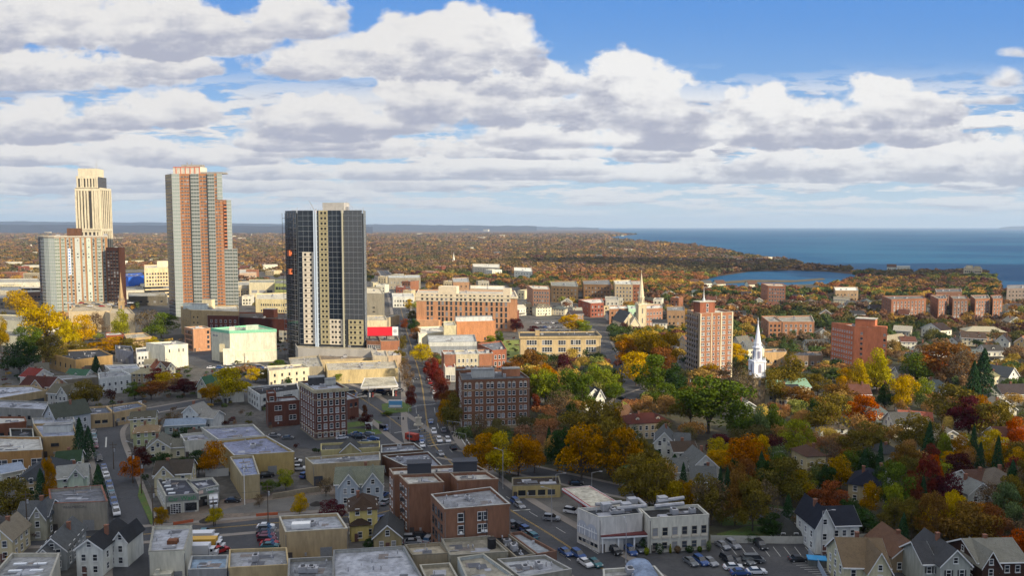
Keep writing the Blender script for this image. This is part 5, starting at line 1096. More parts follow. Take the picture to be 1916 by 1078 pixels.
tag(R, 'white columned entrance porch of the event hall facing the car park', 'porch'); 
def canopy(label, quad, h, roofc, trimc, posts, th=.9, name='gas_station_canopy'):
    o, a, poly = loc_poly(quad); R = empty(name, (o[0], o[1], 0), a); FOOT.append(quad)
    b = MB(); b.prism(poly, h-th, h); b.poly([(q[0], q[1], h-th) for q in poly][::-1]); b.build('fascia', trimc, R)
    b = MB(); b.prism(inset(poly, .5), h, h+.12); b.build('canopy_roof', roofc, R)
    b = MB(); b.ring(inset(poly, -.08), inset(poly, .01), h-th*.45, h+.1); b.build('white_trim', white, R)
    for (tx, ty) in posts:
        x = poly[0][0] + (poly[1][0]-poly[0][0])*tx + (poly[3][0]-poly[0][0])*ty; y = (poly[1][1]-poly[0][1])*tx + (poly[3][1])*ty
        b = MB(); b.box(x-.25, x+.25, y-.25, y+.25, 0, h-th); b.build('post', white, R)
        b = MB(); b.box(x+1.0, x+1.7, y-.4, y+.4, 0, 1.9); b.box(x+.95, x+1.75, y-.45, y+.45, 1.9, 2.2); b.box(x+1.1, x+1.6, y-.42, y-.39, 1.0, 1.6, 1); b.build('fuel_pump', [wallm('#a23a34', 'pump'), dark_m], R)
    tag(R, label, 'gas station canopy')
canopy('long pale gas station canopy with red edge beside the white event hall', Q(5.8, (1104,950),(1168,948),(1103,910),(1052,915)), 5.8, roofm('#c6c0b4'), mat('red_fascia', (.30,.02,.03), .5), [(.4,.15),(.4,.5),(.4,.85)])
canopy('white gas station canopy with brown posts in front of the yellow beige store', Q(5.8, (675,725),(745,722),(738,706),(682,708)), 5.8, roofm('#bdb49f'), mat('white_fascia', (.6,.57,.5), .6), [(.22,.2),(.85,.2),(.22,.85),(.85,.85)])
bld('gas_station_shop', 'long cream gas station shop with brown flat roof behind the forecourt', Q(3.6, (958,912),(1050,909),(1046,893),(958,896)), 3.6, '#bda86c', '#3a2e28', coping='#8d8778', par=.25, units=0, vents=1, wins=[W(0, [.2,.4,.6,.8], 1, 2.2, 1.6, .9, 3, 0, 1, 'bare')], clear=True)
R = empty('price_sign', (*at(740,768), 0)); b = MB(); b.box(-.25, .25, -.25, .25, 0, 1.2); b.box(-3.2, 3.2, -.3, .3, .9, 1.2); b.build('sign_base', wallm('#b9a27c'), R); b = MB(); b.box(-2.9, 2.9, -.25, .25, 1.2, 4.2); b.build('sign_face', mat('sign_blue', (.10,.30,.52), .5), R); b = MB(); b.box(-3, 3, -.3, .3, 4.2, 4.45); b.box(-2.6, 2.6, -.28, -.25, 1.5, 2.3); b.build('sign_trim', white, R)
tag(R, 'low blue and white monument sign on the lawn at the road fork', 'sign')
R = empty('lawn_sign', (*at(690,806), 0)); b = MB(); b.box(-1.3, 1.3, -.08, .08, 1.1, 3.2); b.build('sign_face', white, R); b = MB(); b.box(-1.4, -1.2, -.1, .1, 0, 3.4); b.box(1.2, 1.4, -.1, .1, 0, 3.4); b.build('post', white, R); tag(R, 'small white post sign on the lawn right of the corner apartments', 'sign')
R = empty('bus_shelter', (*at(716,806), 0), -.9); b = MB(); b.box(-1.8, 1.8, -.7, .7, 2.3, 2.45); b.build('roof', dark_m, R); b = MB(); b.box(-1.7, 1.7, .6, .65, .3, 2.2); b.box(-1.75, -1.7, -.6, .6, .3, 2.2); b.build('glass_wall', pane, R)
for x in (-1.7, 1.7): b = MB(); b.box(x-.05, x+.05, -.6, -.5, 0, 2.3); b.build('post', dark_m, R)
tag(R, 'dark glass bus shelter on the pavement of the left road', 'bus shelter')
R = empty('war_monument', (*at(783,797), 0)); b = MB(); b.box(-1.8, 1.8, -1.2, 1.2, 0, .7); b.box(-1.1, 1.1, -.6, .6, .7, 3.1); b.build('pedestal', stone_trim, R); b = MB(); b.box(-1.3, 1.3, -.7, .7, 3.1, 3.4); b.cyl(0, 0, 3.4, 4.6, .35, .2, 8); b.build('capstone', stone_trim, R); tag(R, 'pale stone monument on the hatched traffic island', 'monument')
# ================= churches =================
def spire_church(name, label, x, y, h_tower, w, spire, wallc, spirec, stages, rz=.25):
    R = empty(name, (*at(x, y), 0), rz); b = MB(); b.box(-w/2, w/2, -w/2, w/2, 0, h_tower); tw = b.build('tower', wallm(wallc), R)
    for i, z in enumerate((h_tower*.35, h_tower*.7)):
        for s_ in (0, 1):
            b = MB(); hh = h_tower*.16; b.box(-.5, .5, -w/2-.08, -w/2+.05, z, z+hh); b.poly([(.5*cos(pi*k/6), -w/2-.08, z+hh+.6*sin(pi*k/6)) for k in range(7)]); q = b.build('louvre', mat('louvre_grey', (.16,.15,.14), .8), tw); q.rotation_euler = (0, 0, -s_*pi/2)
    z = h_tower; b = MB(); b.box(-w/2-.35, w/2+.35, -w/2-.35, w/2+.35, z, z+.6); b.build('cornice', wallm(spirec), R); z += .6
    ww = w
    for (k, hh) in stages:
        ww = w*k; b = MB(); b.cyl(0, 0, z, z+hh, ww/2*1.15, ww/2*1.08, 8); b.cyl(0, 0, z+hh, z+hh+.4, ww/2*1.3, n=8); q = b.build('lantern', wallm(spirec), R)
        b = MB()
        for i in range(8):
            a = pi/8 + i*pi/4; c, s_ = cos(a), sin(a); rr = ww/2*1.09
            b.quad((c*rr-s_*-.4*k, s_*rr+c*-.4*k, z+hh*.2), (c*rr-s_*.4*k, s_*rr+c*.4*k, z+hh*.2), (c*rr-s_*.4*k, s_*rr+c*.4*k, z+hh*.8), (c*rr-s_*-.4*k, s_*rr+c*-.4*k, z+hh*.8))
        b.build('louvre', mat('louvre_grey', (0,0,0)), q); z += hh+.4
    b = MB(); b.cyl(0, 0, z, z+spire, ww/2*1.05, .06, 8); b.cyl(0, 0, z+spire-.3, z+spire+.2, .22, n=6)
    b.box(-.06, .06, -.06, .06, z+spire, z+spire+1.8); b.box(-.45, .45, -.06, .06, z+spire+.95, z+spire+1.1); b.build('spire', wallm(spirec), R)
    for sx in (-1, 1):
        for sy in (-1, 1): b = MB(); b.cyl(sx*w*.45, sy*w*.45, h_tower+.6, h_tower+3.4, .35, .03, 5); b.build('pinnacle', wallm(spirec), R)
    return R
C1 = spire_church('stone_church', 'x', 1199, 622, 21, 6.2, 19, '#d9c7a4', '#e2d4b6', [(.72, 5.0)], .2)
wing(C1, -14.5, -3, -1, 24, 8, 7.5, 'y', '#d9c7a4', '#565a62'); wing(C1, -11, -2.6, -5.5, 2, 6.0, 6.5, 'y', '#dccbaa', '#c4baa6')
FOOT.append([(at(1155,622)[0], at(1155,622)[1]), at(1210,622), (at(1210,622)[0], at(1210,622)[1]+25), (at(1155,622)[0], at(1155,622)[1]+25)])
b = MB(); b.box(-12.2, -11.2, -5.6, -4.6, 0, 14); b.build('buttress', wallm('#dccbaa'), C1)
tag(C1, 'cream stone church with tall slim spire and dark slate nave roof behind orange trees', 'church')
C2 = spire_church('steepled_church', 'x', 1415, 757, 13.5, 6.0, 12.0, '#8a775f', '#e6e6e8', [(1.0, 0.1)], .15)
for ch in list(C2.children):
    if ch.name.split('.')[0] in ('spire', 'lantern', 'pinnacle', 'cornice'):
        for g in list(ch.children): bpy.data.objects.remove(g)
        bpy.data.objects.remove(ch)
ws = mat('steeple_white', (.74,.75,.78), .6, .2, .5); b = MB()
b.box(-3.3, 3.3, -3.3, 3.3, 13.5, 14.2); b.box(-2.9, 2.9, -2.9, 2.9, 14.2, 20.6); b.box(-3.2, 3.2, -3.2, 3.2, 20.6, 21.2)
for sx in (-2.7, 2.7):
    for sy in (-2.7, 2.7): b.cyl(sx, sy, 14.2, 20.6, .5, n=6); b.cyl(sx, sy, 21.2, 23.2, .35, .05, 6)
b.build('belfry', ws, C2)
b = MB(); b.poly([(-1.9,-3.32,20.9),(1.9,-3.32,20.9),(0,-3.32,22.6)]); b.poly([(3.32,-1.9,20.9),(3.32,1.9,20.9),(3.32,0,22.6)]); b.build('pediment', ws, C2)
b = MB(); b.cyl(0, 0, 21.2, 27.2, 2.35, 2.2, 8); b.cyl(0, 0, 27.2, 27.7, 2.6, n=8); b.cyl(0, 0, 27.7, 29.2, 1.9, 1.7, 8); b.cyl(0, 0, 29.2, 29.5, 2.0, n=8); lan = b.build('lantern', ws, C2)
b = MB(); b.cyl(0, 0, 29.5, 39.5, 1.65, .08, 8); b.cyl(0, 0, 39.4, 40.0, .25, n=6); b.box(-.05, .05, -.05, .05, 40, 41.5); b.build('spire', ws, C2)
gl = mat('louvre_dusk', (.25,.24,.30), .8)
for ang in (0, pi/2, pi, 3*pi/2):
    b = MB(); b.box(-.75, .75, -2.98, -2.88, 15.6, 19.0); b.poly([(.75*cos(pi*k/6), -2.98, 19.0+.75*sin(pi*k/6)) for k in range(7)]); q = b.build('belfry_opening', gl, C2); q.rotation_euler = (0, 0, ang)
    b = MB(); b.box(-.55, .55, -2.32, -2.0, 22.4, 25.8); q = b.build('lantern_opening', gl, lan); q.rotation_euler = (0, 0, ang)
FOOT.append(gp((1395,757),(1520,745),(1520,725),(1395,735)))
wing(C2, 3.2, 27, -2, 10, 8, 3.0, 'x', '#c6b48f', '#7fae98')
put_windows(C2, [(3.2,-2),(27,-2),(27,10),(3.2,10)], [W(0, 6, 1, 1.2, 3.4, 2.4, 3, .06, .94, 'std')])
C2.scale = (.93, .93, .95)
tag(C2, 'white New England style steeple on a brown stone base with green roofed nave', 'church')
R = spire_church('gothic_spire', 'x', 229, 612, 20, 4.0, 18, '#a98c62', '#b3946a', [(.8, 3)], .3); tag(R, 'slender brown stone church spire in front of the parking garage on the left', 'church')
bpyR = spire_church('small_steeple', 'x', 849, 496, 9, 5, 13, '#e2dccc', '#e6e2d8', [(.8, 3)], 0); tag(bpyR, 'tiny white steeple among the far woods beyond the long cream-topped block', 'church')

# ================= houses: near ones one by one =================
Hs = [
 # label, fl, fr, h, depth, rise, axis, wall, roof, extras
 ('grey clapboard house with white edged front gable above the small lawn', (31,969),(88,965), 6, 9, 2.6, 'x', '#a5a394', '#565b66', dict(wingspec=(.5,1.0,-1.6,6,6,2.9,'y'))),
 ('grey house with double white edged gables behind the skylit warehouse', (70,1033),(124,1029), 5, 14, 3.0, 'y', '#8f959e', '#5c6068', dict(wingspec=(.0,.7,-2.4,6,4.2,2.2,'y'))),
 ('tall white house with dark hipped gable beside the white garage alley', (142,1027),(191,1027), 6.6, 13, 2.2, 'y', '#d6dae0', '#33363f', dict(wingspec=(1.0,1.55,5,13,6.4,2.2,'y'), chim=1)),
 ('cream fronted house at the left bottom edge with brown shingled gable', (-28,1013),(22,1010), 5.5, 10, 3.2, 'y', '#c6b896', '#8c8070', dict()),
 ('cream two storey house with grey porch behind the car wash', (288,889),(356,885), 6, 9, 2.8, 'x', '#c9bd9b', '#4c443f', dict(wingspec=(.05,.55,-1.5,6,6,2.9,'y'), porch=False)),
 ('pale blue house with two front gables and sage green roof', (627,906),(715,903), 6.2, 9.5, 3.4, 'x', '#a9b8cf', '#767d72', dict(wingspec=(.10,.5,-1.4,6,6.0,3.4,'y'))),
 ('right gable half of the pale blue house', (679,909),(716,907), 6.0, 8, 3.6, 'y', '#a9b8cf', '#767d72', dict(chim=0)),
 ('pale yellow three storey house with brown hipped roof', (654,957),(706,953), 7.6, 9, 2.6, 'hip', '#cdb963', '#4c3a30', dict()),
 ('low yellow house wing with brown roof beside the dark red tree', (657,985),(690,982), 4.2, 5, 1.6, 'hip', '#cdb963', '#3f322c', dict(chim=0)),
 ('tan garage with grey gabled roof and blank cream wall behind the tan block', (699,1006),(751,1004), 3.6, 9, 3.0, 'y', '#a8976c', '#474a52', dict(chim=0)),
 ('green roofed cream cottage between the ochre workshop and conifers', (103,867),(149,863), 4.6, 8, 2.6, 'x', '#c9c4a8', '#2f4a34', dict()),
 ('mint house with white gable and pale blue porch roof', (106,896),(162,890), 5, 8, 2.6, 'x', '#b9cbbc', '#8f9398', dict(wingspec=(.4,.9,-1,5,5,2.6,'y'))),
 ('long hall with dark grey hipped roof and beige wall left of the mint house', (27,903),(122,896), 4.4, 16, 4.6, 'hip', '#a8936c', '#3e434e', dict(chim=0)),
 ('low house with pale blue roof at the left edge below the ochre workshop', (4,886),(44,878), 4, 8, 1.4, 'x', '#c3c0b4', '#8ea0c4', dict(chim=0)),
 ('grey gabled house with white dormers above the blue roofed studio', (82,776),(104,783), 7, 13, 4.6, 'y', '#b3b9c9', '#4d544e', dict(dorm=0)),
 ('white gabled house with olive roof behind the grey gabled house', (89,735),(130,737), 6.5, 9, 3.2, 'x', '#c3c5c9', '#6b675a', dict(wingspec=(.55,1.0,-1.4,6,6.3,3.4,'y'))),
 ('white house with bright red roof beside the black roofed hall', (37,704),(62,707), 7, 10, 3.4, 'x', '#dcdad4', '#8a2a22', dict()),
 ('cream house with dark dormered top behind the red roofed house', (66,696),(91,694), 7.5, 9, 3.4, 'x', '#d9d2b4', '#6a665c', dict(dorm=1)),
 ('peach house with maroon cross gabled roof in front of the red roofed house', (37,721),(92,724), 5.2, 10, 3.6, 'x', '#d0b089', '#572c26', dict(dorm=1, wingspec=(.45,.85,-1.5,6,5.2,3.4,'y'))),
 ('white cottage with mint green dormered roof beside the black roofed hall', (120,705),(157,707), 4.2, 8, 3.4, 'x', '#dadad4', '#3f7059', dict(dorm=1)),
 ('brown roofed white house behind the dark conifer on the left', (158,700),(192,698), 5, 9, 3.4, 'x', '#d0cdc4', '#5a5048', dict(wingspec=(.7,1.0,-1,5,5,3,'y'))),
 ('pale cottage with tan hipped roof below the white box building', (244,700),(277,700), 5, 9, 2.4, 'hip', '#a99a7c', '#a0987a', dict()),
 ('cream house with rust roof left of the parked vans', (290,690),(310,688), 5.5, 9, 3.2, 'y', '#e3d6ac', '#a0562f', dict()),
 ('white house row joined to the rust roofed cream house', (270,683),(292,682), 5, 8, 2.4, 'x', '#dfd3ae', '#9a9078', dict(chim=0)),
 ('white gabled end with brown roof beside the rust roofed cream house', (311,690),(328,687), 5, 9, 2.8, 'y', '#e2dcc6', '#6a5040', dict(chim=0)),
 ('grey green house with green striped metal roof', (369,722),(387,723), 6, 15, 4, 'y', '#a9a898', '#3d7259', dict(chim=0)),
 ('white house with grey roof and pale dormers in the car yard', (342,772),(370,774), 6.4, 8, 2.8, 'y', '#ced3dd', '#8d8d90', dict(wingspec=(1.0,2.0,0,7,5,2.2,'x'))),
 ('pale aqua low house with blue roof below the car yard', (308,797),(383,793), 3.4, 9, 1.4, 'x', '#9fb5bc', '#7f95b8', dict(chim=0)),
 ('tall pale yellow house with grey roof at the street bend', (243,785),(289,782), 7.6, 9, 1.8, 'x', '#c2bb8d', '#5b594e', dict()),
 ('lime washed house with tan hipped roof in front of the tall pale yellow house', (249,812),(297,808), 5, 9, 2.0, 'hip', '#a9b283', '#8f7657', dict()),
 ('cream gabled house with grey roof behind the orange street tree', (273,840),(318,837), 4.6, 10, 3.0, 'y', '#c9c1a4', '#6b6b66', dict(wingspec=(1.0,1.6,2,9,4,2,'x'))),
 ('small white house behind the cream car wash house', (355,823),(385,820), 4, 8, 2.6, 'x', '#c2bdb0', '#55504c', dict()),
 # centre and right
 ('pink and cream mansion with red tiled hip roof and tall chimneys', (1177,794),(1254,790), 6.2, 12, 2.6, 'hip', '#cdb79a', '#5f2c26', dict(dorm=2, chim=1)),
 ('white gabled house with grey roof in front of the red roofed mansion', (1224,828),(1262,830), 7.4, 12, 3.6, 'y', '#cfd0cf', '#5c6068', dict(wingspec=(1.0,1.75,2,10,6.5,3,'x'))),
 ('white house with brown flat-topped roof in the middle of the white house row', (1262,846),(1305,845), 6, 9, 2.2, 'x', '#c9cac8', '#4f4038', dict()),
 ('white cross gabled house with brick chimney at the right of the white row', (1292,878),(1346,876), 6, 11, 4.2, 'y', '#cfcfce', '#666a70', dict(wingspec=(-.5,0,1,9,5,3,'x'))),
 ('low grey shingled wing at the foot of the white house row', (1294,900),(1340,902), 4, 9, 3.2, 'x', '#b9bab8', '#5f646c', dict()),
 ('white half-timbered house with steep gables left of the lime green tree', (1096,744),(1128,742), 6, 10, 3.6, 'y', '#dcdcd8', '#4b4f55', dict(wingspec=(.5,1.0,-2,5,6,3.6,'y'))),
 ('tudor cottage with steep orange brown roof in the shade behind the low clinic', (1138,780),(1158,784), 4.6, 10, 3.8, 'y', '#8a6a50', '#6a4a38', dict()),
 ('large white house with navy front gable and long grey wing by the car park', (1527,985),(1560,984), 7.2, 11, 4.2, 'y', '#cdd0d6', '#2a2f40', dict(wingspec=(1.0,2.7,2,10,6.6,3.2,'x'))),
 ('cream stucco house with balcony among the trees at right centre', (1509,855),(1545,853), 7, 9, 2.2, 'hip', '#c9b98f', '#5a3f36', dict(porch=True)),
 ('navy roofed house half hidden beside the green tree', (1587,905),(1652,915), 5.6, 12, 3.4, 'hip', '#a99a78', '#20263a', dict()),
 ('white walled house with solar blue roof behind the navy roofed house', (1646,900),(1668,902), 6, 9, 3, 'y', '#c9c9cc', '#3c4252', dict()),
 ('dark gambrel shed at the edge of the car park behind the pale fence', (1450,1003),(1505,1003), 1.8, 9, 3.2, 'hip', '#3c3d3e', '#3c3f42', dict(chim=0)),
 ('cream cross gabled house with tan roof at the bottom right of the car park', (1580,1060),(1664,1062), 6, 11, 4.2, 'x', '#c3bd9f', '#7d6850', dict(wingspec=(.45,.95,-2.4,6,6,4.2,'y'))),
 ('terracotta roofed low house behind the cream cross gabled house', (1670,1042),(1735,1040), 4, 12, 3.4, 'y', '#9a8468', '#71503f', dict()),
 ('blue grey clapboard house with shuttered front gable at the bottom right', (1760,1058),(1816,1057), 6.4, 12, 3.4, 'y', '#a0a5a6', '#494b54', dict(style='shutter', wingspec=(-.4,0,2,11,6,3,'x'))),
 ('dark brown house with white windows in the bottom right corner', (1830,1052),(1920,1050), 6.2, 11, 3.0, 'x', '#4a332c', '#85847f', dict(wingspec=(.0,.35,-1.6,6,6,3.2,'y'))),
 ('salmon tiled house deep among the trees right of centre', (1683,787),(1745,792), 4.6, 10, 3.0, 'x', '#b0a08c', '#a8543f', dict(wingspec=(.7,1.0,-1,6,4.4,2.8,'y'))),
 ('grey roofed bungalow with white side in the shade right of centre', (1655,850),(1690,848), 4, 9, 2.2, 'hip', '#8c8c84', '#3d4148', dict()),
 ('pale grey house peeping out between maroon trees near the right edge', (1812,925),(1860,922), 6, 9, 3, 'y', '#b9c0c6', '#7c8288', dict()),
 ('brown roofed house between maroon trees near the right edge', (1822,905),(1880,902), 5, 9, 2.6, 'x', '#8a7a6a', '#5c3f36', dict()),
 # sunlit right residential
 ('white porch house with arched dormer on the sunlit right', (1845,657),(1878,657), 6.4, 9, 3.0, 'x', '#e6e2d6', '#4b4a4e', dict(dorm=1, porch=True)),
 ('white gabled house with black roof above the white porch house', (1862,638),(1888,640), 6.5, 12, 4, 'y', '#ddd8cc', '#3b3438', dict()),
 ('long house with pale tan hip roof on the sunlit right', (1808,620),(1884,622), 6.5, 14, 3, 'hip', '#c49a76', '#b5ab94', dict(name='house')),
 ('brown and cream house with dark dormered roof left of the pale tan hip roof', (1800,632),(1845,634), 5.5, 10, 3.2, 'x', '#dccdb0', '#5c4a44', dict(dorm=2)),
 ('white cottage with black gable beside the pale conifer', (1770,640),(1792,642), 5.5, 9, 3, 'y', '#dfd8cc', '#33323a', dict()),
 ('white house with striped dark roof behind the lime trees on the right', (1724,613),(1760,618), 6.5, 11, 4, 'y', '#e8e2d4', '#3f3234', dict()),
 ('tan roofed house beside the orange brick block', (1662,640),(1700,634), 6, 10, 3, 'x', '#d9c9a6', '#a5977f', dict()),
 ('pale grey gabled house right of the orange brick block', (1672,618),(1704,620), 6.5, 9, 3, 'x', '#d2c4b0', '#b0aaa0', dict()),
 ('cream house with flat green roof right of the tall dark conifer', (1861,705),(1887,702), 7, 10, 1.6, 'hip', '#dccfb0', '#8a8762', dict()),
 ('white house with grey gable at the right edge beside the green roofed cream house', (1886,706),(1906,703), 7, 14, 4.2, 'y', '#e0dfe2', '#5b616c', dict()),
 ('white low house with porch in front of the cream house with flat green roof', (1858,742),(1890,740), 4.6, 9, 2.6, 'x', '#d9d6cc', '#7e807c', dict()),
 ('sandy house with orange gable at the far right edge', (1898,640),(1925,642), 6, 10, 3.4, 'y', '#c9a86c', '#a0673c', dict()),
 ('white gabled house left of the orange brick block behind shrubs', (1382,648),(1400,652), 7, 12, 3.8, 'y', '#e8e0cc', '#6d7075', dict()),
 ('cream gabled house just right of the striped brick tower', (1370,640),(1384,642), 7, 11, 3.6, 'y', '#e0d4b6', '#74716c', dict()),
 ('grey roofed house behind the white steeple', (1398,640),(1412,640), 5, 11, 2.6, 'x', '#b7a78c', '#5a5d66', dict()),
 ('orange clay gable beside the small street left of the striped brick tower', (1272,636),(1285,640), 7, 9, 3.4, 'y', '#d9b98c', '#8a5a3c', dict()),
 ('white cube house by the square car park', (1003,576),(1032,575), 7.5, 10, 3.2, 'hip', '#efe8cc', '#7c7366', dict(dorm=1)),
 ('white gabled cottage between yellow trees by the square car park', (1073,583),(1089,583), 6, 9, 3, 'x', '#efeadb', '#a8a597', dict()),
 ('white gabled villa with columns left of the square car park', (968,577),(984,576), 7, 10, 2.4, 'x', '#ece8e0', '#c9c4b8', dict(porch=True)),
 ('pale ranch house with brown roof among the trees at the middle right', (1560,560),(1590,561), 5, 9, 2.6, 'x', '#d9cdb4', '#8c8478', dict())]
for i, (lb, fl, fr, h, dp, ri, ax, wc, rc, ex) in enumerate(Hs):
    ex = dict(ex); house(lb, fl, fr, h, dp, ri, ax, wc, rc, seed=i, **ex)
# background houses in the residential quarter: six patterns, copied with their parts
SPOT = [(1395,560),(1420,575),(1450,585),(1520,575),(1490,566),(1545,600),(1600,580),(1625,575),(1640,590),(1700,590),(1690,600),(1745,585),(1770,590),(1795,588),(1830,590),(1890,600),(1905,585),(1900,615),(1700,655),(1735,668),(1718,690),(1755,688),(1790,700),(1830,680),(1800,720),
 (1255,560),(1330,572),(1372,585),(1385,602),(1540,640),(1530,660),(1300,556),(1080,600),(1060,575),(1210,590),(1240,600),(1235,618),(1120,590),(1150,600),(1045,590),(1915,560),(1855,585),(1815,575),(1655,575),(1605,600),(1580,590),(1700,720),(1760,750),(1900,760),(1880,790),(1610,760),(1560,830),(1475,760),(1400,790),(1700,820),(1640,800),(1820,800),(1780,850),(1900,850),(1880,940)]
WALLS = ['#e6e2d6','#cfc4a8','#b9bfc6','#d9cdb4','#e3ddd0','#a8846a','#c9c9c4','#cdb98a','#9fa8a6']; ROOFS = ['#55565a','#6d625a','#4a4148','#8b867c','#70443a','#5f6a70','#3a3d46','#9a8f80']
RR = random.Random(11)
def wall_name(c): return {'#e6e2d6':'white','#cfc4a8':'cream','#b9bfc6':'blue grey','#d9cdb4':'sand','#e3ddd0':'ivory','#a8846a':'brick brown','#c9c9c4':'pale grey','#cdb98a':'yellow','#9fa8a6':'sage grey'}[c]
def roof_name(c): return {'#55565a':'grey','#6d625a':'brown','#4a4148':'charcoal','#8b867c':'pale grey','#70443a':'rust','#5f6a70':'slate','#3a3d46':'black','#9a8f80':'tan'}[c]
for i, (x, y) in enumerate(SPOT):
    a = at(x, y); wpx = RR.uniform(9, 12); k = wpx/2*F/a[1]
    wc, rc = WALLS[i % 9], ROOFS[(i*5+2) % 8]; ax = ('x', 'y', 'x', 'hip')[i % 4]
    house(f'{wall_name(wc)} house with {roof_name(rc)} {"hipped" if ax=="hip" else "gabled" if ax=="y" else "pitched"} roof', (x-k, y+RR.uniform(-.8,.8)), (x+k, y+RR.uniform(-.8,.8)), 5.4, RR.uniform(8, 11), RR.uniform(2.4, 3.8), ax, wc, rc, ground=True, seed=100+i, group='houses in the residential quarter', fixed=False, porch=(i % 5 == 0))
# tiny far houses on the wooded land and the shore
def far_box(w, d, h, rise, wc, rc, name='far_house'):
    R = empty(name); b = MB(); b.prism([(-w/2,-d/2),(w/2,-d/2),(w/2,d/2),(-w/2,d/2)], 0, h, cap=(rise == 0))
    if rise: b.poly([(-w/2,d/2,h),(-w/2,-d/2,h),(-w/2,0,h+rise)]); b.poly([(w/2,-d/2,h),(w/2,d/2,h),(w/2,0,h+rise)])
    b.build('wall', wallm(wc), R); r = MB()
    if rise: gable_roof(r, -w/2, w/2, -d/2, d/2, h, rise, 'x', .5, .2)
    else: r.box(-w/2-.2, w/2+.2, -d/2-.2, d/2+.2, h, h+.5)
    r.build('roof', shingle(rc), R)
    for k in range(4): b = MB(); b.box(-w/2+w*(k+.5)/4-.8, -w/2+w*(k+.5)/4+.8, -d/2-.1, -d/2+.02, h*.3, h*.3+1.8); b.build('window', pane, R)
    return R
FARP = [(430,447),(418,449),(452,450),(90,437),(100,438),(40,450),(20,452),(55,462),(35,468),(75,462),(5,470),(60,478),(235,438),(245,439),(255,452),(220,450),(290,440),(470,441),(700,421.0+9),(718,428.5),(740,429),(765,431),(800,430),(830,431),(870,432),(910,433),(785,440),(850,445),(900,449),(940,444),(1010,450),(1055,452),(1080,437),(1100,438),(1120,439),(1135,439.5),(1150,441),(1165,442),(1060,446),(1032,448),(965,455),(1000,456),(1145,467),(1175,472),(1230,475),(1262,462),(1290,466),(1245,478),(1275,480),(1300,481),(1330,482),(1355,484),(1365,487),(1280,492),(1310,494),(1385,490),(1400,492),(1420,490),(1440,488),(1455,491),(1120,485),(1035,490),(1060,493),(1090,499),(705,475),(710,480),(690,468),(450,498),(470,503),(490,500),(505,505),(1300,535),(1320,538),(1345,541),(1405,541),(1520,548),(1668,507),(1690,506.5),(800,470),(820,460),(880,468),(930,478),(740,465),(765,478),(15,488),(45,492),(70,495),(25,500),(5,505),(60,507),(235,485),(262,478),(285,492),(300,485)]
proto = [far_box(14, 9, 6, 3, '#e8e4da', '#5d5c60'), far_box(22, 12, 8, 0, '#d9d2c2', '#e0dcd4'), far_box(12, 9, 6.5, 3.6, '#e4dac2', '#6c4e44'), far_box(34, 16, 10, 0, '#cdbda2', '#c9c6c0')]
for i, (x, y) in enumerate(FARP):
    big = y < 452 and x < 960
    k = (1 if i % 3 else 3) if big else RR.choice((0, 0, 2, 2, 1)); a = at(x, y); rz = RR.uniform(-.5, .5); sc = 1.0 + (RR.uniform(.2, 1.2) if big else RR.uniform(-.1, .25))
    if y < 437: sc *= 2.2
    r = clone(proto[k], (a[0], a[1], 0), rz, (sc, sc, sc)); FOOT.append([(a[0]-9*sc,a[1]-14*sc),(a[0]+9*sc,a[1]-14*sc),(a[0]+9*sc,a[1]+6),(a[0]-9*sc,a[1]+6)])
    tag(r, ('tiny white grey roofed house', 'tiny flat pale block', 'tiny cream brown roofed house', 'tiny wide beige block')[k] + ' far off among autumn woods', 'house' if k in (0, 2) else 'building', 'houses far off among the autumn woods', False)
for q in proto:
    for ch in list(q.children): bpy.data.objects.remove(ch)
    bpy.data.objects.remove(q)
# low shops and stores filling the downtown streets
SHOPS = [(90,622,9),(60,665,8),(215,530,16),(250,548,14),(285,560,16),(300,548,12),(300,570,12),(462,572,13),(500,577,14),(455,555,12),(520,548,12),(470,620,10),(455,640,9),(530,640,9),(545,610,8),(10,545,24),(60,523,20),(22,520,18),(45,512,16),(10,508,14),(70,508,12),(230,500,12),(255,496,14),(290,490,12),(470,520,12),(450,505,14),(505,515,12),(700,560,14),(712,548,10),(705,538,10),(715,530,8),(760,545,10),(748,558,8),(762,566,10),(740,530,8),(770,535,8),(700,590,9),(720,612,10),(800,520,12),(820,512,10),(840,540,12),(905,545,12),(930,520,10),(975,560,9),(990,588,8),(1020,592,9),(1110,575,9),(1130,588,9),(1160,575,8),(1230,570,9),(1215,596,9),(1255,610,8),(1262,575,9),(960,606,8)]
SW = [('white','#dedad0'),('sand','#cdb892'),('brick','#9a6247'),('cream','#d8cba8'),('grey','#9c9890'),('red brick','#84483a'),('beige','#bfae90')]
for i, (x, y, wd) in enumerate(SHOPS):
    a = at(x, y); k = wd*RR.uniform(.9, 1.5)*.7; nm, wc = SW[(i*3) % 7]; fl, fr = (x-k, y+RR.uniform(-.6,.6)), (x+k, y+RR.uniform(-.6,.6)); dpt = RR.uniform(10, 22); h = RR.choice((5, 7, 9, 12))
    if any(abs(sum(p[0] for p in f)/len(f)-a[0]) < 10 and abs(sum(p[1] for p in f)/len(f)-a[1]-dpt/2) < 12 for f in FOOT): continue
    bld('shop_building', f'{nm} flat roofed {("low", "two storey", "three storey")[0 if h < 7 else 1 if h < 10 else 2]} shop', BG(fl, fr, dpt), h, wc, ('#c9c5bd','#8f93a0','#d8d6d2','#6f6c68')[i % 4], group='flat roofed shops downtown', fixed=False, units=RR.choice((0,1,2)), vents=2, seed=i, wins=[W(0, max(2, int(2*k*a[1]/F/3.2)), 1 if h < 7 else 2 if h < 10 else 3, 1.5, 1.7, 1.3, 3.2, .05, .95, 'bare')], coping='#d0c8b8' if i % 2 else None)
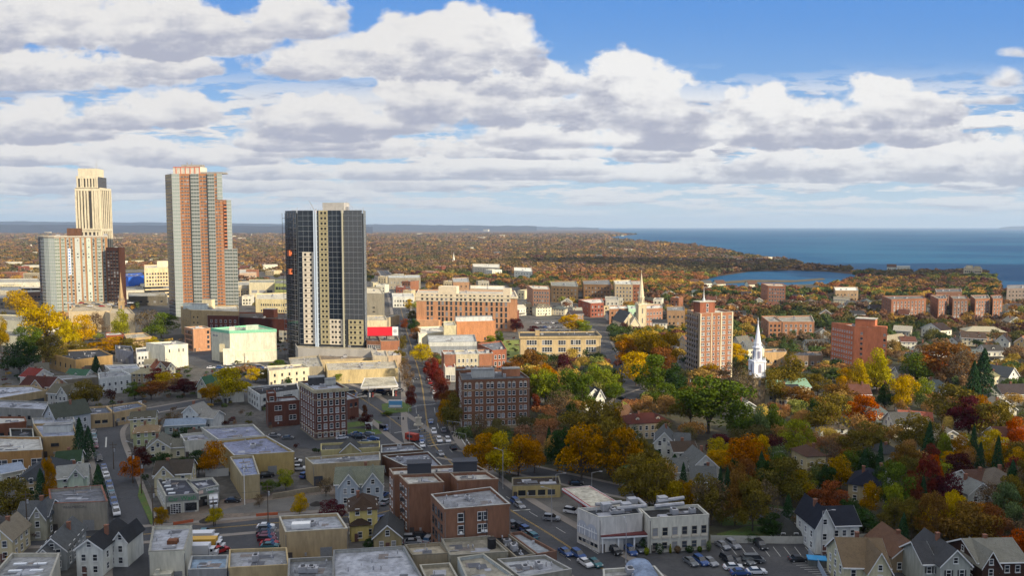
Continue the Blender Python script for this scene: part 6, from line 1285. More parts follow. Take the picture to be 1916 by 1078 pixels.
# mansion on the point
bld('shore_mansion', 'large pale mansion on the rocky point at the end of the peninsula', Q(11, (1803,504),(1838,505),(1836,501),(1805,500)), 11, '#cdbb9a', '#8c7a68', units=3, vents=0, pent=[(.3,.5,9,8,5,'#d9c8a8'), (.75,.5,8,8,4,'#c9b792')], wins=[W(0, 8, 2, 2, 2.2, 2, 4.5, .05, .95, 'bare')])
b = MB()
rkm = mat('shore_rock', (.15,.13,.11), .95, .8, .2)
# ================= trees =================
def inpoly(x, y, P):
    c = False; n = len(P); j = n-1
    for i in range(n):
        if (P[i][1] > y) != (P[j][1] > y) and x < (P[j][0]-P[i][0])*(y-P[i][1])/(P[j][1]-P[i][1])+P[i][0]: c = not c
        j = i
    return c
def leafm(name, base, alt, trans=.28):
    m = bpy.data.materials.new(name); m.use_nodes = True; t = m.node_tree; t.nodes.clear()
    def n(k, **kw):
        x = t.nodes.new(k)
        for a, b in kw.items(): setattr(x, a, b)
        return x
    L = t.links.new; out = n('ShaderNodeOutputMaterial'); d = n('ShaderNodeBsdfDiffuse'); tr = n('ShaderNodeBsdfTranslucent'); mx = n('ShaderNodeMixShader'); mx.inputs[0].default_value = trans
    L(d.outputs[0], mx.inputs[1]); L(tr.outputs[0], mx.inputs[2]); L(mx.outputs[0], out.inputs[0])
    tc = n('ShaderNodeTexCoord'); no = n('ShaderNodeTexNoise'); L(tc.outputs['Object'], no.inputs[0]); no.inputs['Scale'].default_value = .32; no.inputs['Detail'].default_value = 3
    oi = n('ShaderNodeObjectInfo'); g = n('ShaderNodeNewGeometry')
    ad = n('ShaderNodeMath', operation='MULTIPLY_ADD'); L(oi.outputs['Random'], ad.inputs[0]); ad.inputs[1].default_value = .35; L(no.outputs[0], ad.inputs[2])
    mr = n('ShaderNodeMapRange'); L(ad.outputs[0], mr.inputs[0]); mr.inputs[1].default_value = .45; mr.inputs[2].default_value = .85
    mc = n('ShaderNodeMix', data_type='RGBA'); L(mr.outputs[0], mc.inputs[0]); mc.inputs[6].default_value = (*base, 1); mc.inputs[7].default_value = (*alt, 1)
    hs = n('ShaderNodeHueSaturation'); hs.inputs['Saturation'].default_value = 1.06; L(mc.outputs[2], hs.inputs['Color'])
    r2 = n('ShaderNodeMapRange'); L(g.outputs['Random Per Island'], r2.inputs[0]); r2.inputs[3].default_value = .65; r2.inputs[4].default_value = 1.75; L(r2.outputs[0], hs.inputs['Value'])
    r3 = n('ShaderNodeMapRange'); L(oi.outputs['Random'], r3.inputs[0]); r3.inputs[3].default_value = .485; r3.inputs[4].default_value = .512; L(r3.outputs[0], hs.inputs['Hue'])
    L(hs.outputs[0], d.inputs[0]); L(hs.outputs[0], tr.inputs[0]); return m
LEAF = {'gold': leafm('leaves_gold', (.40,.26,.02), (.28,.21,.02)), 'yellow': leafm('leaves_yellow', (.40,.29,.022), (.28,.23,.02)), 'lime': leafm('leaves_lime', (.19,.20,.02), (.13,.16,.02)),
 'amber': leafm('leaves_amber', (.28,.145,.012), (.20,.14,.015)), 'orange': leafm('leaves_orange', (.30,.085,.012), (.22,.10,.012)), 'rust': leafm('leaves_rust', (.17,.062,.022), (.13,.075,.02)),
 'crimson': leafm('leaves_crimson', (.13,.030,.020), (.10,.038,.018)), 'maroon': leafm('leaves_maroon', (.065,.015,.016), (.045,.015,.014)), 'olive': leafm('leaves_olive', (.090,.085,.018), (.14,.095,.02)),
 'green': leafm('leaves_green', (.050,.085,.014), (.085,.105,.016)), 'dark': leafm('leaves_dark_green', (.022,.045,.014), (.032,.055,.016)), 'brown': leafm('leaves_brown', (.13,.085,.045), (.11,.085,.05)),
 'pine': leafm('needles_green', (.020,.045,.020), (.028,.055,.024), .1), 'mint': leafm('leaves_grey_green', (.075,.115,.045), (.10,.12,.05))}
bark = mat('bark', (.085,.065,.050), .95, .6, 1.5)
def cards(cen, nor, size, R_):
    """quads around centres, roughly facing nor"""
    n = len(cen); up = R_.normal(size=(n, 3)); t = np.cross(nor, up); t /= np.linalg.norm(t, axis=1)[:, None]+1e-9; b = np.cross(nor, t)
    s1 = size[:, None]*R_.uniform(.7, 1.3, (n, 1)); s2 = size[:, None]*R_.uniform(.45, .9, (n, 1)); v = np.empty((n, 4, 3))
    v[:, 0] = cen-t*s1; v[:, 1] = cen-b*s2; v[:, 2] = cen+t*s1; v[:, 3] = cen+b*s2; return v
def quadmesh(name, v, mats, colors=None):
    n = len(v); me = bpy.data.meshes.new(name); me.vertices.add(n*4); me.vertices.foreach_set('co', v.reshape(-1).astype(np.float32))
    me.loops.add(n*4); me.loops.foreach_set('vertex_index', np.arange(n*4, dtype=np.int32)); me.polygons.add(n)
    me.polygons.foreach_set('loop_start', np.arange(n, dtype=np.int32)*4); me.polygons.foreach_set('loop_total', np.full(n, 4, np.int32))
    for m in mats: me.materials.append(m)
    if colors is not None:
        at_ = me.color_attributes.new('tint', 'FLOAT_COLOR', 'POINT'); c4 = np.ones((n*4, 4), np.float32); c4[:, :3] = np.repeat(colors, 4, 0); at_.data.foreach_set('color', c4.reshape(-1))
    me.update(calc_edges=True); return me
def crown_pts(R_, n, nl, kind):
    """unit crown: height 1 (z .22..1), radius .5"""
    L = []
    for i in range(nl):
        z = R_.uniform(.27, .84); prof = math.sin(pi*min(1, max(0, (z-.02)/1.02)))**.5 if kind != 'tall' else .8
        a = R_.uniform(0, 2*pi); rr = R_.uniform(.14, .40)*prof if i else 0; r = R_.uniform(.095, .205)*(1.25-.5*z)
        L.append((rr*cos(a), rr*sin(a), z, r))
    L.append((0, 0, .82, .17)); L.append((0, 0, .6, .27)); L.append((.12, 0, .33, .24)); L.append((-.14, .05, .38, .24)); L = np.array(L); k = R_.integers(0, len(L), n)
    d = R_.normal(size=(n, 3)); d[:, 2] = d[:, 2]*.8+.25; d /= np.linalg.norm(d, axis=1)[:, None]; sh = R_.uniform(.60, 1.18, n)**.7
    return L[k, :3]+d*(L[k, 3]*sh)[:, None]*np.array([1, 1, .82]), d, L
def make_tree(kind, seed, n=4200, leaf=.0215):
    R_ = np.random.default_rng(seed); root = empty({'conifer': 'conifer_tree', 'bare': 'bare_tree'}.get(kind, 'maple_tree')); b = MB()
    if kind == 'conifer':
        b.cyl(0, 0, 0, .9, .020, .004, 6); n = int(n*.8); z = R_.uniform(.08, 1, n)**.85; a = R_.uniform(0, 2*pi, n); lay = np.floor(z*13)/13
        rmax = .5*(1-z)**.8*(1-.22*((z*13) % 1))+.01; lob = 1+.22*np.sin(a*5+lay*40); rr = rmax*lob*R_.uniform(.35, 1, n)**.5
        cen = np.stack([rr*np.cos(a), rr*np.sin(a), z-rr*.12], 1); nor = np.stack([np.cos(a)*.6, np.sin(a)*.6, np.ones(n)*.9], 1)+R_.normal(size=(n, 3))*.45
    else:
        cen, d, L = crown_pts(R_, n if kind != 'bare' else n//3, 17 if kind != 'tall' else 12, kind)
        if kind == 'spread': cen[:, :2] *= 1.12; cen[:, 2] = .42+(cen[:, 2]-.42)*.9
        nor = d+R_.normal(size=cen.shape)*.55
        b.cyl(0, 0, 0, .30, .020, .014, 7)
        for (x, y, z, r) in L[:12]:
            m_ = (x*.35, y*.35, .30+(z-.30)*.45 if z > .3 else z*.8); b.tube((0, 0, .16), m_, .012, .008, 5); b.tube(m_, (x, y, z), .008, .003, 4)
            if kind == 'bare':
                for q in range(7): e = R_.normal(size=3)*r*.9; b.tube((x, y, z), (x+e[0], y+e[1], z+abs(e[2])), .0035, .001, 3)
    nor /= np.linalg.norm(nor, axis=1)[:, None]
    v = cards(cen, nor, np.full(len(cen), leaf*(1.1 if kind == 'conifer' else 1)), R_)
    link('crown', quadmesh('crown', v, [LEAF['gold']]), root); b.build('trunk', bark, root); return root
PROTO = {'round': [make_tree('round', s) for s in (1, 2, 3, 4, 5)], 'spread': [make_tree('spread', s, 4600) for s in (6, 7)], 'tall': [make_tree('tall', s) for s in (8, 9)], 'conifer': [make_tree('conifer', s) for s in (10, 11)], 'bare': [make_tree('bare', s) for s in (12, 13)]}
NTREE = [0]; TR = random.Random(5)
KIND_NAME = {'round': 'round crowned', 'spread': 'broad spreading', 'tall': 'upright', 'conifer': 'conical', 'bare': 'half bare'}
COLN = {'gold': 'golden', 'yellow': 'bright yellow', 'lime': 'yellow green', 'amber': 'amber', 'orange': 'orange', 'rust': 'rust coloured', 'crimson': 'crimson', 'maroon': 'dark maroon', 'olive': 'olive', 'green': 'green', 'dark': 'dark green', 'brown': 'grey brown', 'pine': 'dark evergreen', 'mint': 'grey green'}
TPOS = []
def tree(px, ytop, yb, w, c, kind=None):
    a = at(px, yb); H = (yb-ytop)/F*a[1]*1.02; Wd = w/F*a[1]; kind = kind or ('conifer' if c == 'pine' else 'bare' if c == 'brown' else TR.choice(('round', 'round', 'spread')) if w > .8*(yb-ytop) else TR.choice(('round', 'tall')))
    TPOS.append((a[0], a[1], Wd*.5)); p = TR.choice(PROTO[kind])
    r = clone(p, (a[0], a[1], 0), TR.uniform(0, 6.28), (Wd*TR.uniform(1.04, 1.28), Wd*TR.uniform(1.0, 1.2), H*1.06), {'crown': LEAF[c]}); NTREE[0] += 1
    size = 'tall' if H > 15 else 'small' if H < 7 else 'mid sized'
    tag(r, f'{size} {KIND_NAME[kind]} {COLN[c]} tree', 'tree', 'autumn trees standing among the houses and streets', False)
    for ch in r.children: ch.name = ch.name
    return r
T = [(430,684,752,64,'gold'),(396,716,757,46,'amber'),(163,710,764,56,'olive'),(88,566,648,80,'gold'),(60,610,668,60,'green'),(150,590,648,56,'gold'),(128,600,655,46,'yellow'),(42,543,592,52,'gold'),(2,592,660,34,'amber'),(38,640,700,66,'dark'),(100,628,690,60,'olive'),
(228,580,640,42,'lime'),(180,585,630,44,'brown'),(302,586,634,60,'green'),(276,580,628,54,'brown'),(205,632,662,64,'amber'),(240,634,662,52,'olive'),(285,630,654,32,'gold'),(152,640,668,52,'olive'),(181,668,716,30,'pine'),(310,697,728,56,'gold'),(296,690,720,46,'crimson'),(283,712,748,46,'rust'),(252,716,748,42,'green'),(345,708,742,46,'maroon'),
(395,826,890,56,'amber'),(372,842,890,40,'dark'),(350,855,892,40,'dark'),(248,853,900,42,'orange'),(268,835,880,40,'maroon'),(151,785,866,40,'pine'),(167,800,862,34,'pine'),(186,872,948,36,'pine'),(78,880,950,36,'pine'),(20,895,975,74,'olive'),(95,855,948,26,'amber','tall'),(303,948,986,28,'amber'),(403,947,984,30,'gold'),(561,924,966,34,'gold'),(620,938,976,54,'maroon'),(535,878,918,34,'lime'),(505,896,925,36,'green'),(610,893,930,30,'brown'),(485,925,950,24,'brown'),(50,915,948,28,'dark'),(300,845,880,34,'dark'),(325,770,800,40,'brown'),(205,996,1020,30,'gold'),(62,970,1008,44,'maroon'),(22,760,776,30,'dark'),(54,742,756,26,'dark'),(345,800,826,36,'dark'),
(1005,1046,1078,40,'dark'),(690,1008,1030,20,'dark'),(660,738,760,16,'orange'),
(790,644,682,38,'yellow'),(806,668,712,28,'crimson'),(815,676,728,34,'crimson'),(822,690,745,32,'crimson'),(828,706,760,34,'crimson'),(838,730,788,38,'rust'),(848,735,812,50,'olive'),(836,748,806,38,'amber'),(769,722,768,20,'crimson'),(757,668,720,24,'brown'),(764,690,742,26,'brown'),(748,655,690,26,'olive'),(684,774,800,24,'maroon'),(690,792,806,14,'maroon'),(683,758,786,12,'crimson'),(766,560,582,18,'gold'),(772,580,602,20,'olive'),(774,596,622,22,'dark'),(780,612,640,24,'rust'),(757,596,618,18,'rust'),(752,628,660,18,'olive'),(724,770,778,20,'green'),
(635,696,718,22,'lime'),(652,700,716,14,'green'),(672,700,716,14,'green'),(500,690,716,34,'olive'),(478,688,716,30,'gold'),(520,672,700,26,'green'),(540,706,722,14,'dark'),
(1070,587,624,44,'gold'),(1092,600,626,36,'lime'),(935,619,645,20,'green'),(918,628,646,22,'lime'),(967,596,622,30,'maroon'),(1000,610,628,24,'maroon'),
(993,652,702,58,'rust'),(965,672,706,40,'rust'),(1020,680,730,46,'orange'),(1057,660,708,34,'maroon'),(1038,672,708,38,'brown'),(992,690,760,60,'olive'),(1020,686,764,66,'lime'),(1062,690,772,70,'green'),(1090,702,776,46,'green'),(1003,738,778,22,'crimson'),(1048,728,790,50,'brown'),(1070,752,800,36,'dark'),(1110,680,738,44,'lime'),(1135,692,744,50,'lime'),(1150,716,752,36,'green'),
(1205,614,680,100,'amber'),(1172,632,690,54,'orange'),(1190,655,722,70,'gold'),(1235,650,712,56,'rust'),(1250,622,690,40,'amber'),(1225,664,748,84,'green'),(1262,680,752,54,'dark'),(1245,716,770,50,'green'),(1290,725,780,44,'olive'),(1325,698,812,130,'green','spread'),(1292,720,800,66,'olive'),(1390,690,770,56,'brown'),(1365,676,748,52,'brown'),(1372,640,690,44,'yellow'),(1330,678,712,40,'amber'),
(902,812,892,72,'amber'),(935,808,896,76,'gold'),(970,814,892,72,'amber'),(1000,822,886,52,'amber'),(897,770,850,36,'brown'),(918,800,860,50,'olive'),(1060,800,880,64,'dark'),(1088,792,898,92,'amber'),(1140,782,892,96,'olive'),(1165,800,900,84,'amber'),(1105,745,830,110,'olive','spread'),(1150,765,820,50,'amber'),(1045,820,880,40,'dark'),(1190,850,946,80,'olive'),(1225,846,960,70,'olive'),(1262,900,972,70,'amber'),(1215,900,950,50,'amber'),(1330,892,985,72,'brown'),(1325,885,985,64,'olive'),(1375,880,985,60,'rust'),(1408,895,995,76,'olive'),(1432,900,990,60,'brown'),(1400,812,895,86,'orange'),(1345,812,852,48,'maroon'),(1382,750,830,62,'green'),(1420,760,835,50,'mint'),(1445,756,832,56,'green'),(1492,784,862,58,'lime'),(1466,850,948,86,'olive'),(1500,880,950,50,'amber'),(1262,852,890,40,'pine'),(1278,868,930,24,'pine'),(1222,838,872,30,'dark'),(1350,920,985,44,'olive'),
(1545,735,820,80,'olive'),(1575,716,760,60,'rust'),(1612,738,800,54,'orange'),(1635,790,850,66,'olive'),(1598,800,870,60,'olive'),(1640,652,740,66,'yellow'),(1605,672,742,50,'gold'),(1585,690,740,46,'gold'),(1690,704,776,52,'gold'),(1725,706,762,44,'lime'),(1655,720,770,40,'dark'),(1500,720,770,60,'rust'),(1478,660,750,64,'olive'),(1450,690,760,50,'olive'),(1530,700,742,50,'olive'),(1520,745,800,44,'dark'),
(1672,862,966,72,'green'),(1738,852,950,44,'crimson'),(1750,850,920,30,'orange'),(1702,880,960,44,'crimson'),(1640,870,940,30,'dark'),(1748,918,1026,62,'rust'),(1705,930,1010,60,'olive'),(1812,935,1040,94,'rust'),(1775,880,960,50,'maroon'),(1850,900,980,50,'brown'),(1878,900,990,54,'mint'),(1795,850,900,56,'maroon'),(1812,742,822,70,'maroon'),(1780,720,808,90,'olive'),(1832,740,800,46,'orange'),(1870,748,836,80,'olive'),(1900,780,850,54,'orange'),(1858,800,860,50,'gold'),(1838,658,758,52,'pine'),(1820,680,760,40,'pine'),(1770,642,720,100,'rust'),(1740,650,716,66,'orange'),(1715,660,722,60,'green'),(1795,655,730,54,'brown'),(1745,790,860,56,'olive'),(1708,772,850,64,'olive'),(1690,830,900,60,'rust'),(1740,830,890,44,'crimson'),(1572,850,920,56,'amber'),(1555,820,880,44,'brown'),(1545,870,935,44,'dark'),(1580,820,865,50,'brown'),(1430,860,930,50,'dark'),(1890,940,1010,60,'mint'),(1905,985,1060,64,'orange'),(1880,1010,1070,50,'amber'),(1770,1030,1060,30,'dark'),(1675,1040,1066,22,'crimson'),(1890,870,930,50,'brown'),(1410,1000,1016,30,'dark'),(1500,955,1000,40,'brown'),(1440,960,1010,50,'dark'),(1595,930,980,44,'dark'),(1655,985,1015,34,'dark'),(1622,1030,1072,34,'brown')]
for t_ in T: tree(*t_)
# clipped shrubs along the event hall
def shrub(px, yb, hpx, wpx, c, kind='round'):
    a = at(px, yb); H = hpx/F*a[1]; Wd = wpx/F*a[1]; root = empty('shrub', (a[0], a[1], 0)); R_ = np.random.default_rng(int(px)); n = 500
    d = R_.normal(size=(n, 3)); d /= np.linalg.norm(d, axis=1)[:, None]; cen = d*np.array([Wd/2, Wd/2, H/2])*R_.uniform(.8, 1, (n, 1)); cen[:, 2] += H/2
    if kind == 'cone': k = np.clip(1.15-cen[:, 2]/H, .1, 1); cen[:, 0] *= k; cen[:, 1] *= k
    link('foliage', quadmesh('foliage', cards(cen, d, np.full(n, .13), R_), [LEAF[c]]), root); b = MB(); b.cyl(0, 0, 0, H*.5, .08, n=5); b.build('stem', bark, root)
    tag(root, f'{COLN[c]} {"cone" if kind == "cone" else "clipped round"} shrub', 'shrub', 'clipped shrubs along the event hall', False)
for s_ in ((1234,1038,22,18,'dark'),(1254,1037,20,8,'lime','cone'),(1268,1036,15,14,'brown'),(1290,1035,14,18,'dark'),(1309,1034,12,10,'green'),(1326,1033,22,11,'mint'),(1210,1040,16,11,'lime'),(1203,1030,22,18,'dark'),(1016,912,16,24,'dark'),(986,915,14,20,'olive')): shrub(*s_)
# fill the gardens between with more single trees, nearest first
VB = []
for (foot, h, tol) in VIS:
    P = [proj(p[0], p[1], z) for p in foot for z in (0, h)]; VB.append((min(p[0] for p in P), min(p[1] for p in P), max(p[0] for p in P), max(p[1] for p in P), sum(p[1] for p in foot)/len(foot), tol))
VBa = np.array(VB); FB_ = [(min(p[0] for p in f)-1.5, min(p[1] for p in f)-1.5, max(p[0] for p in f)+1.5, max(p[1] for p in f)+1.5) for f in FOOT]; FBa = np.array(FB_)
RD = [np.array(pl[::2]) for pl, hw in ROADS]; RW = [hw for pl, hw in ROADS]
INLET = [INL]; POINT = gp((1570,496),(1870,496),(1870,521),(1660,524),(1600,516))
def free(x, y, rad, blockers=True):
    if ((FBa[:, 0] < x+rad*.4) & (FBa[:, 2] > x-rad*.4) & (FBa[:, 1] < y+rad*.4) & (FBa[:, 3] > y-rad*.4)).any(): return False
    for pl, hw in zip(RD, RW):
        if ((pl[:, 0]-x)**2+(pl[:, 1]-y)**2).min() < (hw+1.0)**2: return False
    return not any(inpoly(x, y, P) for P in PATCH)
def hides(x, y, H, Wd):
    a = proj(x, y, H); b = proj(x, y, 0); hw = Wd/2*F/y; bx = (a[0]-hw, a[1], a[0]+hw, b[1])
    m = (VBa[:, 4] > y) & (VBa[:, 0] < bx[2]) & (VBa[:, 2] > bx[0]) & (VBa[:, 1] < bx[3]) & (VBa[:, 3] > bx[1])
    for v in VBa[m]:
        ov = (min(v[2], bx[2])-max(v[0], bx[0]))*(min(v[3], bx[3])-max(v[1], bx[1])); ar = (v[2]-v[0])*(v[3]-v[1])
        if ov/ar > v[5]: return True
    return False
GARD = [((1190,960),(1330,830),(1480,760),(2350,700),(2500,1078),(1700,1040),(1640,1005),(1340,1000),(1250,960)), ((870,820),(1000,770),(1100,730),(1240,720),(1330,820),(1190,930),(1060,900),(900,890)), ((1390,640),(2300,600),(2300,760),(1400,770))]
cands = []
for k in range(6000):
    px, py = TR.uniform(860, 1960), TR.uniform(625, 1070)
    if not any(inpoly(px, py, g) for g in GARD): continue
    cands.append((px, py))
cands.sort(key=lambda q: -q[1])
PAL = ['olive']*4+['amber']*3+['green']*3+['rust']*3+['dark']*3+['brown']*3+['gold']*4+['orange']*2+['maroon','crimson','lime','lime','pine','pine','mint']
for (px, py) in cands:
    if NTREE[0] >= 299: break
    x, y = at(px, py); Wd = TR.uniform(6, 11); H = TR.uniform(7, 13.5); c = TR.choice(PAL)
    if c == 'pine': Wd *= .6; H *= 1.15
    if not free(x, y, Wd) or hides(x, y, H, Wd): continue
    if any((x-q[0])**2+(y-q[1])**2 < (Wd*.36+q[2]*.72)**2 for q in TPOS): continue
    tree(px, proj(x, y, H)[1], py, Wd/y*F, c)
print('trees', NTREE[0])
for L_ in PROTO.values():
    for q in L_:
        for ch in list(q.children): bpy.data.objects.remove(ch)
        bpy.data.objects.remove(q)
# ---------------- the woods and street trees farther off: one mass each ----------------
tint_m = leafm('leaves_of_the_woods', (1, 1, 1), (1, 1, 1), .2); tt = tint_m.node_tree
for q_ in tt.nodes:
    if q_.type == 'MAP_RANGE' and abs(q_.inputs[4].default_value-1.75) < .01: q_.inputs[3].default_value = .85; q_.inputs[4].default_value = 1.35
    if q_.type == 'HUE_SAT': q_.inputs['Saturation'].default_value = .95
at_n = tt.nodes.new('ShaderNodeAttribute'); at_n.attribute_name = 'tint'; hs_ = [n for n in tt.nodes if n.type == 'HUE_SAT'][0]
for l in list(hs_.inputs['Color'].links): tt.links.remove(l)
tt.links.new(at_n.outputs['Color'], hs_.inputs['Color'])
TC = {'gold': (.27,.165,.022), 'yellow': (.33,.24,.03), 'lime': (.16,.17,.03), 'amber': (.225,.125,.028), 'orange': (.235,.105,.03), 'rust': (.155,.080,.036), 'crimson': (.13,.045,.03), 'maroon': (.065,.022,.02), 'olive': (.09,.08,.022), 'green': (.055,.075,.02), 'dark': (.032,.048,.018), 'brown': (.12,.078,.048), 'mint': (.08,.10,.045)}
def wood(name, x0y, spots, ncards, size, label=None):
    """spots: x, y, height, width, colour"""
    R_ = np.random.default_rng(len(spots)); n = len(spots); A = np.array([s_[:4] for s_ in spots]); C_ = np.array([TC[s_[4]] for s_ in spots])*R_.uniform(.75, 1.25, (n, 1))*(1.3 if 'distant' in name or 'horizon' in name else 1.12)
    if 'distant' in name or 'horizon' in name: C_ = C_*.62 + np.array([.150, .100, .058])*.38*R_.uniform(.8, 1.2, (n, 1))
    k = np.repeat(np.arange(n), ncards); m = len(k); lobes = R_.normal(size=(n, 6, 3)); lobes /= np.linalg.norm(lobes, axis=2)[:, :, None]; lobes *= R_.uniform(.15, .36, (n, 6, 1)); lobes[:, :, 2] = np.abs(lobes[:, :, 2])*.8
    d = R_.normal(size=(m, 3)); d[:, 2] = d[:, 2]*.7+.35; d /= np.linalg.norm(d, axis=1)[:, None]; lb = lobes[k, R_.integers(0, 6, m)]
    c = lb+d*R_.uniform(.17, .26, (m, 1)); w = A[k, 3]; h = A[k, 2]
    cen = np.stack([A[k, 0]+c[:, 0]*w, A[k, 1]+c[:, 1]*w, h*(.45+c[:, 2]*.9)], 1); cen[:, 2] = np.clip(cen[:, 2], .6, None)
    nor = d+R_.normal(size=(m, 3))*.4; nor /= np.linalg.norm(nor, axis=1)[:, None]
    v = cards(cen, nor, w*size, R_); o = link(name, quadmesh(name, v, [tint_m], C_[k]*R_.uniform(.88, 1.12, (m, 1)))); o['kind'] = 'stuff'; return o
FR = random.Random(9)
def pal_at(x, y):
    n = mathutils.noise.noise(mathutils.Vector((x/160, y/160, 0))); n2 = mathutils.noise.noise(mathutils.Vector((x/420+7, y/420, 3)))
    if y > 1300: base = ['rust']*4+['amber']*3+['orange']+['brown']*7+['gold']*3+['olive']*8+['green']*3+['dark']*2+['maroon']*2
    elif n2 > .15: base = ['gold']*6+['yellow']*2+['lime']*2+['amber']*5+['orange']*3+['olive']*4+['green']*3+['rust']*3
    elif n2 < -.2: base = ['green']*4+['dark']*2+['olive']*5+['rust']*2+['brown']*3+['maroon']+['gold']*3+['lime']*3+['amber']*2
    else: base = ['olive']*5+['amber']*4+['brown']*3+['rust']*4+['green']*4+['gold']*3+['dark']*2+['crimson','lime','maroon','yellow','gold','lime']
    return base[int((n*1.1+.5)*len(base)*.7+FR.random()*len(base)*.38) % len(base)]
TOWN = [gp((-400,520),(60,512),(300,505),(560,490),(700,505),(790,600),(830,800),(600,1078),(-400,1078)), gp((790,640),(745,540),(960,535),(1000,560),(1160,600),(1130,640),(980,660),(850,720))]
front_, near_, mid_, far_ = [], [], [], []
def scatter(ya, yb_, step, out, prob, hmin, hmax, wf, town_p=.10):
    y = ya
    while y < yb_:
        st = step*(1 if yb_ < 1500 else (y/1300)**.8); x = -.72*y-40
        while x < (.95 if yb_ < 1400 else .75)*y+40:
            xx, yy = x+FR.uniform(-.5, .5)*st, y+FR.uniform(-.5, .5)*st; x += st
            if FR.random() > prob: continue
            if not inpoly(xx, yy, land): continue
            if yy < 2600 and any(inpoly(xx, yy, I_) for I_ in INLET): continue
            tw = any(inpoly(xx, yy, Tn) for Tn in TOWN)
            if tw and FR.random() > town_p: continue
            pt_ = yy > 1150 and inpoly(xx, yy, POINT)
            if pt_ and FR.random() > .6: continue
            g = wf*FR.choice((.65, .85, 1, 1.2, 1.45)); H = FR.uniform(hmin, hmax)*(.55 if pt_ else 1)
            if yy < 2200:
                if not free(xx, yy, g): continue
                if yy < 1000 and hides(xx, yy, H, g): continue
            if yy < 345 and not any(inpoly(*proj(xx, yy), g_) for g_ in GARD): continue
            if yy < 620 and any((xx-q[0])**2+(yy-q[1])**2 < (g*.25+q[2]*.6)**2 for q in TPOS): continue
            if yy < 345: TPOS.append((xx, yy, g*.5))
            out.append((xx, yy, H, g, pal_at(xx, yy)))
        y += st
scatter(150, 345, 6.5, front_, .8, 6, 12.5, 9.5, .0); scatter(345, 620, 7.0, near_, .75, 6, 12, 9.5, .05); scatter(620, 1300, 9.0, mid_, .85, 7, 13, 11.5, .10); scatter(1300, 3200, 13.0, far_, .85, 8, 14, 15, .5)
vf = []; scatter(3200, 9500, 17.0, vf, .95, 9, 16, 34, 1)
bush = []; y = 150
while y < 560:
    x = -.72*y
    while x < .5*y:
        xx, yy = x+FR.uniform(-2, 2), y+FR.uniform(-2, 2); x += 5.5
        if FR.random() < .48 and any(inpoly(xx, yy, T_) for T_ in TOWN) and free(xx, yy, 3): bush.append((xx, yy, FR.uniform(1.6, 4.5), FR.uniform(2.2, 4.5), FR.choice(('dark','green','olive','dark','brown','rust','maroon','gold'))))
    y += 5.5
print('bush', len(bush)); wood('yard_bushes', 0, bush, 150, .07)
print('woods', len(near_), len(mid_), len(far_), len(vf))
wood('front_garden_trees', 0, front_, 1100, .030); wood('garden_trees', 0, near_, 420, .050); wood('suburban_woods', 0, mid_, 150, .085); wood('distant_woods', 0, far_, 44, .15); wood('horizon_woods', 0, vf, 16, .22)
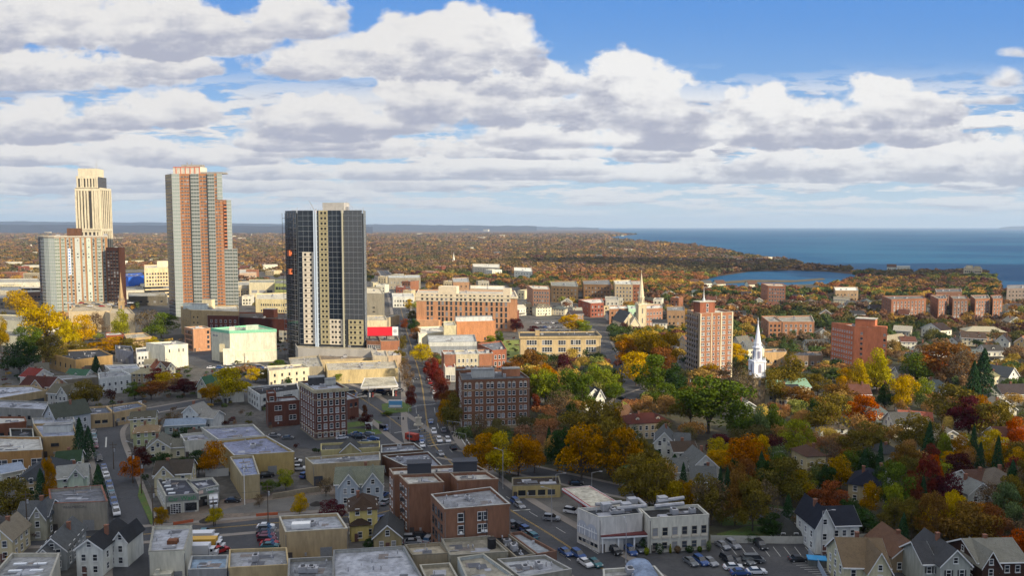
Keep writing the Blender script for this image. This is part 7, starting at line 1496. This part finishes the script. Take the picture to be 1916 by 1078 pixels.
# ================= vehicles =================
def paint(name, c): return mat('car_paint_' + name, c, .35, spec=.35)
PNT = {'white': paint('white', (.52,.53,.55)), 'silver': paint('silver', (.20,.21,.23)), 'grey': paint('grey', (.11,.12,.13)), 'black': paint('black', (.018,.019,.022)), 'blue': paint('blue', (.03,.07,.20)), 'red': paint('red', (.30,.02,.02)), 'maroon': paint('maroon', (.10,.012,.02)), 'tan': paint('tan', (.28,.23,.16)), 'teal': paint('teal', (.04,.13,.15)), 'yellow': paint('yellow', (.60,.62,.05))}
cglass = mat('car_glass', (.012,.016,.022), .08, spec=.8); lampw = mat('headlamp', (.6,.6,.58), .2); lampr = mat('taillamp', (.25,.01,.01), .3)
def make_car(kind):
    root = empty({'sedan': 'car', 'suv': 'suv', 'van': 'van'}[kind]); L, Wc, Hh = {'sedan': (4.6, 1.8, 1.42), 'suv': (4.7, 1.88, 1.72), 'van': (5.2, 1.95, 2.05)}[kind]
    prof = {'sedan': [(-2.3,.35),(-2.28,.72),(-2.1,.95),(-1.35,1.0),(1.0,.98),(2.05,.82),(2.3,.62),(2.28,.32)], 'suv': [(-2.35,.38),(-2.33,.95),(-2.2,1.08),(1.1,1.08),(2.1,.95),(2.35,.7),(2.33,.36)], 'van': [(-2.6,.38),(-2.58,1.15),(1.6,1.15),(2.3,1.0),(2.6,.7),(2.58,.36)]}[kind]
    cab = {'sedan': ((-1.75,-1.15,.35,1.15), .98, 1.42), 'suv': ((-2.2,-1.95,.25,1.2), 1.07, 1.72), 'van': ((-2.5,-2.4,1.1,1.9), 1.14, 2.05)}[kind]
    b = MB(); n = len(prof); w = Wc/2
    for k in range(n-1):
        a, c = prof[k], prof[k+1]; b.quad((a[0],w*.96,a[1]), (a[0],-w*.96,a[1]), (c[0],-w*.96,c[1]), (c[0],w*.96,c[1]))
    b.poly([(p[0], -w, p[1]) for p in prof][::-1]); b.poly([(p[0], w, p[1]) for p in prof])
    for s_ in (-1, 1):
        for a, c in zip(prof, prof[1:]): b.quad((a[0],s_*w*.96,a[1]), (c[0],s_*w*.96,c[1]), (c[0],s_*w,c[1]), (a[0],s_*w,a[1]))
    (x0, x1, x2, x3), z0, z1 = cab; b.box(x1+.05, x2-.05, -w*.74, w*.74, z1-.03, z1+.03)
    b.build('body', PNT['silver'], root)
    g = MB(); B0 = [(x0,-w*.9,z0),(x3,-w*.9,z0),(x3,w*.9,z0),(x0,w*.9,z0)]; B1 = [(x1,-w*.74,z1),(x2,-w*.74,z1),(x2,w*.74,z1),(x1,w*.74,z1)]
    for k in range(4): g.quad(B0[k], B0[(k+1)%4], B1[(k+1)%4], B1[k])
    g.build('windows', cglass, root)
    for x in (-1.4, 1.42):
        for s_ in (-1, 1): q = MB(); q.tube((x, s_*w*.80, .33), (x, s_*w*1.02, .33), .33, n=12); q.tube((x, s_*w*1.0, .33), (x, s_*w*1.03, .33), .18, n=8, m=1); q.build('wheel', [rubber, metal_g], root)
    for s_ in (-1, 1):
        q = MB(); q.box(prof[-2][0]-.12, prof[-2][0]+.03, s_*w*.72-.2, s_*w*.72+.2, .58, .74); q.build('headlight', lampw, root)
        q = MB(); q.box(prof[1][0]-.03, prof[1][0]+.12, s_*w*.76-.16, s_*w*.76+.16, .68, .86); q.build('taillight', lampr, root)
    return root
CP = {k: make_car(k) for k in ('sedan', 'suv', 'van')}
CARN = {'sedan': 'sedan', 'suv': 'suv', 'van': 'van'}
def car(px, py, rz, kind, c, where, grp, z=.10):
    a = at(px, py, z); r = clone(CP[kind], (a[0], a[1], z), rz, mats={'body': PNT[c]})
    tag(r, f'{c} {CARN[kind]} {where}', {'sedan': 'car', 'suv': 'suv', 'van': 'van'}[kind], grp, False); return r
def heading(pl, x, y):
    i = min(range(len(pl)-1), key=lambda k: (pl[k][0]-x)**2+(pl[k][1]-y)**2); return atan2(pl[i+1][1]-pl[i][1], pl[i+1][0]-pl[i][0])
def oncar(pl, px, py, kind, c, where, grp, flip=0, z=.09): a = at(px, py); return car(px, py, heading(pl, *a)+(pi if flip else 0), kind, c, where, grp, z)
G1 = 'cars parked along the left side street'
for i, (px, py, k, c) in enumerate([(218,963,'suv','white'),(216,953,'sedan','silver'),(213,944,'suv','blue'),(211,935,'suv','grey'),(209,928,'sedan','teal'),(207,920,'sedan','silver'),(205,912,'suv','blue'),(202,901,'sedan','grey'),(199,893,'sedan','white'),(196,885,'sedan','silver'),(194,878,'sedan','blue'),(186,862,'suv','black'),(179,838,'sedan','maroon'),(178,829,'suv','silver'),(176,820,'sedan','teal'),(175,812,'sedan','silver')]):
    oncar(ROAD_L, px, py, k, c, 'on the left side street', G1, 1)
G2 = 'cars driving on the avenue and through the junction'
for (px, py, k, c, f) in [(722,805,'suv','blue',1),(830,780,'suv','black',0),(806,792,'sedan','blue',1),(812,811,'suv','white',1),(830,808,'suv','silver',0),(822,827,'suv','white',1),(838,827,'suv','white',1),(768,822,'sedan','silver',1),(789,826,'suv','blue',1),(790,836,'sedan','white',1),(848,841,'suv','black',0),(824,852,'sedan','silver',1),(779,710,'sedan','black',1),(1058,1038,'sedan','blue',1),(1082,1043,'suv','blue',1),(1095,1058,'sedan','white',1),(1113,1058,'sedan','teal',1),(972,950,'sedan','silver',1),(966,944,'suv','blue',1)]:
    oncar(ROAD_MAIN, px, py, k, c, 'driving on the avenue', G2, f)
for (px, py, k, c) in [(956,985,'suv','grey'),(968,988,'suv','black'),(979,994,'suv','blue'),(989,1002,'sedan','silver'),(995,1008,'suv','teal'),(802,711,'sedan','white'),(805,718,'sedan','red'),(808,726,'sedan','silver'),(813,737,'suv','white'),(758,628,'sedan','black'),(760,640,'sedan','grey'),(742,588,'suv','grey'),(744,600,'sedan','silver'),(750,612,'sedan','blue'),(739,575,'sedan','white'),(766,580,'sedan','grey'),(733,560,'sedan','black'),(729,548,'sedan','white'),(770,600,'suv','silver')]:
    oncar(ROAD_MAIN, px, py, k, c, 'parked on the avenue', 'cars parked along the avenue', 0)
for (px, py, rz, k, c) in [(1009,927,.05,'suv','white'),(1070,961,-.5,'suv','white'),(1032,974,-.2,'suv','silver'),(1078,908,.0,'sedan','black'),(1150,1035,-1.1,'suv','black'),(1180,1036,-1.3,'suv','blue'),(1196,1031,-1.3,'sedan','grey'),(1352,1025,-1.2,'sedan','silver'),(1371,1024,-1.2,'suv','silver'),(1292,1056,-1.2,'sedan','grey'),(1311,1055,-1.2,'suv','blue'),(1329,1056,-1.2,'sedan','silver'),(1362,1052,-1.2,'suv','black'),(1379,1054,-1.2,'sedan','black'),(1397,1054,-1.2,'sedan','grey'),(1372,1066,.05,'sedan','white'),(1402,1054,.1,'suv','black'),(1423,1025,-1.4,'suv','black'),(1410,1053,.02,'van','grey'),(1494,1051,0,'sedan','black'),(1415,1074,.05,'sedan','white'),(1385,1076,.05,'sedan','blue')]:
    car(px, py, rz, k, c, 'by the event hall', 'cars parked around the event hall')
for (px, py, rz, k, c) in [(384,1000,.1,'sedan','teal'),(381,1007,.1,'sedan','silver'),(497,989,.05,'sedan','white'),(499,995,.05,'suv','grey'),(497,1000,.05,'sedan','black'),(498,1006,.05,'sedan','maroon'),(500,1014,.05,'suv','maroon'),(504,1021,.05,'sedan','red'),(505,1026,.05,'sedan','teal'),(411,1035,.9,'suv','red'),(436,940,.1,'sedan','black')]:
    car(px, py, rz, k, c, 'in the truck lot', 'cars in the lot beside the tan block', .13)
for (px, py, rz, k, c) in [(513,818,.1,'sedan','silver'),(538,822,.1,'sedan','grey'),(667,815,.2,'sedan','blue'),(655,820,.2,'sedan','black'),(672,821,.2,'suv','black'),(690,815,.1,'sedan','grey'),(698,824,.1,'sedan','blue'),(640,822,.4,'sedan','white'),(684,830,.1,'sedan','grey'),(552,866,.1,'sedan','white'),(560,880,.1,'suv','white'),(571,893,1.3,'suv','blue'),(500,893,.3,'suv','black'),(722,943,1.2,'sedan','silver'),(716,930,1.2,'sedan','blue'),(770,1012,.1,'suv','silver'),(790,1008,.2,'suv','black'),(803,1014,1.3,'suv','silver'),(772,1019,.1,'sedan','silver'),(712,975,1.1,'sedan','blue')]:
    car(px, py, rz, k, c, 'among the central blocks', 'cars parked among the central blocks', .13)
for i in range(14): car(632+i*9.0, 741 + (i % 3)*4 - i*.9, (.1, 1.4, .5)[i % 3], ('sedan','suv','sedan','van')[i % 4], ('silver','black','white','grey','blue')[i % 5], 'at the white gas station', 'cars around the white gas station canopy', .06)
for i in range(26): car(395+(i*37 % 130), 690+(i*13 % 52)*.95, (.2, 1.3)[i % 2], ('sedan','suv','van')[i % 3], ('white','silver','grey','black','blue','white','yellow','red')[i % 8], 'in the car yard', 'cars in the car yard', .12) if not (395+(i*37 % 130) > 455 and 690+(i*13 % 52) > 715) else None
for i in range(30): car(1005+(i % 10)*9.3+(i//10)*5, 606+(i//10)*8.0, 1.0, ('sedan','suv')[i % 2], ('white','silver','grey','white','black','blue')[(i*7) % 6], 'in the square car park', 'cars in the square car park', .08)
for i in range(16): car(130+i*7.6, 568.2+(i % 3)*3, .2, 'sedan', ('white','silver','grey','red','black')[i % 5], 'on the beige parking deck', 'cars on the beige parking deck', 15.1)
for (px, py, c) in [(147,706,'white'),(120,764,'white'),(262,757,'white'),(258,767,'white'),(1160,733,'white'),(1145,742,'silver'),(1165,748,'black'),(1205,752,'silver'),(1215,758,'grey'),(1198,765,'black'),(1290,672,'black'),(1292,680,'grey'),(1300,688,'blue'),(1262,660,'red'),(1505,745,'white'),(1385,735,'silver'),(1175,700,'white'),(1548,905,'black'),(1905,985,'white')]:
    car(px, py, TR.choice((.3, 1.2, 2.2)), 'sedan', c, 'on a residential street', 'cars on the residential streets', .08)
for q in CP.values():
    for ch in list(q.children): bpy.data.objects.remove(ch)
    bpy.data.objects.remove(q)
def box_truck(label, px, py, rz, c, cabc, L=6.2, H=3.2, z=.12):
    a = at(px, py, z); R = empty('box_truck', (a[0], a[1], z), rz); b = MB(); b.box(-L+1, 1, -1.2, 1.2, .9, H); b.build('cargo_box', c, R)
    b = MB(); b.box(1.1, 2.9, -1.05, 1.05, .5, 1.5); b.box(1.1, 2.2, -1.0, 1.0, 1.5, 2.3); b.build('cab', cabc, R); b = MB(); b.box(2.18, 2.23, -.9, .9, 1.55, 2.2); b.box(1.4, 2.0, -1.03, -1.0, 1.55, 2.15); b.box(1.4, 2.0, 1.0, 1.03, 1.55, 2.15); b.build('windscreen', cglass, R)
    b = MB(); b.box(-L+1.1, 2.6, -.5, .5, .5, .9); b.build('chassis', dark_m, R)
    for x in (-L+2.2, 2.0):
        for s_ in (-1, 1): q = MB(); q.tube((x, s_*.85, .45), (x, s_*1.15, .45), .45, n=12); q.build('wheel', rubber, R)
    tag(R, label, 'truck')
box_truck('white box truck behind the blue roofed shed in the lot', 385, 1042, .06, PNT['white'], PNT['white'])
box_truck('yellow box truck between two white trucks in the lot', 398, 1030, .06, mat('truck_yellow', (.48,.28,.03), .5), PNT['white'])
box_truck('long white box truck parked deepest in the lot', 392, 1018, .06, PNT['white'], PNT['white'], 7.5)
box_truck('white box truck reversing into the service bay', 400, 950, -1.2, PNT['white'], PNT['white'], 4.6, 2.9)
box_truck('white box truck in the yard behind the tan end workshop', 515, 879, .05, PNT['white'], PNT['white'], 7.5)
box_truck('white trailer truck beside the cream cottage row', 418, 846, 1.2, PNT['white'], PNT['white'], 4.5, 2.6)
box_truck('white truck below the yellow trees on the left', 145, 650, .1, PNT['white'], PNT['white'], 9, 3.6)
# food trailer by the junction
R = empty('food_trailer', (*at(771,826), .1), -.6); b = MB(); b.box(-2.6, 2.6, -1.1, 1.1, .6, 2.9); b.build('body', mat('trailer_red', (.30,.04,.02), .6), R); b = MB(); b.box(-1.6, 1.2, -1.14, -1.09, 1.5, 2.4); b.build('hatch', dark_m, R)
for x in (-1.2, 1.2): q = MB(); q.tube((x, -1, .35), (x, 1, .35), .34, n=10); q.build('wheel', rubber, R)
tag(R, 'small red food trailer beside the parking lot at the junction', 'trailer')
# ================= street furniture =================
def pole(name, label, px, py, h, kind, rz=0):
    a = at(px, py); R = empty(name, (a[0], a[1], 0), rz)
    if kind == 'lamp':
        b = MB(); b.cyl(0, 0, 0, h, .12, .07, 8); b.cyl(0, 0, 0, .5, .22, n=8); b.build('pole', metal_g, R); b = MB(); b.tube((0,0,h), (2.4,0,h+.4), .05, n=5); b.build('arm', metal_g, R); b = MB(); b.box(2.2, 3.1, -.15, .15, h+.3, h+.48); b.build('lamp_head', metal_g, R)
    elif kind == 'utility':
        b = MB(); b.cyl(0, 0, 0, h, .17, .11, 7); b.build('pole', wood_m, R); b = MB(); b.box(-1.2, 1.2, -.06, .06, h-.9, h-.75); b.box(-.9, .9, -.06, .06, h-1.9, h-1.78); b.build('crossarm', wood_m, R); b = MB(); b.cyl(.35, 0, h-3.2, h-2.2, .25, n=8); b.build('transformer', metal_g, R)
    elif kind == 'signal':
        b = MB(); b.cyl(0, 0, 0, h, .12, .1, 8); b.tube((0,0,h-.3), (6,0,h), .07, n=5); b.build('pole', metal_g, R)
        for x in (3.6, 5.6): b = MB(); b.box(x-.18, x+.18, -.2, .2, h-1.1, h-.1); b.build('signal_head', dark_m, R)
    elif kind == 'flag': b = MB(); b.cyl(0, 0, 0, h, .10, .07, 7); b.cyl(0, 0, h, h+.3, .16, n=7); b.build('pole', white, R)
    tag(R, label, {'lamp': 'street lamp', 'utility': 'utility pole', 'signal': 'traffic light', 'flag': 'pole'}[kind], {'lamp': 'street lamps', 'utility': 'wooden utility poles', 'signal': 'traffic lights', 'flag': None}[kind] if kind != 'flag' else None, False); return R
for (px, py, h, rz) in [(941,916,12,2.6),(1032,977,9,2.8),(1107,935,8,0),(1171,1056,10,1.6),(1040,925,6,0),(796,838,10,0),(765,812,10,.4),(1549,925,9,3),(1537,1040,11,0),(690,756,9,2),(251,880,9,2.8),(1446,893,8,0),(745,700,9,0),(838,760,9,3)]: pole('street_lamp', 'grey street lamp with curved arm', px, py, h, 'lamp', rz)
for (px, py, h) in [(52,1013,13),(287,985,11),(265,925,11),(249,905,11),(502,988,12),(400,985,8),(198,735,11),(282,740,10),(26,690,12),(212,800,10),(1549,905,10),(1500,880,9),(213,878,9),(1673,795,9),(1290,742,10),(1425,640,10),(313,705,10),(458,694,10),(248,1040,8)]: pole('utility_pole', 'wooden utility pole with crossarms', px, py, h, 'utility', .3)
for (px, py, rz) in [(730,812,-.3),(766,840,.2),(864,824,2.9),(872,848,2.7)]: pole('traffic_light', 'traffic light on a mast arm at the junction', px, py, 7, 'signal', rz)
pole('white_pole', 'tall thin white pole beside the tan end workshop', 458, 946, 10.5, 'flag'); pole('white_pole', 'white pole behind the event hall', 1230, 850, 8, 'flag')
# cables between the poles on the lower left street
def sagging(a, c, h, name='overhead_cable', lab=''):
    b = MB(); p0, p1 = at(*a), at(*c); n = 12
    P = [(p0[0]+(p1[0]-p0[0])*k/n, p0[1]+(p1[1]-p0[1])*k/n, h-1.2*4*(k/n)*(1-k/n)) for k in range(n+1)]
    for q, w in zip(P, P[1:]): b.tube(q, w, .035, n=3)
    o = b.build(name, dark_m); tag(o, lab, 'cable')
for i, h in enumerate((12.2, 11.2, 9.4)): sagging((52,1013), (287,985), h, 'overhead_cable', ('topmost', 'middle', 'lowest')[i] + ' overhead cable in front of the grey commercial block')
sagging((287,985), (265,925), 10.4, 'overhead_cable', 'overhead cable running up the left side street'); sagging((287,985), (502,988), 10.2, 'overhead_cable', 'overhead cable along the road in front of the car wash')
# fences
def fence(label, pts, h, m, name='fence', post=2.5):
    P = gp(*pts); R = empty(name, (*P[0], 0)); b = MB(); pb = MB(); o = P[0]
    for a, c in zip(P, P[1:]):
        L = hypot(c[0]-a[0], c[1]-a[1]); n = max(1, int(L/post)); nx, ny = -(c[1]-a[1])/L*.04, (c[0]-a[0])/L*.04
        q = [(a[0]-o[0]-nx, a[1]-o[1]-ny), (c[0]-o[0]-nx, c[1]-o[1]-ny), (c[0]-o[0]+nx, c[1]-o[1]+ny), (a[0]-o[0]+nx, a[1]-o[1]+ny)]; b.prism(q, .08, h)
        for k in range(n+1):
            x, y = a[0]-o[0]+(c[0]-a[0])*k/n, a[1]-o[1]+(c[1]-a[1])*k/n
            if k % 3 == 0: w = MB(); w.box(-.08, .08, -.08, .08, 0, h+.12); w.build('post', m, R, (x, y, 0))
    b.build('fence_panel', m, R); tag(R, label, 'fence')
pf = mat('pale_fence', (.40,.39,.34), .8, .4, 1)
fence('long pale board fence behind the car park and the navy gabled house', [(1330,1017),(1400,1018),(1480,1019),(1560,1018),(1630,1013)], 2.0, pf)
fence('pale blue board fence running diagonally past the cream cross gabled house', [(1630,1016),(1655,1040),(1680,1062)], 2.0, mat('blue_fence', (.28,.33,.38), .8))
fence('pale blue board fence between the car park stripes and back yard', [(1513,1040),(1530,1062),(1548,1095)], 1.8, mat('blue_fence', (.28,.33,.38), .8))
fence('white panel fence behind the car wash', [(385,893),(407,893),(428,891)], 2.6, mat('old_white_fence', (.42,.42,.40), .8))
fence('dark green screen fence beside the tall white house', [(212,1057),(228,1056),(243,1055)], 2.4, mat('green_screen', (.012,.06,.045), .7))
fence('orange construction barrier along the dirt lot', [(325,984),(345,981),(362,978)], .9, mat('barrier_orange', (.42,.10,.04), .7), 'barrier'); fence('orange construction barrier at the right end of the dirt lot', [(480,968),(500,966),(520,965)], .9, mat('barrier_orange', (.42,.10,.04), .7), 'barrier')
R = empty('storage_tent', (*at(1528,1058), 0), -.2); b = MB(); b.box(-2, 2, -1.2, 1.2, 0, 1.6); b.build('wall', wallm('#6a6f72'), R); b = MB(); b.box(-2.2, 2.2, -1.4, 1.4, 1.6, 1.8); b.build('tarpaulin', mat('tarp_blue', (.03,.22,.45), .5), R); tag(R, 'small shed under bright blue tarpaulin by the car park fence', 'shed')
R = empty('kayak', (*at(1680,1068), .35), 1.2); b = MB(); n = 10
for k in range(n): a0, a1 = -1+2*k/n, -1+2*(k+1)/n; b.tube((a0*1.9,0,.15*a0*a0), (a1*1.9,0,.15*a1*a1), max(.02, .33*(1-a0*a0)), max(.02, .33*(1-a1*a1)), 8)
b.build('hull', mat('kayak_yellow', (.62,.50,.03), .4), R); b = MB(); b.cyl(0, 0, .28, .36, .25, n=10); b.build('cockpit', dark_m, R); tag(R, 'bright yellow kayak lying behind the cream cross gabled house', 'kayak')
R = empty('dirt_pile', (*at(386,976), 0)); b = MB(); b.cyl(0, 0, 0, .9, 2.2, .5, 12); b.cyl(.3, .2, .9, 1.4, .5, .1, 9); b.build('heap', mat('dark_soil', (.03,.027,.025), .95, .6, 1.5), R); tag(R, 'dark soil heap in front of the car wash service bays', 'soil heap')
R = empty('dirt_pile', (*at(592,945), 0)); b = MB(); b.cyl(0, 0, 0, .9, 2.2, .5, 12); b.build('heap', mat('dark_soil', (0,0,0)), R); tag(R, 'dark soil heap beside the dark red tree on the dirt lot', 'soil heap')
b = MB(); q = gp((510,935),(540,930),(570,925),(600,921)); 
R = empty('retaining_wall', (*q[0], 0))
for a, c in zip(q, q[1:]): b.prism([(a[0]-q[0][0], a[1]-q[0][1]), (c[0]-q[0][0], c[1]-q[0][1]), (c[0]-q[0][0], c[1]-q[0][1]+.5), (a[0]-q[0][0], a[1]-q[0][1]+.5)], 0, 1.6)
b.build('wall', wallm('#8d8272'), R); tag(R, 'low crumbling retaining wall above the dirt lot', 'wall')

# ================= labels that single each thing out =================
LM = [('unfinished dark glass tower',615,560),('tallest tower',378,470),('apartment slab',140,510),('mint roofed block',455,645),('white box building',330,665),('red billboard',715,630),('cream-topped block',870,580),('beige school',1048,655),('stone church',1195,600),('striped brick tower',1330,650),('white steeple',1415,670),('orange brick block',1610,650),('corner brick apartments',605,770),('arched brick apartments',925,750),('car wash',345,920),('grey commercial block',145,955),('tan block building',590,1000),('U-shaped brick apartments',800,900),('front brick apartments',890,965),('event hall',1270,1000),('pale gas station canopy',1110,925),('red roofed mansion',1215,775),('row of white houses',1290,860),('navy gabled house',1575,975),('cream stucco house',1527,850),('shuttered clapboard house',1790,1050),('cream cross gabled house',1620,1050),('blue workshop roofs',470,835),('yellow house',680,970),('pale blue house',670,905),('ochre workshop',30,850),('green roofed cottage',125,865),('red roofed white house',50,705),('black roofed hall',150,670),('tan depot',200,780),('car yard',420,725),('white gas station',710,720),('main junction',830,830),('hatched traffic island',790,790),('square car park',1040,610),('skylit warehouse',60,1060),('tall white house',165,1045),('box trucks',395,1030),('dark red lawn tree',685,788),('salmon block',1010,555),('twin brown apartments',1820,575),('white porch house',1862,660),('inlet',1450,520),('yellow street tree',790,660),('left side street bend',215,800),('navy roofed house',1620,915),('grey gabled house',100,760)]
ORD = ['', 'second', 'third', 'fourth', 'fifth', 'sixth', 'seventh', 'eighth', 'ninth', 'tenth', 'eleventh', 'twelfth', 'thirteenth', 'fourteenth', 'fifteenth', 'sixteenth', 'seventeenth', 'eighteenth', 'nineteenth', 'twentieth']
import re
def where(o):
    x, y = proj(o.location.x, o.location.y, o.location.z); n, lx, ly = min(LM, key=lambda m: (m[1]-x)**2+((m[2]-y)*1.5)**2); dx, dy = x-lx, (y-ly)*1.5
    return x, y, n, ('left of' if dx < 0 else 'right of') if abs(dx) > abs(dy) else ('beyond' if dy < 0 else 'before')
pend = {}
for o, fixed in THINGS:
    if fixed: continue
    x, y, n, rel = where(o); L = o['label']
    far = ' among autumn woods' in L
    if far: L = L.replace(' far off among autumn woods', ' in far woods')
    L = f'{L}, {rel} the {n}'; pend.setdefault(L, []).append((x, y, o))
for L, g in pend.items():
    if len(g) == 1: g[0][2]['label'] = L; continue
    g.sort(key=lambda q: (q[0], q[1])); n = len(g)
    for i, (x, y, o) in enumerate(g):
        k = 'leftmost' if i == 0 else 'rightmost' if i == n-1 else (ORD[i] + ' from left' if i < 20 else f'{i+1}th from left')
        o['label'] = f'{L}, {k}'
seen = {}
for o, fixed in THINGS:
    seen.setdefault(o['label'], []).append(o)
for L, g in seen.items():
    if len(g) > 1: print('DUP', L, len(g))
    if len(re.findall(r'\w+', L)) > 16: print('LONG', L)
